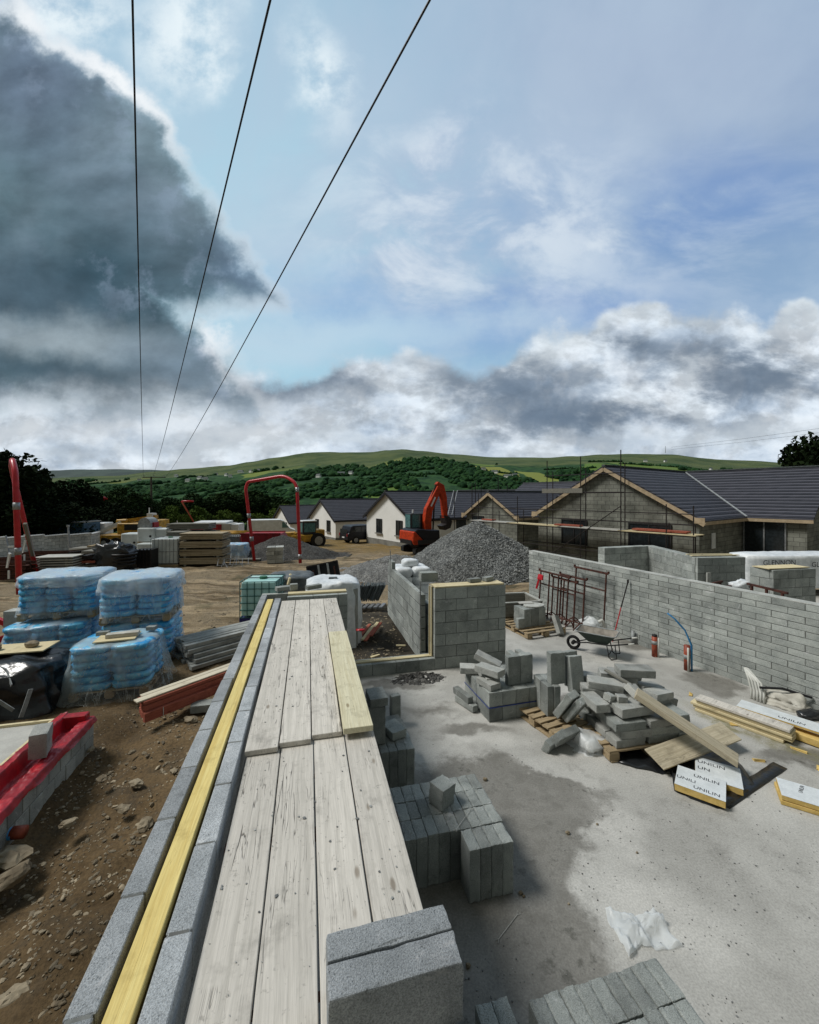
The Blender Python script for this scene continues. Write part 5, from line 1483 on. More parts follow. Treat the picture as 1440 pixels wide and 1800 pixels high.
# ================================================================ left side: wrapped pallets
bagm = [blob(0, 0, 0, .62, .42, .16, k, .12, 16, 9, .55) for k in range(3)]
BAGS = []
for b_ in bagm:
    o = b_.build('bag', M['bluebag'], smooth=True); BAGS.append(o.data); bpy.data.objects.remove(o)
def wrapped(p, rz, w_, d_, h_, label, film_='film', flare=.06, z0=0.0, pal=True, seed=0, group='blue bagged goods wrapped in clear film', cap=0):
    t = thing('wrapped_pallet', label, 'pallet', (p[0], p[1], z0), rz, group)
    ph = .15 if pal else 0
    if pal: q = pallet((0, 0, 0), 0, None, None, (w_ * .97, d_ * .97), parent=t)
    n = max(3, int((h_ - ph) / .125)); dz = (h_ - ph) / n
    for k in range(n):
        for i in range(2 if w_ < 1.4 else 3):
            nx = 2 if w_ < 1.4 else 3
            for j in (0, 1):
                o = bpy.data.objects.new('bag', R.choice(BAGS)); COL.objects.link(o); o.parent = t
                o.location = ((i + .5) / nx * w_ - w_ / 2 + R.uniform(-.015, .015), (j + .5) / 2 * d_ - d_ / 2 + R.uniform(-.015, .015), ph + dz * (k + .5))
                o.scale = (w_ / nx / .62 * 1.0, d_ / 2 / .42 * 1.0, dz / .16 * 1.12); o.rotation_euler = (0, 0, R.uniform(-.03, .03))
    mb = drape(w_ + .05, d_ + .05, h_ + .02, flare, .03 + flare * .15, 110, 8, 18, seed, hem=.04 + flare * .3, lump=.035, rnd=.14, folds=11, z0=.05 if flare < .1 else .0)
    mb.build('film', M[film_], t, smooth=True)
    if cap:
        drape(w_ + .10, d_ + .10, h_ + .035, .05, .04, 110, 9, 8, seed + 50, hem=.16, lump=.045, rnd=.12, folds=6, z0=h_ - cap).build('top_sheet', M['film_cap'], t, smooth=True)
    return t
wrapped((-5.72, 8.85), WA + .03, 1.28, 1.05, .82, 'lower blue bag pallet of the right-hand double stack, behind the draped one', 'film', .05, -.08, seed=3)
wrapped((-5.75, 8.85), WA + .05, 1.30, 1.08, .92, 'upper film-wrapped blue bag pallet of the right-hand double stack', 'film', .03, .76, seed=4, cap=.34)
wrapped((-7.55, 8.75), WA + .04, 1.40, 1.1, .80, 'lower blue bag pallet of the left-hand double stack, film pulled back', 'film', .07, -.06, seed=5)
wrapped((-7.5, 9.05), WA + .02, 1.42, 1.1, .90, 'upper film-wrapped blue bag pallet of the left-hand double stack', 'film', .03, .78, seed=6, cap=.22)
t = wrapped((-5.25, 7.42), WA + .02, 1.22, .92, .90, 'front pallet of blue bags under loose dusty film trailing on the dirt', 'film_dusty', .18, -.1, seed=8)
mb = MB(); mb.box((0, 0, 0), (.62, .42, .02)); o = mb.build('plywood_sheet', M['pine'], loc=(-5.2, 7.3, .845), rz=WA + .1); tag(o, 'small plywood sheet weighing down the film on the front pallet', 'plywood')
blk((-5.12, 7.32, .89), 'grey slab lying on the small plywood sheet', None, (.5, .14, .07), (0, 0, .35), mat='bag'); blk((-5.55, 7.42, .875), 'small block left of the plywood on the front pallet', None, (.2, .1, .07), (0, 0, .2))
blk((-4.86, 7.72, .875), 'small block right of the plywood on the front pallet', None, (.16, .12, .07), (0, 0, .1))
# black wrapped
t = thing('black_wrapped_pack', 'pack wrapped in shiny black polythene with grey tape at the left edge', 'pack', (-6.75, 6.75, -.1), WA)
drape(1.7, 1.1, .78, .10, .06, 110, 8, 18, 41, hem=.06, lump=.09, rnd=.2).build('black_wrap', M['blackfilm'], t, smooth=True)
mb = MB()
for pts_ in (((.10, -.66, .60), (.42, -.70, .36), (.60, -.72, .22)), ((-.05, -.2, .80), (.35, -.45, .74), (.52, -.62, .56)), ((.80, -.68, .50), (.76, -.72, .30), (.72, -.76, .12)), ((-.45, -.66, .62), (-.2, -.67, .60), (.1, -.66, .6))):
    for a_, b_ in zip(pts_, pts_[1:]): mb.bar(a_, b_, .014, .055)
mb.build('grey_tape', M['greypipe'], t)
mb = MB(); mb.box((0, 0, 0), (1.5, .5, .02)); o = mb.build('plywood_sheet', M['pine'], loc=(-7.0, 7.0, .735), rz=WA); tag(o, 'long plywood sheet lying on the black wrapped pack', 'plywood')
for i, (x_, y_) in enumerate(((-7.05, 6.95), (-6.55, 7.1))):
    o = blob(0, 0, .05, .22, .14, .11, 3 + i, .2, 14, 8, .8).build('stone', M['stone'], loc=(x_, y_, .745)); tag(o, ('rounded stone on the plywood over the black pack', 'second stone on the plywood over the black pack')[i], 'stone')
# concrete block in membrane channel
blk(Wf(-3.07, 5.75, .47), 'block standing in the red membrane channel at the left', None, (.17, .24, .30), (.1, .05, WA + .25), mat='block_pale')
# pipe at left
t = thing('clay_pipe', 'orange-brown pipe with a blue end lying at the left edge', 'pipe', P0(0, 1470), 0)
p0 = at_z(44, 1462, -.02) - at_z(0, 1470, 0); mb = MB(); mb.tube([p0 + Vector((-1.4, -.2, 0)), p0 + Vector((-.09, -.02, 0))], .055, 14); mb.build('blue_section', M['bluepipe'], t, smooth=True)
mb = MB(); mb.tube([p0 + Vector((-.11, -.02, .002)), p0], .058, 14); mb.build('brown_section', M['claypipe'], t, smooth=True)
# lintels
GLN = 'grey concrete lintels stacked beside the left wall'
la = radians(-42); base = Vector((-4.75, 8.55, 0))
for k in range(5):
    for i in range(9 - k):
        x_ = (i - (8 - k) / 2) * .15; L = 2.9
        mb = MB(); mb.box((0, L / 2 + R.uniform(-.06, .06), 0), (.13, L, .078), jit=.004)
        off = Vector((x_ * cos(la), x_ * sin(la), 0))
        o = mb.build('concrete_lintel', M['lintel'], loc=base + off + Vector((0, 0, -.05 + .085 * k)), rz=la + R.uniform(-.02, .02) + .006 * (i - 4), bevel=.004)
        tag(o, 'long grey concrete lintel in the pile between the wrapped pallets and the left wall', 'lintel', GLN)
# red timbers
ta = radians(-36); rb = Vector((-3.95, 6.05, 0))
def tim(x_, z_, y0, L, w_, h_, mat, lb, g_=None):
    mb = MB(); mb.box((0, L / 2, 0), (w_, L, h_), jit=.001)
    o = mb.build('timber', M[mat], loc=rb + Vector((x_ * cos(ta) - y0 * sin(ta), x_ * sin(ta) + y0 * cos(ta), z_)), rz=ta, bevel=.003); return tag(o, lb, 'timber', g_)
M['redwood_y'] = wood('treated_red_timber_y', (.42, .13, .085), (.29, .08, .055), (.08, .03, .02), 1, crack=.4)
M['pine_y'] = wood('pale_timber_y', (.62, .56, .44), (.52, .46, .34), (.2, .14, .07), 1, crack=.2)
for k in range(2):
    for i in range(3):
        tim(-.02 - .08 * i, .12 + .088 * k, .02 * i + .01 * k, 1.7, .076, .084, 'redwood_y', 'red treated timber lying in the bundle beside the left wall', 'bundle of red timbers')
tim(.055, .10, 0.0, 1.7, .07, .13, 'redwood_y', 'red treated timber lying apart at the front of the bundle', 'bundle of red timbers')
for i in range(3): tim(-.02 - .08 * i, .285, .02, 1.7, .076, .05, 'redwood_y', 'thin red timber on top of the red bundle', 'bundle of red timbers')
tim(-.08, .325, -.06, 2.0, .13, .022, 'pine_y', 'long pale board lying on top of the red timbers'); tim(-.2, .325, .06, 1.9, .09, .022, 'pine_y', 'second pale board on top of the red timbers')
blk(rb + Vector((.62, .52, -.01)), 'block under the red timbers', None, (.3, .2, .12), (0, 0, .2))
tie2 = MB(); 
for y_ in (.25,): tie2.bar(rb + Vector((.10 * cos(ta) - y_ * sin(ta), .10 * sin(ta) + y_ * cos(ta), .04)), rb + Vector((.10 * cos(ta) - y_ * sin(ta), .10 * sin(ta) + y_ * cos(ta), .17)), .012, .004)
o = tie2.build('packing_strap', M['whitepipe']); tag(o, 'white strap round the red timbers', 'strap')
# stones on the dirt
rs = random.Random(5); mb = MB()
def rock(mb, x_, y_, s_, sd):
    b = blob(0, 0, 0, s_ * rs.uniform(1, 1.8), s_, s_ * rs.uniform(.4, .7), sd, .5, 7, 4, 1.0)
    a = rs.uniform(0, 6.28); Mx = Matrix.Translation((x_, y_, gh(x_, y_) + s_ * .05)) @ Matrix.Rotation(a, 4, 'Z') @ Matrix.Rotation(rs.uniform(-.4, .4), 4, 'X')
    mb.tone = rs.random(); mb._add(b.v, b.f, Mx)
for k in range(5200):
    t_ = rs.uniform(1.6, 8.5); s_ = -.86 - rs.random() ** .8 * 2.0
    p = Wf(s_, t_)
    if fbm(p.x * 1.4, p.y * 1.4, 4, 3) < -.1: continue
    rock(mb, p.x, p.y, .011 + .04 * rs.random() ** 4, k)
for k in range(1500):
    y_ = rs.uniform(8, 20); x_ = rs.uniform(-12, 3)
    s2_ = x_ * cos(WA) + y_ * sin(WA)
    rock(mb, x_, y_, .012 + .05 * rs.random() ** 3, k)
for k in range(500):
    p = Wf(rs.uniform(.9, 2.2), rs.uniform(8, 12.5)); rock(mb, p.x, p.y, .015 + .06 * rs.random() ** 3, k)
o = mb.build('scattered_stones', M['stone'], recalc=False); tag(o, kind='stuff')
for i, (px, py, s_) in enumerate(((335, 1268, .14), (20, 1512, .22), (20, 1545, .2), (240, 1380, .12), (255, 1452, .12), (215, 1425, .1), (305, 1358, .07), (232, 1325, .07), (180, 1372, .09), (120, 1450, .1), (160, 1320, .08), (20, 1760, .13), (60, 1700, .1))):
    p = at_z(px, py, -.08); o = blob(0, 0, .02, s_ * 1.5, s_, s_ * .55, i + 3, .45, 12, 7, .85).build('stone', M['stone'], loc=p, rz=R.uniform(0, 3)); tag(o, 'larger pale stone lying on the brown dirt by the left wall', 'stone', 'larger stones on the dirt')
# IBC tank
def ibc(loc, rz, label, mat='aqua', base='bluebase', s_=1.0, nx=5, ny=5, group='caged liquid tanks'):
    t = thing('caged_tank', label, 'tank', loc, rz, group)
    w_, d_, h_ = 1.0 * s_, 1.05 * s_, 1.0 * s_
    mb = MB(); mb.box((0, 0, .16 + h_ / 2), (w_ - .05, d_ - .05, h_ - .04)); mb.build('tank_body', M[mat], t, bevel=.04, seg=3, smooth=False)
    mb = MB()
    for i in range(nx + 1):
        x_ = -w_ / 2 + w_ * i / nx
        for s2 in (-1, 1): mb.bar((x_, s2 * d_ / 2, .14), (x_, s2 * d_ / 2, .16 + h_), .016)
    for i in range(1, nx):
        y_ = -d_ / 2 + d_ * i / nx
        for s2 in (-1, 1): mb.bar((s2 * w_ / 2, y_, .14), (s2 * w_ / 2, y_, .16 + h_), .016)
    for j in range(ny + 1):
        z_ = .15 + h_ * j / ny
        for s2 in (-1, 1):
            mb.bar((-w_ / 2, s2 * d_ / 2, z_), (w_ / 2, s2 * d_ / 2, z_), .018); mb.bar((s2 * w_ / 2, -d_ / 2, z_), (s2 * w_ / 2, d_ / 2, z_), .018)
    mb.build('cage', M['galv'] if mat != 'aqua' else M['cagegreen'], t)
    mb = MB(); mb.box((0, 0, .07), (w_ + .02, d_ + .02, .13)); mb.build('base', M[base], t)
    mb = MB(); mb.tube([(0, 0, .14 + h_), (0, 0, .2 + h_)], .11, 14); mb.build('cap', M['skipgreen'], t)
    mb = MB(); mb.bar((-w_ / 2, 0, .17 + h_), (w_ / 2, 0, .17 + h_), .03); mb.build('top_bar', M['galv'], t)
    return t
M['cagegreen'] = simple('dark_green_cage', (.03, .12, .11), rough=.5)
ibc((-4.28, 12.0, -.2), radians(4), 'caged tank of pale aqua liquid just beyond the far end of the left wall')
# tarp pack
t = thing('tarp_covered_pack', 'pack covered in grey tarpaulin behind the aqua tank', 'pack', (-4.1, 14.1, -.25), .05)
drape(1.5, 1.2, .95, .12, .05, 90, 7, 14, 51, hem=.08, lump=.08, rnd=.3).build('grey_tarpaulin', M['greytarp'], t, smooth=True)
mb = MB(); mb.tube([(.05, -.2, .93), (.12, -.62, .86), (.1, -.75, .7)], .05, 6); mb.build('timber_weight', M['pine'], t)
# black attachment
t = thing('loader_fork_frame', 'tilted black steel fork frame with two grey arms standing behind the tarp-covered pack', 'attachment', (-3.05, 15.2, -.3), radians(-14))
t.rotation_euler = (radians(-12), radians(-11), radians(6))
mb = MB(); mb.box((0, 0, .62), (1.12, .06, 1.05)); mb.build('back_plate', M['black'], t)
mb = MB()
for z_ in (.1, 1.14): mb.box((0, -.05, z_), (1.16, .08, .05))
for x_ in (-.57, .57): mb.box((x_, -.05, .62), (.05, .08, 1.05))
mb.build('edge_frame', M['darksteel'], t)
for x_ in (-.14, .2): 
    mb = MB(); mb.box((x_, -.10, .55), (.07, .08, 1.15)); mb.build('arm', M['greypipe'], t)
mb = MB(); mb.box((-.36, -.09, .6), (.07, .03, .75)); mb.box((.42, -.09, .7), (.06, .03, .55)); mb.build('lettered_strip', M['rust'], t)
mb = MB(); mb.box((.03, -.16, .15), (.36, .05, .75)); mb.build('flap', M['greywood'], t)
# white wrapped pallet behind return wall
t = thing('white_wrapped_pallet', 'tall pallet wrapped in white film just behind the return wall', 'pallet', (-1.86, 9.9, -.18), WA)
drape(1.22, 1.15, 1.55, .06, .06, 130, 9, 22, 61, hem=.04, lump=.06, rnd=.18, folds=7).build('white_film', M['whitefilm'], t, smooth=True)
mb = MB(); mb.box((0, 0, .7), (1.1, 1.05, 1.35)); mb.build('goods', M['block_pale'], t)
blk((-1.86, 9.95, 1.37), 'small dark slab lying on top of the white wrapped pallet', None, (.2, .14, .03), (0, 0, .1), mat='slate')
o = blob(0, 0, .0, .2, .1, .05, 5, .4, 14, 8, .8).build('red_bag_corner', M['redpaint'], loc=(-1.1, 9.2, .35), smooth=True); tag(o, 'scrap of red plastic at the foot of the white wrapped pallet', 'scrap')
# slates
t = thing('slate_pack', 'leaning pack of grey slates on the dark mud behind the doorway', 'slates', (-1.5, 13.4, -.2), .1)
for k in range(20):
    mb = MB(); mb.box((-.6 + .062 * k, 0, .42), (.035, .5, .55), rot=(0, radians(24), 0), jit=.015); mb.build('slate', M['slate'], t)
mb = MB()
for k in range(8): mb.box((-.6 + .17 * k, -.55, .10), (.11, .5, .04), rot=(0, .0, -.3))
mb.build('pale_slates', M['galv'], t)
# planks in mud
for i in range(5):
    p = at_z(632 + 5 * i, 1118 + (i % 3) * 5, -.05); p = Vector((p.x, p.y, -.08 + .05 * (i // 2)))
    plank3('timber_offcut', p, p + Vector((.18, .75, .08)), .08, .03, 'pine' if i % 2 else 'redwood', ('pale', 'reddish', 'long pale', 'dull reddish', 'topmost pale')[i] + ' timber offcut lying on the mud beside the return wall', 'offcut')
for i, (px, py) in enumerate(((705, 1136), (660, 1155), (868 - 180, 1063), (655, 1110))):
    p = at_z(px, py, -.1); mb = MB(); mb.box((0, 0, .02), (.22, .06, .03), jit=.01); o = mb.build('wood_scrap', M['pine'], loc=p, rz=R.uniform(-1, 1)); tag(o, 'pale wood scrap on the dark mud in the doorway', 'scrap', 'wood scraps on the mud')
# white bags
t = thing('bagged_pallet', 'pallet of white filled bags behind the side wall', 'pallet', (.0, 12.3, -.15), WA)
for k in range(5):
    for i in range(2):
        for j in range(2):
            b = blob(0, 0, 0, .56, .5, .30, k * 3 + i, .12, 18, 10, .6)
            b.build('white_bag', M['whitefilm'], t, loc=((i - .5) * .54, (j - .5) * .48, .28 + .25 * k), rz=R.uniform(-.1, .1), smooth=True)
blob(0, 0, 0, .5, .45, .24, 3, .12, 18, 10, .6).build('white_bag', M['whitefilm'], t, loc=(0, 0, 1.5), smooth=True)
mb = MB(); mb.box((0, 0, .07), (1.15, 1.0, .13)); mb.build('pallet', M['pallet'], t)
# ================================================================ heaps
def heap(name, c, r, h, mat, label, seed, cat='heap', sy=1.0, rocks=0, rk=(.03, .09), n=110, rmat=None, z0=None):
    mb = MB(); vs = []; bz = near_h(c[0], c[1]) if z0 is None else z0
    for j in range(n):
        for i in range(n):
            x_ = (i / (n - 1) - .5) * 2.5 * r; y_ = (j / (n - 1) - .5) * 2.5 * r * sy
            q = math.hypot(x_ / r, y_ / (r * sy)); q *= 1 + .13 * fbm(x_ * .6 / r * 3 + seed, y_ * .6 / r * 3, 0, 3)
            z = h * (max(0, 1 - q) ** .92) if q < 1 else -.25 * (q - 1)
            z -= h * .05 * max(0, 1 - q * 4)
            z += (.05 * fbm(x_ * 3, y_ * 3, seed, 3) + .02 * fbm(x_ * 11, y_ * 11, seed, 3)) * min(1, 2 * h)
            vs.append((x_, y_, z))
    mb._add(vs, [(j * n + i, j * n + i + 1, (j + 1) * n + i + 1, (j + 1) * n + i) for j in range(n - 1) for i in range(n - 1)])
    rs_ = random.Random(seed)
    t = thing(name, label, cat, (c[0], c[1], bz), 0)
    mb.build('body', M[mat], t, smooth=True, recalc=False)
    if rocks:
        mb = MB()
        for k in range(rocks):
            a = rs_.uniform(0, 6.28); q = rs_.random() ** .5
            x_ = cos(a) * r * q; y_ = sin(a) * r * q * sy
            i = int((x_ / (2.5 * r) + .5) * (n - 1)); j = int((y_ / (2.5 * r * sy) + .5) * (n - 1))
            z = vs[j * n + i][2]; s_ = rs_.uniform(*rk)
            b = blob(0, 0, 0, s_ * 1.3, s_, s_ * .8, k % 17, .5, 6, 4, 1.0)
            mb.tone = rs_.random() * .8 + .3; mb._add(b.v, b.f, Matrix.Translation((x_, y_, z)) @ Matrix.Rotation(rs_.uniform(0, 6), 4, 'Z'))
        o = mb.build('loose_stones', rmat or M['greystone'], t, recalc=False); tag(o, kind='stuff')
    return t
M['greystone'] = simple('grey_broken_stone', (.26, .265, .255), (.11, .112, .11), sc=3, bump=.5, fine=20, tone=1.2)
heap('gravel_heap', (3.3, 20.2), 3.9, 2.62, 'gravel', 'big conical heap of grey crushed stone in front of the excavator', 5, sy=.95, rocks=6500, rk=(.03, .085), n=150)
heap('gravel_heap', (-.6, 19.2), 2.9, 1.0, 'gravel_pale', 'low pale gravel heap at the left foot of the big grey heap', 9, sy=.9, rocks=1600, rk=(.025, .07))
heap('sand_heap', (-8.1, 26.2), 3.3, 1.5, 'gravel_dark', 'dark sand heap behind the red goalpost', 14, sy=.8)
# ================================================================ houses
HA = radians(35.4)
def house(name, label, org, Wd, eave, rise, Lw, right, left, wall, z0, hw=None, vis=(), mrise=None, barge='fascia', tilew=.0, plinth=None, rendered=True):
    """local: x into the site, y along the gable to the left; gable wall at x=0 from y=0..Wd"""
    t = thing(name, label, 'house', (org[0], org[1], z0), HA, 'bungalows')
    del t['group']
    hw = Wd / 2 if hw is None else hw
    mr = rise if mrise is None else mrise
    # walls
    pent = [(0, 0), (Wd, 0), (Wd, eave), (Wd / 2, eave + rise - .05), (0, eave)]
    mb = MB()
    Mx = Matrix(((0, 0, 1, 0), (1, 0, 0, 0), (0, 1, 0, 0), (0, 0, 0, 1)))  # (a,b,c)->(c,a,b)
    mb.prism([(a, b if b > 0 else -1.0) for a, b in pent], 0, Lw + .5, M=Mx)
    mb.build('wing_walls', M[wall], t)
    mb = MB(); y0 = -right; y1 = Wd + left
    pent2 = [(0, -1.0), (2 * hw, -1.0), (2 * hw, eave), (hw, eave + mr - .05), (0, eave)]
    My = Matrix(((1, 0, 0, Lw), (0, 0, 1, 0), (0, 1, 0, 0), (0, 0, 0, 1)))
    mb.prism(pent2, y0 + .004, y1 - .004, M=My); mb.build('main_walls', M[wall], t)
    if plinth:
        mb = MB(); mb.box((Lw / 2, Wd / 2, -.2), (Lw + .06, Wd + .06, .9)); mb.build('plinth', M[plinth], t)
    # roofs
    ov = .28; ev = .30; th = .10
    k = rise / (Wd / 2); km = mr / hw
    def zw(y): return eave + .06 + rise - abs(y - Wd / 2) * k
    def zm(x): return eave + .06 + mr - abs(x - Lw - hw) * km
    rz_ = eave + .06 + rise; mz = eave + .06 + mr
    xr = Lw + hw - (mz - rz_) / km    # where wing ridge meets main slope
    rf = MB()
    xe = Lw - ev
    rf.slab([(-ov, -ev, zw(-ev)), (xe, -ev, zw(-ev)), (xr, Wd / 2, rz_), (-ov, Wd / 2, rz_)], th)
    rf.slab([(-ov, Wd / 2, rz_), (xr, Wd / 2, rz_), (xe, Wd + ev, zw(Wd + ev)), (-ov, Wd + ev, zw(Wd + ev))], th)
    ya, yb = y0 - ov, y1 + ov
    ze = zm(xe)
    rf.slab([(xe, ya, ze), (Lw + hw, ya, mz), (Lw + hw, Wd / 2, mz), (xr, Wd / 2, rz_), (xe, -ev, ze)], th)
    rf.slab([(xe, Wd + ev, ze), (xr, Wd / 2, rz_), (Lw + hw, Wd / 2, mz), (Lw + hw, yb, mz), (xe, yb, ze)], th)
    rf.slab([(Lw + hw, ya, mz), (Lw + 2 * hw + ev, ya, zm(Lw + 2 * hw + ev)), (Lw + 2 * hw + ev, yb, zm(Lw + 2 * hw + ev)), (Lw + hw, yb, mz)], th)
    ro = rf.build('roof', M['roof'], t)
    mb = MB(); mb.bar((-ov, Wd / 2, rz_ + .02), (xr, Wd / 2, rz_ + .02), .2, .07); mb.bar((Lw + hw, ya, mz + .02), (Lw + hw, yb, mz + .02), .2, .07)
    mb.build('ridge_tiles', M['slate'], ro)
    mb = MB(); mb.bar((xe, -ev, ze + .03), (xr, Wd / 2, rz_ + .03), .10, .03); mb.build('valley_gutter', M['greypipe'], ro)
    # bargeboards and fascia
    mb = MB()
    for s_ in (0, 1):
        ye = -ev if s_ == 0 else Wd + ev
        mb.bar((-ov + .02, ye, zw(ye) - .20), (-ov + .02, Wd / 2, rz_ - .20), .05, .19)
    mb.build('bargeboard', M[barge], t)
    if barge == 'barge':
        for ye in (-ev, Wd + ev):
            mb = MB(); mb.box((-ov + .02, ye + (.2 if ye < 0 else -.2), eave - .13), (.06, .42, .26)); mb.build('boxed_eave_end', M['barge'], t)
    for p_, q_ in (((-ov, -ev, zw(-ev) - .14), (xe, -ev, zw(-ev) - .14)), ((xe, -ev, ze - .14), (xe, ya, ze - .14)), ((xe, Wd + ev, ze - .14), (xe, yb, ze - .14))):
        mb = MB(); mb.bar(p_, q_, .03, .16); mb.build('fascia', M['fascia' if barge != 'barge' else 'barge'], t)
    # openings: (wall, pos, width, z, height)
    for wl, pos, w_, z_, h_ in vis:
        f = MB(); gl = MB(); sl_ = MB()
        if wl == 'gable':
            gl.box((-.012, pos, z_ + h_ / 2), (.03, w_, h_))
            for yy_ in (pos - w_ / 2, pos, pos + w_ / 2): f.box((-.035, yy_, z_ + h_ / 2), (.05, .07, h_ + .06))
            for zz_ in (z_, z_ + h_): f.box((-.03, pos, zz_), (.05, w_, .07))
            sl_.box((-.08, pos, z_ - .08), (.16, w_ + .25, .09))
        elif wl == 'main':   # on the main front wall at x=Lw, right of the wing
            gl.box((Lw - .012, pos, z_ + h_ / 2), (.03, w_, h_))
            for yy_ in (pos - w_ / 2, pos, pos + w_ / 2): f.box((Lw - .04, yy_, z_ + h_ / 2), (.05, .06, h_ + .06))
            for zz_ in (z_ + h_,): f.box((Lw - .03, pos, zz_), (.06, w_, .1))
            sl_.box((Lw - .06, pos, z_ - .05), (.12, w_ + .1, .06))
        else:                # side wall of wing y=0
            gl.box((pos, -.012, z_ + h_ / 2), (w_, .03, h_)); f.box((pos, -.03, z_ + h_), (w_, .05, .07)); sl_.box((pos, -.06, z_ - .05), (w_ + .2, .12, .07))
        fo = f.build('window', M['galv' if (not rendered and wl == 'main') else 'frame'], t); gl.build('pane', M['glass'], fo); sl_.build('sill', M['plinth'], fo)
    return t
gw = (('gable', 1.85, .95, .85, 1.25), ('gable', 5.2, .95, .85, 1.25))
house('white_bungalow', 'nearest white rendered bungalow, its gable facing left of the orange excavator', (.20, 34), 7.6, 2.45, 2.2, 9.9, 1.2, 1.5, 'white_render', -.93, hw=3.6, vis=gw + (('side', 5.5, 1.2, 1.0, 1.1),), mrise=2.4, plinth='plinth')
house('white_bungalow', 'middle white rendered bungalow with the black car parked beside it', (-8.3, 46), 7.6, 2.35, 2.2, 6.2, 4.5, 1.5, 'white_render', -1.65, hw=3.8, vis=gw, plinth='plinth')
house('white_bungalow', 'farthest and smallest white rendered bungalow behind the red goalpost', (-16.9, 58), 7.6, 2.3, 2.2, 6.2, 4.5, 1.5, 'white_render', -2.65, hw=3.8, vis=gw, plinth='plinth')
mb = MB(); mb.box((6.17, -2.2, .95), (.06, 2.6, 2.4)); 
house('block_bungalow', 'unfinished block bungalow with a small gable, partly hidden behind the gravel heap', (7.65, 29), 5.2, 2.32, 1.66, 6.2, 3.0, 2.6, 'blockwork', -.35, hw=4.4, vis=(('gable', 3.9, 1.2, .8, 1.3),), mrise=2.6, barge='barge', rendered=False)
house('block_bungalow', 'large unfinished block bungalow with scaffolding on its gable and a dark tiled L-shaped roof', (13.45, 19), 8.93, 2.42, 2.62, 5.7, 2.6, 1.0, 'blockwork', -.08, hw=4.46, vis=(('gable', 2.2, 2.0, .5, 1.5), ('gable', 6.4, 1.6, .6, 1.4), ('main', -.95, 1.7, .0, 2.15)), barge='barge', rendered=False)
# white board and cable on side wall of the large house
hm = Matrix.Translation((13.45, 19, -.08)) @ Matrix.Rotation(HA, 4, 'Z')
mb = MB(); mb.box((1.6, -.03, 1.25), (.45, .04, .75), M=hm); o = mb.build('white_board', M['whitepaint']); tag(o, 'small white board fixed to the side wall of the large block bungalow', 'board')
# ---- scaffolding
sc_ = thing('scaffolding', 'dark steel tube scaffolding with a board walkway along the block gables', 'scaffolding', (13.45, 19, -.08), HA)
YS_ = [(-.25, 1.95, 3.0), (.85, 1.95, 3.05), (2.95, 1.95, 5.75), (5.15, 1.95, 5.6), (7.3, 1.95, 5.5), (9.5, 1.75, 3.4), (11.6, 1.65, 3.3), (13.6, 1.6, 4.2)]
for i, (y_, lo_, hi_) in enumerate(YS_):
    for j, x_ in enumerate((-1.35, -.45)):
        mb = MB(); mb.tube([(x_, y_ + .25 * j, -.3), (x_, y_ + .25 * j, hi_ - .6 * j if hi_ > 4 else hi_ - .9 * j)], .026, 6); mb.build('standard', M['darksteel'], sc_)
def led(x_, y0, y1, z_, z2=None):
    mb = MB(); mb.tube([(x_, y0, z_), (x_, y1, z2 or z_)], .024, 6); mb.build('ledger', M['darksteel'], sc_)
led(-1.35, -.3, 13.8, 1.62); led(-.45, -.3, 13.8, 1.60); led(-1.35, -.2, 13.8, 2.15); led(-1.35, -.2, 13.8, 2.62); led(-1.35, 2.8, 7.5, 3.62); led(-1.35, 2.8, 7.5, 4.6); led(-.45, 2.8, 7.5, 3.6); led(-1.35, 2.9, 9.7, .5); led(-.45, 2.9, 9.7, .55); led(-1.35, 5, 9.7, .15)
mb = MB(); mb.tube([(-1.4, 2.95, 2.9), (-1.4, 6.9, .1)], .024, 6); mb.build('diagonal_brace', M['darksteel'], sc_)
for y0, y1, mt in ((-.35, 3.1, 'pine'), (2.9, 6.6, 'plaster'), (6.4, 10.4, 'pine'), (10.2, 13.7, 'plaster')):
    for j in range(4):
        mb = MB(); mb.box((-1.28 + .24 * j, (y0 + y1) / 2, 1.68), (.22, y1 - y0, .04)); mb.build('walkway_board', M[mt], sc_)
mb = MB(); mb.box((-1.42, 6.3, 3.72), (.04, 2.6, .26)); mb.build('toe_board', M['greywood'], sc_)
mb = MB(); mb.box((-.9, 1.3, 1.78), (.5, 2.4, .08)); mb.box((-.9, 6.2, 1.75), (.4, 1.6, .08)); mb.box((-.8, 12.5, 1.76), (.4, 1.0, .08)); mb.build('spare_boards', M['redwood'], sc_)
# scaffold at the right end
s2 = thing('scaffold_tower', 'dark scaffold tubes at the right end of the large block bungalow', 'scaffolding', (20.0, 18.4, -.1), HA)
for x_, h_ in ((-.3, 5.6), (.7, 5.4)):
    mb = MB(); mb.tube([(x_, 0, 0), (x_, 0, h_)], .03, 6); mb.build('standard', M['darksteel'], s2)
mb = MB(); mb.tube([(-.5, 0, 1.7), (2.5, 0, 1.7)], .03, 6); mb.build('ledger', M['darksteel'], s2)
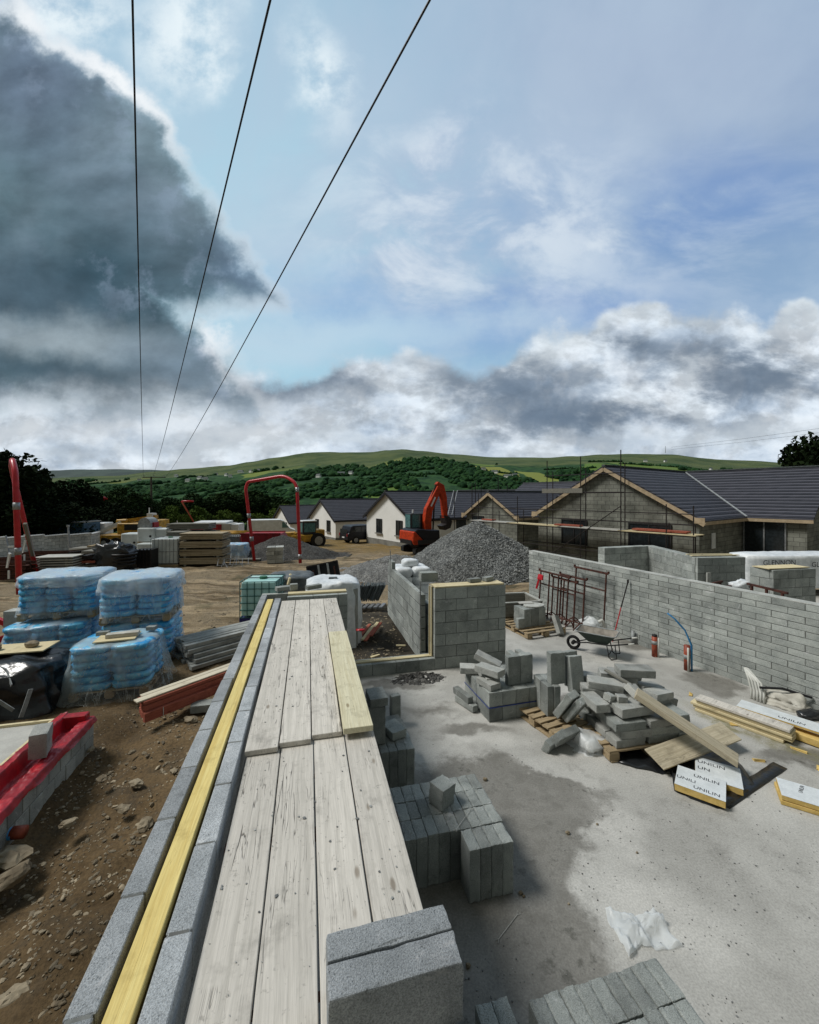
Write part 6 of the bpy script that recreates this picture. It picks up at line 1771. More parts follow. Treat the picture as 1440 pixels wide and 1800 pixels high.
# roof ladder on the nearest white house + scaffold poles behind
t = thing('roof_ladder', 'silver ladder laid up the tiled roof right of the excavator arm', 'ladder', (0, 0, 0), 0)
p0 = at_y(791, 905, 33.2); p1 = at_y(801, 862, 35.5)
for s_ in (-.16, .16):
    mb = MB(); mb.bar(p0 + Vector((s_, 0, 0)), p1 + Vector((s_, 0, 0)), .05); mb.build('rail', M['galv'], t)
mb = MB()
for k in range(10): q_ = p0.lerp(p1, (k + .5) / 10); mb.bar(q_ - Vector((.16, 0, 0)), q_ + Vector((.16, 0, 0)), .03)
mb.build('rungs', M['galv'], t)
t = thing('scaffold_poles', 'row of thin scaffold tubes rising over the roofs between excavator and small gable', 'scaffolding', (0, 0, 0), 0)
for px, py in ((799, 866), (830, 850), (836, 848), (846, 852), (876, 838), (892, 853)):
    a = at_y(px, py, 33); mb = MB(); mb.tube([(a.x, a.y, -.6), a], .03, 6); mb.build('standard', M['darksteel'], t)
a = at_y(795, 913, 33); b = at_y(895, 913, 33); mb = MB(); mb.tube([a, b], .03, 6); mb.build('ledger', M['darksteel'], t)
# ================================================================ excavator
ex = thing('excavator', 'orange-red tracked excavator with raised boom reaching over the gravel heap', 'excavator', (.75, 27.9, -.55), 0)
ex.rotation_euler = (0, 0, radians(-60)); ex.scale = (.94, .94, .95); SX = 1.0     # local +y is forward
for s_ in (-1, 1):
    tk = MB(); pts_ = []
    for k in range(25):
        a_ = 2 * pi * k / 24; c_, q_ = cos(a_), sin(a_)
        pts_.append((1.05 * math.copysign(min(1, abs(c_) * 1.25), c_) , .30 + .30 * q_))
    vs = []
    tk.prism([(p_[0], p_[1]) for p_ in pts_[:-1]], -.2, .2, M=Matrix.Translation((s_ * .85, 0, 0)) @ Matrix(((0, 0, 1, 0), (1, 0, 0, 0), (0, 1, 0, 0), (0, 0, 0, 1))))
    tko = tk.build('track', M['tyre'], ex)
    mb = MB()
    for y_ in (-.75, -.25, .25, .75): mb.tube([(s_ * .85 - .22, y_, .28), (s_ * .85 + .22, y_, .28)], .16, 12)
    mb.build('track_roller', M['darksteel'], tko)
mb = MB(); mb.box((0, 0, .55), (1.3, 1.2, .3)); mb.build('undercarriage', M['darksteel'], ex)
mb = MB(); mb.prism([(-1.1, .9), (-1.1, -.7), (-.8, -1.25), (.8, -1.25), (1.1, -.7), (1.1, .9)], .75, 1.05); mb.build('deck', M['black'], ex)
Mc = Matrix(((0, 0, 1, 0), (1, 0, 0, 0), (0, 1, 0, 0), (0, 0, 0, 1)))
mb = MB(); mb.prism([(-1.12, .74), (-1.22, 1.0), (-1.18, 1.62), (-1.05, 1.66), (-.35, .98), (.55, .9), (.55, .72)], -1.02, 1.02, M=Mc); mb.build('counterweight', M['orange'], ex, bevel=.04)
mb = MB(); mb.prism([(-1.08, 1.64), (-.85, 1.80), (-.4, 1.80), (.1, 1.72), (1.0, 1.68), (1.05, .95), (.57, .93), (-.33, 1.0)], -1.0, 1.0, M=Mc); mb.build('engine_cover', M['carblack'], ex, bevel=.05)
cbo = MB(); cbo.box((-.58, .15, 2.0), (.9, 1.75, 1.7)); cab_ = cbo.build('cab', M['frame'], ex, bevel=.06)
mb = MB(); mb.box((-.58, -.28, 2.3), (.94, .66, .92)); mb.box((-.58, .58, 2.3), (.94, .62, .92)); mb.box((-.58, .15, 2.3), (.72, 1.79, .92)); mb.build('cab_glass', M['cabglass'] if 'cabglass' in M else M.setdefault('cabglass', simple('tinted_cab_glass', (.10, .22, .22), (.05, .12, .13), rough=.15, bump=0, spec=.6)), cab_)
mb = MB(); mb.tube([(-.58, -.3, 2.84), (-.58, -.3, 3.1)], .07, 8); mb.build('beacon', M['whitepaint'], cab_)
def armseg(name, pts, w_, mat):
    """pts: list of (y,z,thickness) in the arm plane, x offset fixed"""
    mb = MB(); up_ = []; dn = []
    for i, (y_, z_, th_) in enumerate(pts):
        a = pts[max(0, i - 1)]; b = pts[min(len(pts) - 1, i + 1)]
        d_ = Vector((b[0] - a[0], b[1] - a[1])).normalized(); n_ = Vector((-d_.y, d_.x))
        up_.append((y_ + n_.x * th_ / 2, z_ + n_.y * th_ / 2)); dn.append((y_ - n_.x * th_ / 2, z_ - n_.y * th_ / 2))
    n = len(pts); vs = []
    for s_ in (-1, 1):
        for q_ in up_ + dn: vs.append((.12 + s_ * w_ / 2, q_[0], q_[1]))
    N2 = 2 * n; fs = []
    for i in range(n - 1):
        fs += [(i, i + 1, n + i + 1, n + i), (N2 + i, N2 + n + i, N2 + n + i + 1, N2 + i + 1), (i, N2 + i, N2 + i + 1, i + 1), (n + i, n + i + 1, N2 + n + i + 1, N2 + n + i)]
    fs += [(0, n, N2 + n, N2), (n - 1, N2 + n - 1, N2 + N2 - 1, N2 - 1 + 0)]
    mb._add(vs, fs[:-1]); return mb.build(name, M[mat], ex, bevel=.02)
bo = armseg('boom', [(.55, 1.2, .5), (.45, 2.3, .58), (.58, 3.1, .56), (1.1, 4.05, .46), (1.5, 4.75, .4)], .42, 'orange')
ar = armseg('dipper_arm', [(1.3, 5.05, .24), (1.65, 4.75, .56), (1.92, 3.95, .46), (2.05, 2.5, .34)], .34, 'orange')
mb = MB(); mb.tube([(.12, 1.0, 1.6), (.12, 1.1, 3.4)], .06, 8); mb.tube([(.12, .8, 3.9), (.12, 1.3, 5.0)], .05, 8); mb.tube([(.12, 2.1, 4.4), (.12, 2.32, 3.0)], .05, 8); mb.build('hydraulic_ram', M['darksteel'], ex)
mb = MB(); mb.box((.336, .88, 3.68), (.012, .12, .75), rot=(radians(-29), 0, 0)); mb.build('white_marking', M['whitepaint'], bo)
mb = MB(); Mb = Matrix(((0, 0, 1, .12), (1, 0, 0, 0), (0, 1, 0, 0), (0, 0, 0, 1)))
mb.prism([(1.85, 2.65), (2.2, 2.6), (2.45, 2.2), (2.3, 1.75), (1.85, 1.6), (1.6, 1.9), (2.0, 2.05)], -.4, .4, M=Mb); mb.build('bucket', M['darksteel'], ex)
# ================================================================ cars
def wheel(par, x, y, r, w_=.22, nm='wheel'):
    mb = MB(); mb.tube([(x - w_ / 2, y, r), (x + w_ / 2, y, r)], r, 20); o = mb.build(nm, M['tyre'], par)
    mb = MB(); mb.tube([(x - w_ / 2 - .01, y, r), (x + w_ / 2 + .01, y, r)], r * .58, 14); mb.build('rim', M['galv'], o); return o
def car(name, label, cat, loc, rz, L, Wd, H, mat, prof, glass, wr=.38, wx=(.19, .80), lights=True):
    """prof: side outline in 0..1 of length/height; local y is length, forward +y"""
    t = thing(name, label, cat, loc, rz)
    Ms = Matrix(((0, 0, 1, 0), (1, 0, 0, -L / 2), (0, 1, 0, 0), (0, 0, 0, 1)))
    mb = MB(); mb.prism([(a * L, b * H) for a, b in prof], -Wd / 2, Wd / 2, M=Ms); mb.build('body', M[mat], t, bevel=.06, seg=2)
    mb = MB()
    for q_ in glass: mb.prism([(a * L, b * H) for a, b in q_], -Wd / 2 - .008, Wd / 2 + .008, M=Ms)
    mb.build('side_windows', M['cabglass' if mat != 'carblack' else 'glass'], t)
    for y_ in wx:
        for s_ in (-1, 1): wheel(t, s_ * (Wd / 2 - .1), -L / 2 + y_ * L, wr)
    mb = MB(); mb.box((0, -L / 2 + .03, H * .68), (Wd * .75, .06, H * .24)); mb.build('rear_window', M['glass'], t)
    for s_ in (-1, 1):
        mb = MB(); mb.box((s_ * (Wd / 2 - .12), -L / 2 - .005, H * .5), (.14, .05, .28)); mb.build('tail_light', M['skipred'], t)
    mb = MB(); mb.box((0, -L / 2 - .012, H * .36), (.5, .03, .12)); mb.build('number_plate', M['whitepaint'], t)
    return t
suv_prof = [(.0, .22), (.0, .55), (.03, .62), (.08, .95), (.14, 1.0), (.55, 1.0), (.64, .94), (.75, .64), (.97, .56), (1.0, .45), (1.0, .22)]
sg = [[(.10, .66), (.13, .92), (.30, .93), (.30, .66)], [(.32, .66), (.32, .93), (.48, .93), (.48, .66)], [(.50, .66), (.50, .93), (.60, .91), (.70, .66)]]
car('black_car', 'black off-road car parked beside the nearest white bungalow', 'car', (-4.55, 41.4, near_h(-4.5, 41.4) + .02), HA - pi / 2, 4.7, 1.9, 1.8, 'carblack', suv_prof, sg)
van_prof = [(.0, .15), (.0, .95), (.03, 1.0), (.66, 1.0), (.74, .93), (.86, .58), (.98, .48), (1.0, .35), (1.0, .15)]
car('white_van', 'white van parked behind the red skip', 'van', (-15.6, 46.5, near_h(-15, 46) + .02), radians(-70), 5.2, 1.95, 2.3, 'whitepaint', van_prof, [[(.70, .60), (.70, .88), (.74, .88), (.84, .60)]], wr=.34)
# yellow backhoe
bh = thing('yellow_digger', 'yellow wheeled digger partly hidden by the dark sand heap', 'digger', (-8.9, 35.0, near_h(-8.9, 35) - .1), radians(125)); bh.scale = (.85, .85, .85)
mb = MB(); mb.box((0, .2, 1.0), (1.5, 3.0, .7)); mb.box((0, 1.6, 1.3), (1.1, 1.2, .7)); mb.build('body', M['yellowpaint'], bh, bevel=.1, seg=2)
mb = MB(); mb.box((0, -.2, 2.0), (1.3, 1.4, 1.3)); cb_ = mb.build('cab', M['frame'], bh, bevel=.06)
mb = MB(); mb.box((0, -.2, 2.05), (1.34, 1.15, .9)); mb.box((0, -.2, 2.05), (1.1, 1.44, .9)); mb.build('cab_glass', M['cabglass'], cb_)
mb = MB(); mb.box((0, -.2, 2.7), (1.4, 1.5, .1)); mb.build('cab_roof', M['whitepaint'], cb_)
for y_, r_ in ((-1.0, .75), (1.5, .5)):
    for s_ in (-1, 1): wheel(bh, s_ * .85, y_, r_, .4)
mb = MB()
for s_ in (-1, 1): mb.tube([(s_ * .5, .9, 1.6), (s_ * .5, 2.4, 1.1), (s_ * .5, 3.0, .5)], .1, 6)
mb.build('loader_arm', M['yellowpaint'], bh)
mb = MB(); mb.box((0, 2.9, .4), (1.9, .5, .6)); mb.build('bucket', M['yellowpaint'], bh, bevel=.05)
mb = MB(); mb.box((0, -1.25, 1.35), (1.3, 1.2, .9)); mb.build('engine_hood', M['yellowpaint'], bh, bevel=.12, seg=2)
# skip
sk = thing('skip', 'red skip beside the left leg of the big goalpost', 'skip', (-9.65, 27.2, near_h(-9.6, 27.2)), radians(6))
Mk = Matrix(((1, 0, 0, 0), (0, 0, 1, 0), (0, 1, 0, 0), (0, 0, 0, 1)))
mb = MB(); mb.prism([(-1.05, .15), (.85, .15), (1.55, .95), (1.2, 1.5), (-1.3, 1.5)], -.8, .8, M=Mk); mb.build('body', M['skipred'], sk, bevel=.02)
mb = MB(); mb.bar((-1.32, -.82, 1.52), (1.22, -.82, 1.52), .08); mb.bar((-1.32, .82, 1.52), (1.22, .82, 1.52), .08); mb.build('rim', M['skipred'], sk)
mb = MB(); mb.box((.35, -.83, .55), (.55, .04, .5)); mb.build('green_panel', M['skipgreen'], sk); mb = MB(); mb.box((.85, -.82, 1.2), (.3, .03, .16)); mb.build('pale_sign', M['whitepaint'], sk)
# ================================================================ goalposts
def goal(name, label, pts, r, mat='redpaint', sleeves=(), cat='goalpost', group='red overhead line goalposts'):
    t = thing(name, label, cat, pts[0], 0, group)
    o_ = Vector(pts[0]); P_ = [Vector(p) - o_ for p in pts]
    # round the corners
    out_ = [P_[0]]
    for i in range(1, len(P_) - 1):
        a, b, c = P_[i - 1], P_[i], P_[i + 1]; q = min(.7, (a - b).length * .4, (c - b).length * .4)
        s0_ = b + (a - b).normalized() * q; s1_ = b + (c - b).normalized() * q
        for k in range(6):
            u_ = k / 5; out_.append(s0_ * (1 - u_) ** 2 + b * 2 * u_ * (1 - u_) + s1_ * u_ ** 2)
    out_.append(P_[-1])
    mb = MB(); mb.tube(out_, r, 12); mb.build('tube', M[mat], t, smooth=True)
    for i, u_ in sleeves:
        c = P_[i].lerp(P_[i + 1], u_); d_ = (P_[i + 1] - P_[i]).normalized()
        mb = MB(); mb.tube([c - d_ * .13, c + d_ * .13], r * 1.15, 12); mb.build('clamp_sleeve', M['galv'], t, smooth=True)
    return t
goal('goalpost', 'big red tube goalpost standing over the track in the middle distance',
     [at_z(447, 985, -.35), at_y(432, 858, 23.2), at_y(436, 847, 23.2), at_y(500, 836, 22.6), at_y(522, 850, 22.2), at_y(528, 990, 22)], .088, sleeves=((0, .62), (4, .08), (4, .92), (0, .3)))
goal('goalpost', 'tall red tube goalpost at the left edge, seen almost end on',
     [Vector((-14.1, 14.8, -.2)), at_y(27, 830, 14.9), at_y(22, 808, 15.2), at_y(20, 822, 18.0), Vector((-16.9, 18.6, -.3))], .092, sleeves=((0, .72), (0, .35)))
goal('goalpost', 'small distant red goalpost behind the white storage box', [at_z(180, 928, -1.6), at_y(182, 874, 45), at_y(189, 878, 48), at_z(192, 922, -2.0)], .10)
goal('goalpost', 'leaning red barrier pole with a short top bar, in front of the green bushes', [at_z(345, 925, -1.4), at_y(319, 881, 42), at_y(340, 881, 42)], .09)
# red and white tape on left goalpost
for i, (px, py, Y) in enumerate(((27, 985, 14.8), (52, 960, 18.2))):
    p = at_y(px, py, Y); mb = MB(); mb.box((0, 0, 0), (.07, .03, .55), rot=(0, .2, 0), jit=.02); mb.box((.1, 0, .5), (.2, .03, .06)); mb.box((.02, 0, -.5), (.06, .03, .3))
    o = mb.build('warning_tape', M['whitepaint'], loc=p - Vector((.16, .1, 0))); tag(o, ('strip of pale tape hanging on the front leg of the left goalpost', 'strip of pale tape hanging on the rear leg of the left goalpost')[i], 'tape')
plank3('leaning_post', at_z(66, 1010, -.3), at_y(44, 920, 17.6), .12, .12, 'greywood', 'grey timber post leaning beside the rear leg of the left goalpost', 'post')
# ================================================================ pole and wires
pz = at_z(268, 928, -1.9); pz.y = 57; pz.x = (267 - 720) / 720 * 57
t = thing('power_pole', 'tall wooden power pole rising behind the yard', 'pole', (pz.x, 57, -2.6), 0)
ph_ = at_y(264, 838, 57).z + 2.6
mb = MB(); mb.tube([(0, 0, 0), (-.1, 0, ph_)], [.17, .11], 10); mb.build('mast', M['polewood'], t)
mb = MB(); mb.bar((-1.3, 0, ph_ - .1), (1.9, 0, ph_ - .1), .1); mb.build('crossarm', M['polewood'], t)
for k in (-1.1, .3, 1.7):
    mb = MB(); mb.tube([(k, 0, ph_ - .05), (k, 0, ph_ + .2)], .05, 8); mb.build('insulator', M['greypipe'], t)
for (xt, xe_, lb) in ((233, 252, 'leftmost overhead wire, crossing the dark cloud almost upright'), (475, 269, 'middle overhead wire slanting from the top edge to the power pole'), (755, 292, 'rightmost overhead wire slanting across the blue sky to the power pole')):
    a = at_y(xt, 0, 4.6); b = at_y(xe_, 837, 57); pts_ = []
    for k in range(60):
        u_ = -.6 + 1.6 * k / 59; p = a.lerp(b, u_); p.z -= .45 * max(0, (1 - (2 * u_ - 1) ** 2)) * (1 if u_ > 0 else 0); pts_.append(p)
    mb = MB(); mb.tube(pts_, .0135, 6, cap=False); o = mb.build('overhead_wire', M['cablack']); tag(o, lb, 'wire', 'three overhead wires')
for k in range(2):
    a = at_y(1180, 790 - k * 4, 120); b = at_y(1560, 738 - k * 9 + 8, 60); mb = MB(); mb.tube([a, a.lerp(b, .5) - Vector((0, 0, .2)), b], .02, 5); o = mb.build('distant_wire', M['cablack']); tag(o, ('lower thin wire crossing to the dark tree at the right edge', 'upper thin wire crossing to the dark tree at the right edge')[k], 'wire')
t = thing('radio_mast', 'tiny mast on the hill crest right of centre', 'mast', (0, 0, 0)); a = at_y(1170, 784, 1840); b = at_y(1170, 796, 1840)
mb = MB(); mb.tube([b, a], [1.2, .7], 5); mb.build('mast', M['greypipe'], t)
# ================================================================ yard on the left
def gz(p): return near_h(p[0], p[1])
def px_at(px, Y, dz=0.0):
    X = (px - 720) / 720. * Y; return Vector((X, Y, near_h(X, Y) + dz))
# block wall with capping, stepping away
wl = thing('yard_wall', 'long low grey block wall with pale capping behind the storage yard at the left', 'wall', (0, 0, 0))
segs = [(-40, 24.5), (12, 26), (78, 28.2), (120, 29.6), (160, 31.2), (176, 33)]
wm_ = [px_at(a, Y) for a, Y in segs]
for i, (a, b) in enumerate(zip(wm_, wm_[1:])):
    d_ = b - a; L = math.hypot(d_.x, d_.y); rz_ = math.atan2(d_.y, d_.x); nc = 6
    leaf('wall_panel', None, None, wall_mb(L, nc, seed=70 + i, th=.2, j=.02, mort=.014), (a.x, a.y, a.z - .15), rz_, parent=wl, bevel=0, m='block_pale')
    mb = MB(); mb.box((L / 2, .1, nc * .225 + .03), (L, .3, .06)); mb.build('coping', M['whitepaint'], wl, loc=(a.x, a.y, a.z - .15), rz=rz_)
t = thing('blue_container', 'low blue container behind the yard wall', 'container', px_at(124, 34), radians(8))
mb = MB(); mb.box((0, 0, 1.05), (3.3, 2.2, 2.1)); 
for k in range(16): mb.box((-1.58 + .21 * k, -1.12, 1.0), (.09, .05, 1.9))
mb.build('body', M['bluepaint'], t); mb = MB(); mb.box((0, 0, 2.13), (3.4, 2.3, .08)); mb.build('roof', M['greypipe'], t)
t = thing('white_store', 'white storage box with a rounded lid left of the yellow crane lorry', 'box', px_at(180, 36), radians(5))
mb = MB(); mb.box((0, 0, 1.1), (1.15, 1.2, 1.9)); mb.box((-.9, 0, 1.1), (.2, .5, 1.7)); mb.build('body', M['whitepaint'], t, bevel=.05)
mb = MB(); mb.box((0, -.62, 1.2), (.8, .03, .05)); mb.build('door_line', M['greypipe'], t)
t = thing('road_sign_box', 'thin steel upright leaning in front of the yard wall', 'post', px_at(124, 24)); mb = MB(); mb.bar((0, 0, 0), (-.22, .1, 2.0), .07); mb.build('post', M['galv'], t); mb = MB(); mb.box((-.23, .1, 2.04), (.12, .1, .12)); mb.build('cap', M['galv'], t)
t = thing('steel_prop', 'second thin steel prop leaning on the yard wall near the left edge', 'post', px_at(20, 22)); mb = MB(); mb.bar((0, 0, 0), (-.5, .2, 1.6), .06); mb.build('post', M['galv'], t); mb = MB(); mb.box((0, 0, .03), (.2, .2, .04)); mb.build('foot_plate', M['galv'], t)
# rusty steel lengths
for i, (px, Y, L, z_, lb) in enumerate(((30, 19, 2.6, .1, 'rust-red steel beams lying in front of the yard wall, nearest the left goalpost'), (95, 21.5, 3.2, .35, 'rust-red steel beams stacked before the middle of the yard wall'), (10, 17.5, 1.6, .5, 'rust-red steel pack behind the left goalpost leg'))):
    t = thing('steel_beam_stack', lb, 'steel beams', px_at(px, Y), radians(12 - 4 * i))
    for k in range(4):
        for j in range(3):
            mb = MB(); mb.box((R.uniform(-.15, .15), j * .26, .1 + k * .19), (L, .16, .03)); mb.box((0, j * .26, .17 + k * .19), (L, .02, .12)); mb.build('beam', M['rust'], t)
t = thing('slab_stack', 'neat stack of pale thin slabs with dark gaps, in the left yard', 'slabs', px_at(106, 19.2), radians(10))
for k in range(8):
    mb = MB(); mb.box((0, 0, .06 + k * .115), (1.6, 1.0, .062), jit=.006); mb.build('pale_slab', M['plaster'], t, bevel=.01)
    for x_ in (-.5, .5): mb = MB(); mb.box((x_, 0, .005 + k * .115), (.1, .9, .05)); mb.build('spacer', M['greywood'], t)
for i, (px, Y, lb) in enumerate(((150, 21.5, 'brown reels and boards stacked left of the black-wrapped pile'), (172, 20, 'dark pallet of mixed goods at the foot of the black-wrapped pile'))):
    t = thing('goods_pile', lb, 'goods', px_at(px, Y), radians(6))
    for k in range(5):
        mb = MB(); mb.box((R.uniform(-.1, .1), 0, .12 + .22 * k), (1.5 - .1 * k, .9, .12), jit=.03); mb.build('pack', M[('rust', 'greywood', 'redwood', 'darksteel', 'greywood')[k]], t)
        mb = MB(); mb.box((.4, 0, .23 + .22 * k), (.2, .7, .08)); mb.build('spacer', M['pallet'], t)
t = thing('blue_pack', 'small blue and white pack by the steel upright', 'pack', px_at(139, 22), .1)
o = drape(1.0, .7, .45, .1, .05, 50, 5, 8, 71).build('blue_film', M['bluebase'], t, smooth=True); mb = MB(); mb.box((.1, 0, .42), (.7, .5, .12), jit=.02); mb.build('white_top', M['whitefilm'], t)
t = thing('black_pile', 'high heap of black coiled pipe and polythene on a pallet in the yard', 'pile', px_at(203, 19.8), radians(4))
blob(0, 0, .75, 1.55, 1.1, 1.3, 4, .35, 30, 18, .6, 3.0).build('black_polythene', M['blackfilm'], t, smooth=True)
for k in range(4):
    mb = MB(); rr_ = .42 + .03 * k; mb.tube([(rr_ * cos(a_ / 12 * 2 * pi) + .45, rr_ * sin(a_ / 12 * 2 * pi) - .1, .42 + .16 * k) for a_ in range(13)], .06, 7, cap=False); mb.build('pipe_coil', M['black'], t, smooth=True)
mb = MB(); mb.box((0, 0, .05), (1.6, 1.1, .1)); 
for x_ in (-.7, 0, .7): mb.box((x_, -.58, .03), (.14, .08, .1))
mb.build('pale_pallet', M['plaster'], t)
# crane lorry
cr_ = thing('crane_lorry', 'old yellow lorry-mounted crane parked behind the stored tanks', 'lorry', px_at(236, 35), radians(4)); cr_.scale = (.85, .85, .85)
mb = MB(); mb.box((0, 0, 1.05), (5.8, 2.0, .45)); mb.build('chassis', M['yellowpaint'], cr_, bevel=.04)
mb = MB(); mb.box((.2, 0, 1.8), (2.6, 1.8, 1.2)); mb.box((-.9, 0, 2.4), (1.0, 1.2, .7)); mb.build('housing', M['yellowpaint'], cr_, bevel=.06)
mb = MB(); mb.box((2.2, 0, 1.9), (1.5, 1.9, 1.6)); cbb = mb.build('cab', M['yellowpaint'], cr_, bevel=.06)
mb = MB(); mb.box((2.25, -.02, 2.15), (1.1, 1.94, .75)); mb.build('cab_window', M['glass'], cbb)
mb = MB(); mb.box((.3, -.92, 2.0), (1.4, .05, .55)); mb.build('dark_panel', M['black'], cr_)
mb = MB(); mb.bar((-.6, 0, 2.6), (2.2, 0, 3.0), .5, .35); mb.build('boom', M['yellowpaint'], cr_); mb = MB(); mb.bar((-.9, -.6, 2.5), (-3.2, -.6, 1.4), .12, .3); mb.bar((-.9, .3, 2.5), (-3.2, .3, 1.4), .12, .2); mb.build('pale_jib', M['whitepaint'], cr_)
mb = MB(); mb.box((1.7, 0, 3.1), (.5, .9, .5)); mb.tube([(1.45, 0, 3.3), (1.45, 0, 3.9)], .06, 6); mb.build('white_lamp_box', M['whitepaint'], cr_)
for x_ in (-2.2, -1.1, 1.9):
    for s_ in (-1, 1):
        mb = MB(); mb.tube([(x_, s_ * 1.0 - .15, .5), (x_, s_ * 1.0 + .15, .5)], .5, 18); o = mb.build('wheel', M['tyre'], cr_); mb = MB(); mb.tube([(x_, s_ * 1.0 - .17, .5), (x_, s_ * 1.0 + .17, .5)], .24, 12); mb.build('rim', M['greypipe'], o)
mb = MB(); mb.box((-2.7, -1.1, .75), (.5, .2, .9)); mb.build('outrigger', M['yellowpaint'], cr_)
# white tanks
def bin_(px, Y, w_, h_, lb, z_=0.0, dk=False):
    t = thing('storage_tank', lb, 'tank', px_at(px, Y, z_), radians(5), 'pale plastic tanks in the yard')
    mb = MB(); mb.box((0, 0, h_ / 2 + .08), (w_, .95, h_)); mb.build('body', M['black' if dk else 'tank'], t, bevel=.07, seg=2)
    mb = MB(); mb.tube([(w_ * .25, -.49, h_ * .5), (w_ * .25, -.46, h_ * .5)], .07, 10); mb.build('outlet', M['black'], t)
    mb = MB(); mb.box((0, 0, .04), (w_, .95, .07)); mb.build('base', M['pallet'], t)
bin_(236, 25.5, 1.05, .95, 'upper left white tank behind the pipe coils', .55); bin_(263, 24.6, 1.0, .95, 'white tank in the lower row in front of the yellow crane lorry', .0)
bin_(264, 25.2, 1.02, .85, 'white tank in the upper row in front of the yellow crane lorry', 1.0); bin_(289, 25.4, .8, .9, 'right-hand white tank beside the stacked timber', .9)
bin_(290, 25.6, .8, .85, 'lower right white tank beside the stacked timber', .0); 
t = thing('grey_barrel', 'dark grey rounded box standing on the white tanks', 'box', px_at(261, 25.3, 1.95), 0); mb = MB(); mb.prism([(.4 * cos(k / 10 * pi), .45 * sin(k / 10 * pi) + .15) for k in range(11)] + [(-.4, -.0), (.4, -.0)], -.4, .4, M=Matrix(((1, 0, 0, 0), (0, 0, 1, 0), (0, 1, 0, 0), (0, 0, 0, 1)))); mb.build('body', M['greypipe'], t); mb = MB(); mb.box((.45, 0, .1), (.1, .5, .4)); mb.build('red_side', M['skipred'], t)
ibc((*px_at(300, 22.4)[:2], gz(px_at(300, 22.4)) - .02), radians(5), 'white caged tank standing at the front of the yard by the timber', 'tank', 'pallet', 1.35, 7, 2)
t = thing('black_crate', 'black slatted crate at the front of the yard left of the white caged tank', 'crate', px_at(257, 21.2), radians(6))
mb = MB(); mb.box((0, 0, .5), (.8, .8, .96)); mb.build('body', M['black'], t)
mb = MB()
for k in range(6): mb.bar((-.42 + .168 * k, -.42, 0), (-.42 + .168 * k, -.42, 1.05), .04)
mb.build('slats', M['darksteel'], t)
mb = MB(); mb.bar((-.42, -.4, 0), (-.42, -.4, 1.15), .06); mb.build('corner_post', M['whitepaint'], t)
t = thing('flat_packs', 'low stack of boards between the black pile and black crate', 'boards', px_at(234, 22.5), radians(4))
for k in range(5):
    mb = MB(); mb.box((0, 0, .1 + .16 * k), (1.2, .8, .1), jit=.02); mb.build('board_layer', M['stackwood' if k < 4 else 'whitefilm'], t)
# timber stacks
def tstack(px, Y, w_, d_, layers, hl, lb, mat, z_=0.0, rz_=radians(6)):
    t = thing('timber_stack', lb, 'timber', px_at(px, Y, z_), rz_, 'sawn timber stacked in the yard')
    z = .1
    for k in range(layers):
        mb = MB(); n = max(2, int(hl / .075))
        for j in range(n):
            mb.box((R.uniform(-.03, .03), 0, z + (j + .5) * hl / n), (w_, d_, hl / n - .016), jit=.012)
        mb.build('timber_bundle', M[mat if not isinstance(mat, tuple) else mat[k % len(mat)]], t)
        for x_ in (-w_ * .38, w_ * .38): mb = MB(); mb.box((x_, 0, z - .05), (.12, d_, .09)); mb.build('bearer', M['greywood'], t)
        z += hl + .1
tstack(362, 22.6, 2.2, 1.3, 4, .34, 'front stack of four pale timber bundles in the yard', ('stackwood', 'stackwood', 'stackwood', 'stackwood'))
tstack(338, 25.0, 2.4, 1.2, 5, .34, 'rear stack of greyer timber bundles behind the pale ones', 'greywood')
tstack(318, 24.0, .9, 1.4, 4, .34, 'narrow stack of dark timber ends left of the pale bundles', 'greywood')
t = thing('steel_barrier', 'pair of fallen silver pedestrian barriers in front of the blue pallets', 'barrier', px_at(415, 21.8), radians(20))
mb = MB()
for k in range(6): mb.bar((-.9 + .3 * k, 0, .08), (-.9 + .3 * k, .5, .35), .022)
mb.bar((-.95, 0, .08), (.8, 0, .08), .03); mb.bar((-.95, .5, .35), (.8, .5, .35), .03); mb.tube([(-.2, -.2, 0), (0, 0, .45), (.35, -.3, 0)], .02, 6); mb.build('frame', M['galv'], t)
mb = MB(); mb.tube([(-.7, -.2, 0), (-.6, 0, .3), (-.4, -.3, 0)], .02, 6); mb.build('foot', M['galv'], t)
t = wrapped(px_at(415, 24.5)[:2], .05, 1.3, 1.0, .85, 'pale blue wrapped pallet beside the timber stacks', 'film_pale', .08, gz(px_at(415, 24.5)) + .15, seed=91)
t = thing('pallet_stack', 'low stack of pallets under the pale blue pack', 'pallets', px_at(424, 24.2), .05)
for k in range(2):
    mb = MB(); mb.box((.3, 0, .04 + .1 * k), (1.9, 1.2, .06)); mb.build('pallet_layer', M['greywood'], t)
t = thing('grey_cage', 'grey mesh cage in front of the red skip', 'cage', px_at(411, 27.0, .5), .05)
mb = MB(); mb.box((0, 0, .45), (1.0, .8, .75)); mb.build('contents', M['greypipe'], t)
mb = MB()
for k in range(9): mb.bar((-.52 + .13 * k, -.43, .05), (-.52 + .13 * k, -.43, .9), .025)
mb.bar((-.55, -.43, .9), (.55, -.43, .9), .05); mb.build('mesh', M['galv'], t)
t = thing('yellow_pipes', 'yellow pipes lying over the grey cage', 'pipes', px_at(413, 27.6, 1.45), .1)
for k in range(3):
    mb = MB(); mb.tube([(-1.0, .1 * k, .06 * k), (.9, .1 * k, .06 * k)], .06, 8); mb.build('pipe', M['yellowpaint'], t, smooth=True)
t = thing('cabin', 'pale site cabin with dark red trim behind the timber stacks', 'cabin', px_at(375, 34), radians(6))
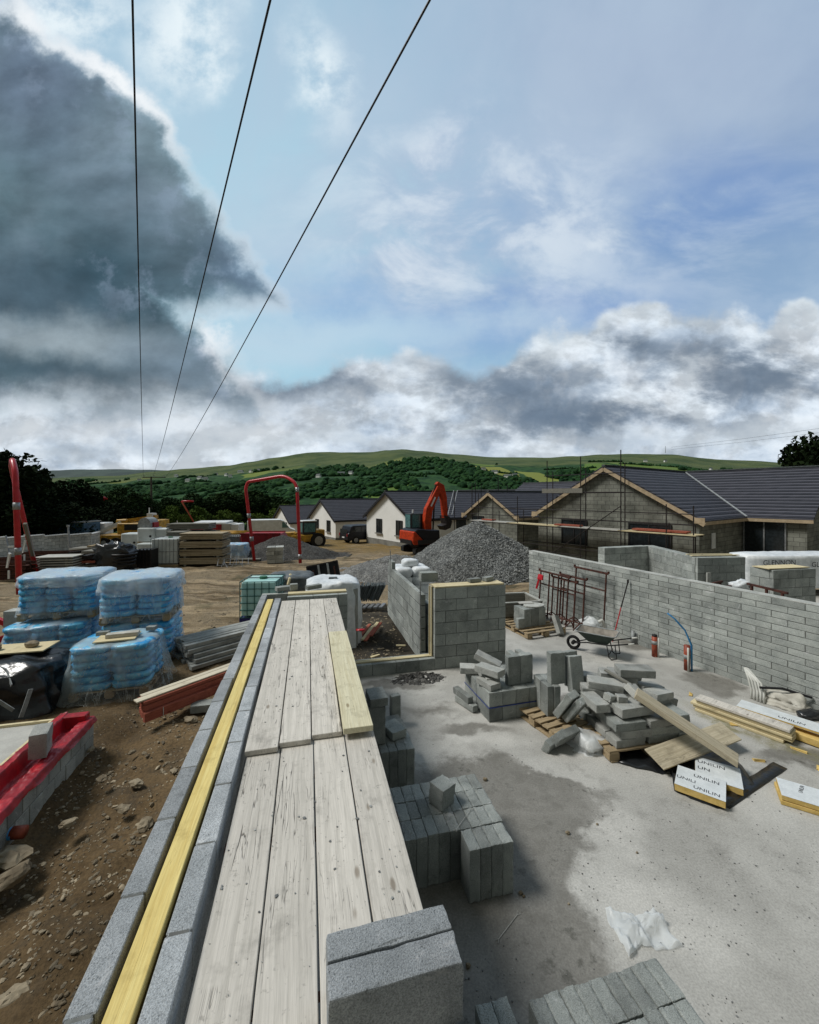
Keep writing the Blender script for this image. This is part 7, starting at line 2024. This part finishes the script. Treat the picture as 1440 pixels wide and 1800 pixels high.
mb = MB(); mb.box((0, 0, 1.0), (3.3, 2.0, 2.0)); mb.build('body', M['plaster'], t)
mb = MB(); mb.box((-.2, -1.02, 1.75), (2.4, .06, .45)); mb.build('red_trim', M['skipred'], t); mb = MB(); mb.box((1.9, 0, 1.2), (.7, 1.6, 1.5)); mb.box((0, 0, 2.08), (2.6, 1.8, .14), jit=.04); mb.build('white_roof_sheet', M['whitepaint'], t)
t = thing('block_pallet', 'small pallet of grey blocks at the foot of the dark sand heap', 'blocks', px_at(484, 23.2), radians(15))
for k in range(4):
    for j in range(2):
        mb = MB(); mb.box((-.22 + .45 * j + R.uniform(-.03, .03), 0, .13 + .225 * k), (.43, .8, .21)); mb.build('block_layer', M['block_pale'], t)
t = thing('post_stub', 'thin pale post at the right of the timber stacks in front of the bushes', 'post', px_at(316, 46)); mb = MB(); mb.bar((0, 0, 0), (-.3, 0, 2.2), .07); mb.build('post', M['whitepaint'], t); mb = MB(); mb.box((0, 0, .04), (.2, .2, .08)); mb.build('foot', M['greypipe'], t)
# red object at left edge of pallets
t = thing('rail_pair', 'red steel frame end behind the lower left blue pallet', 'frame', (-8.95, 9.0, -.1), .2)
mb = MB(); mb.bar((-.6, 0, .1), (.5, .2, .5), .12); mb.bar((-.6, .2, .9), (.3, .2, .4), .1); mb.build('red_rail', M['redpaint'], t); mb = MB(); mb.box((.2, .1, .75), (.3, .3, .35)); mb.build('block', M['block_pale'], t)

# ================================================================ grit, droppings
rs = random.Random(77); mb = MB()
for k in range(2600):
    px = rs.uniform(640, 1500); py = 1180 + 640 * rs.random() ** .8
    p = at_z(px, py, 0)
    s_ = p.x * cos(WA) + p.y * sin(WA)
    if s_ < .6: continue
    if fbm(p.x * 1.3, p.y * 1.3, 21, 3) < -.05 and rs.random() < .8: continue
    q = .0018 + .006 * rs.random() ** 4
    b = blob(0, 0, 0, q * 2.6, q * 2, q * 1.3, k % 13, .5, 5, 3, 1.0)
    mb.tone = rs.random() * .9; mb._add(b.v, b.f, Matrix.Translation((p.x, p.y, q * .4)) @ Matrix.Rotation(rs.uniform(0, 6), 4, 'Z'))
o = mb.build('slab_grit', M['greystone'], recalc=False); tag(o, kind='stuff')
mb = MB()
for k in range(420):
    t_ = rs.uniform(.6, 7.2); s_ = rs.uniform(-.42, .48); z_ = 1.503 if t_ < 3.05 else 1.545
    if 3.0 < t_ < 5.6 and s_ > .22: continue
    q = .0015 + .007 * rs.random() ** 4; p = Wf(s_, t_)
    b = blob(0, 0, 0, q * 3.2, q * 2.4, q * .8, k % 11, .5, 7, 3, 1.0)
    mb.tone = rs.random() * .8 + .2; mb._add(b.v, b.f, Matrix.Translation((p.x, p.y, z_)) @ Matrix.Rotation(rs.uniform(0, 6), 4, 'Z'))
o = mb.build('mortar_crumbs', M['greystone'], recalc=False); tag(o, kind='stuff')
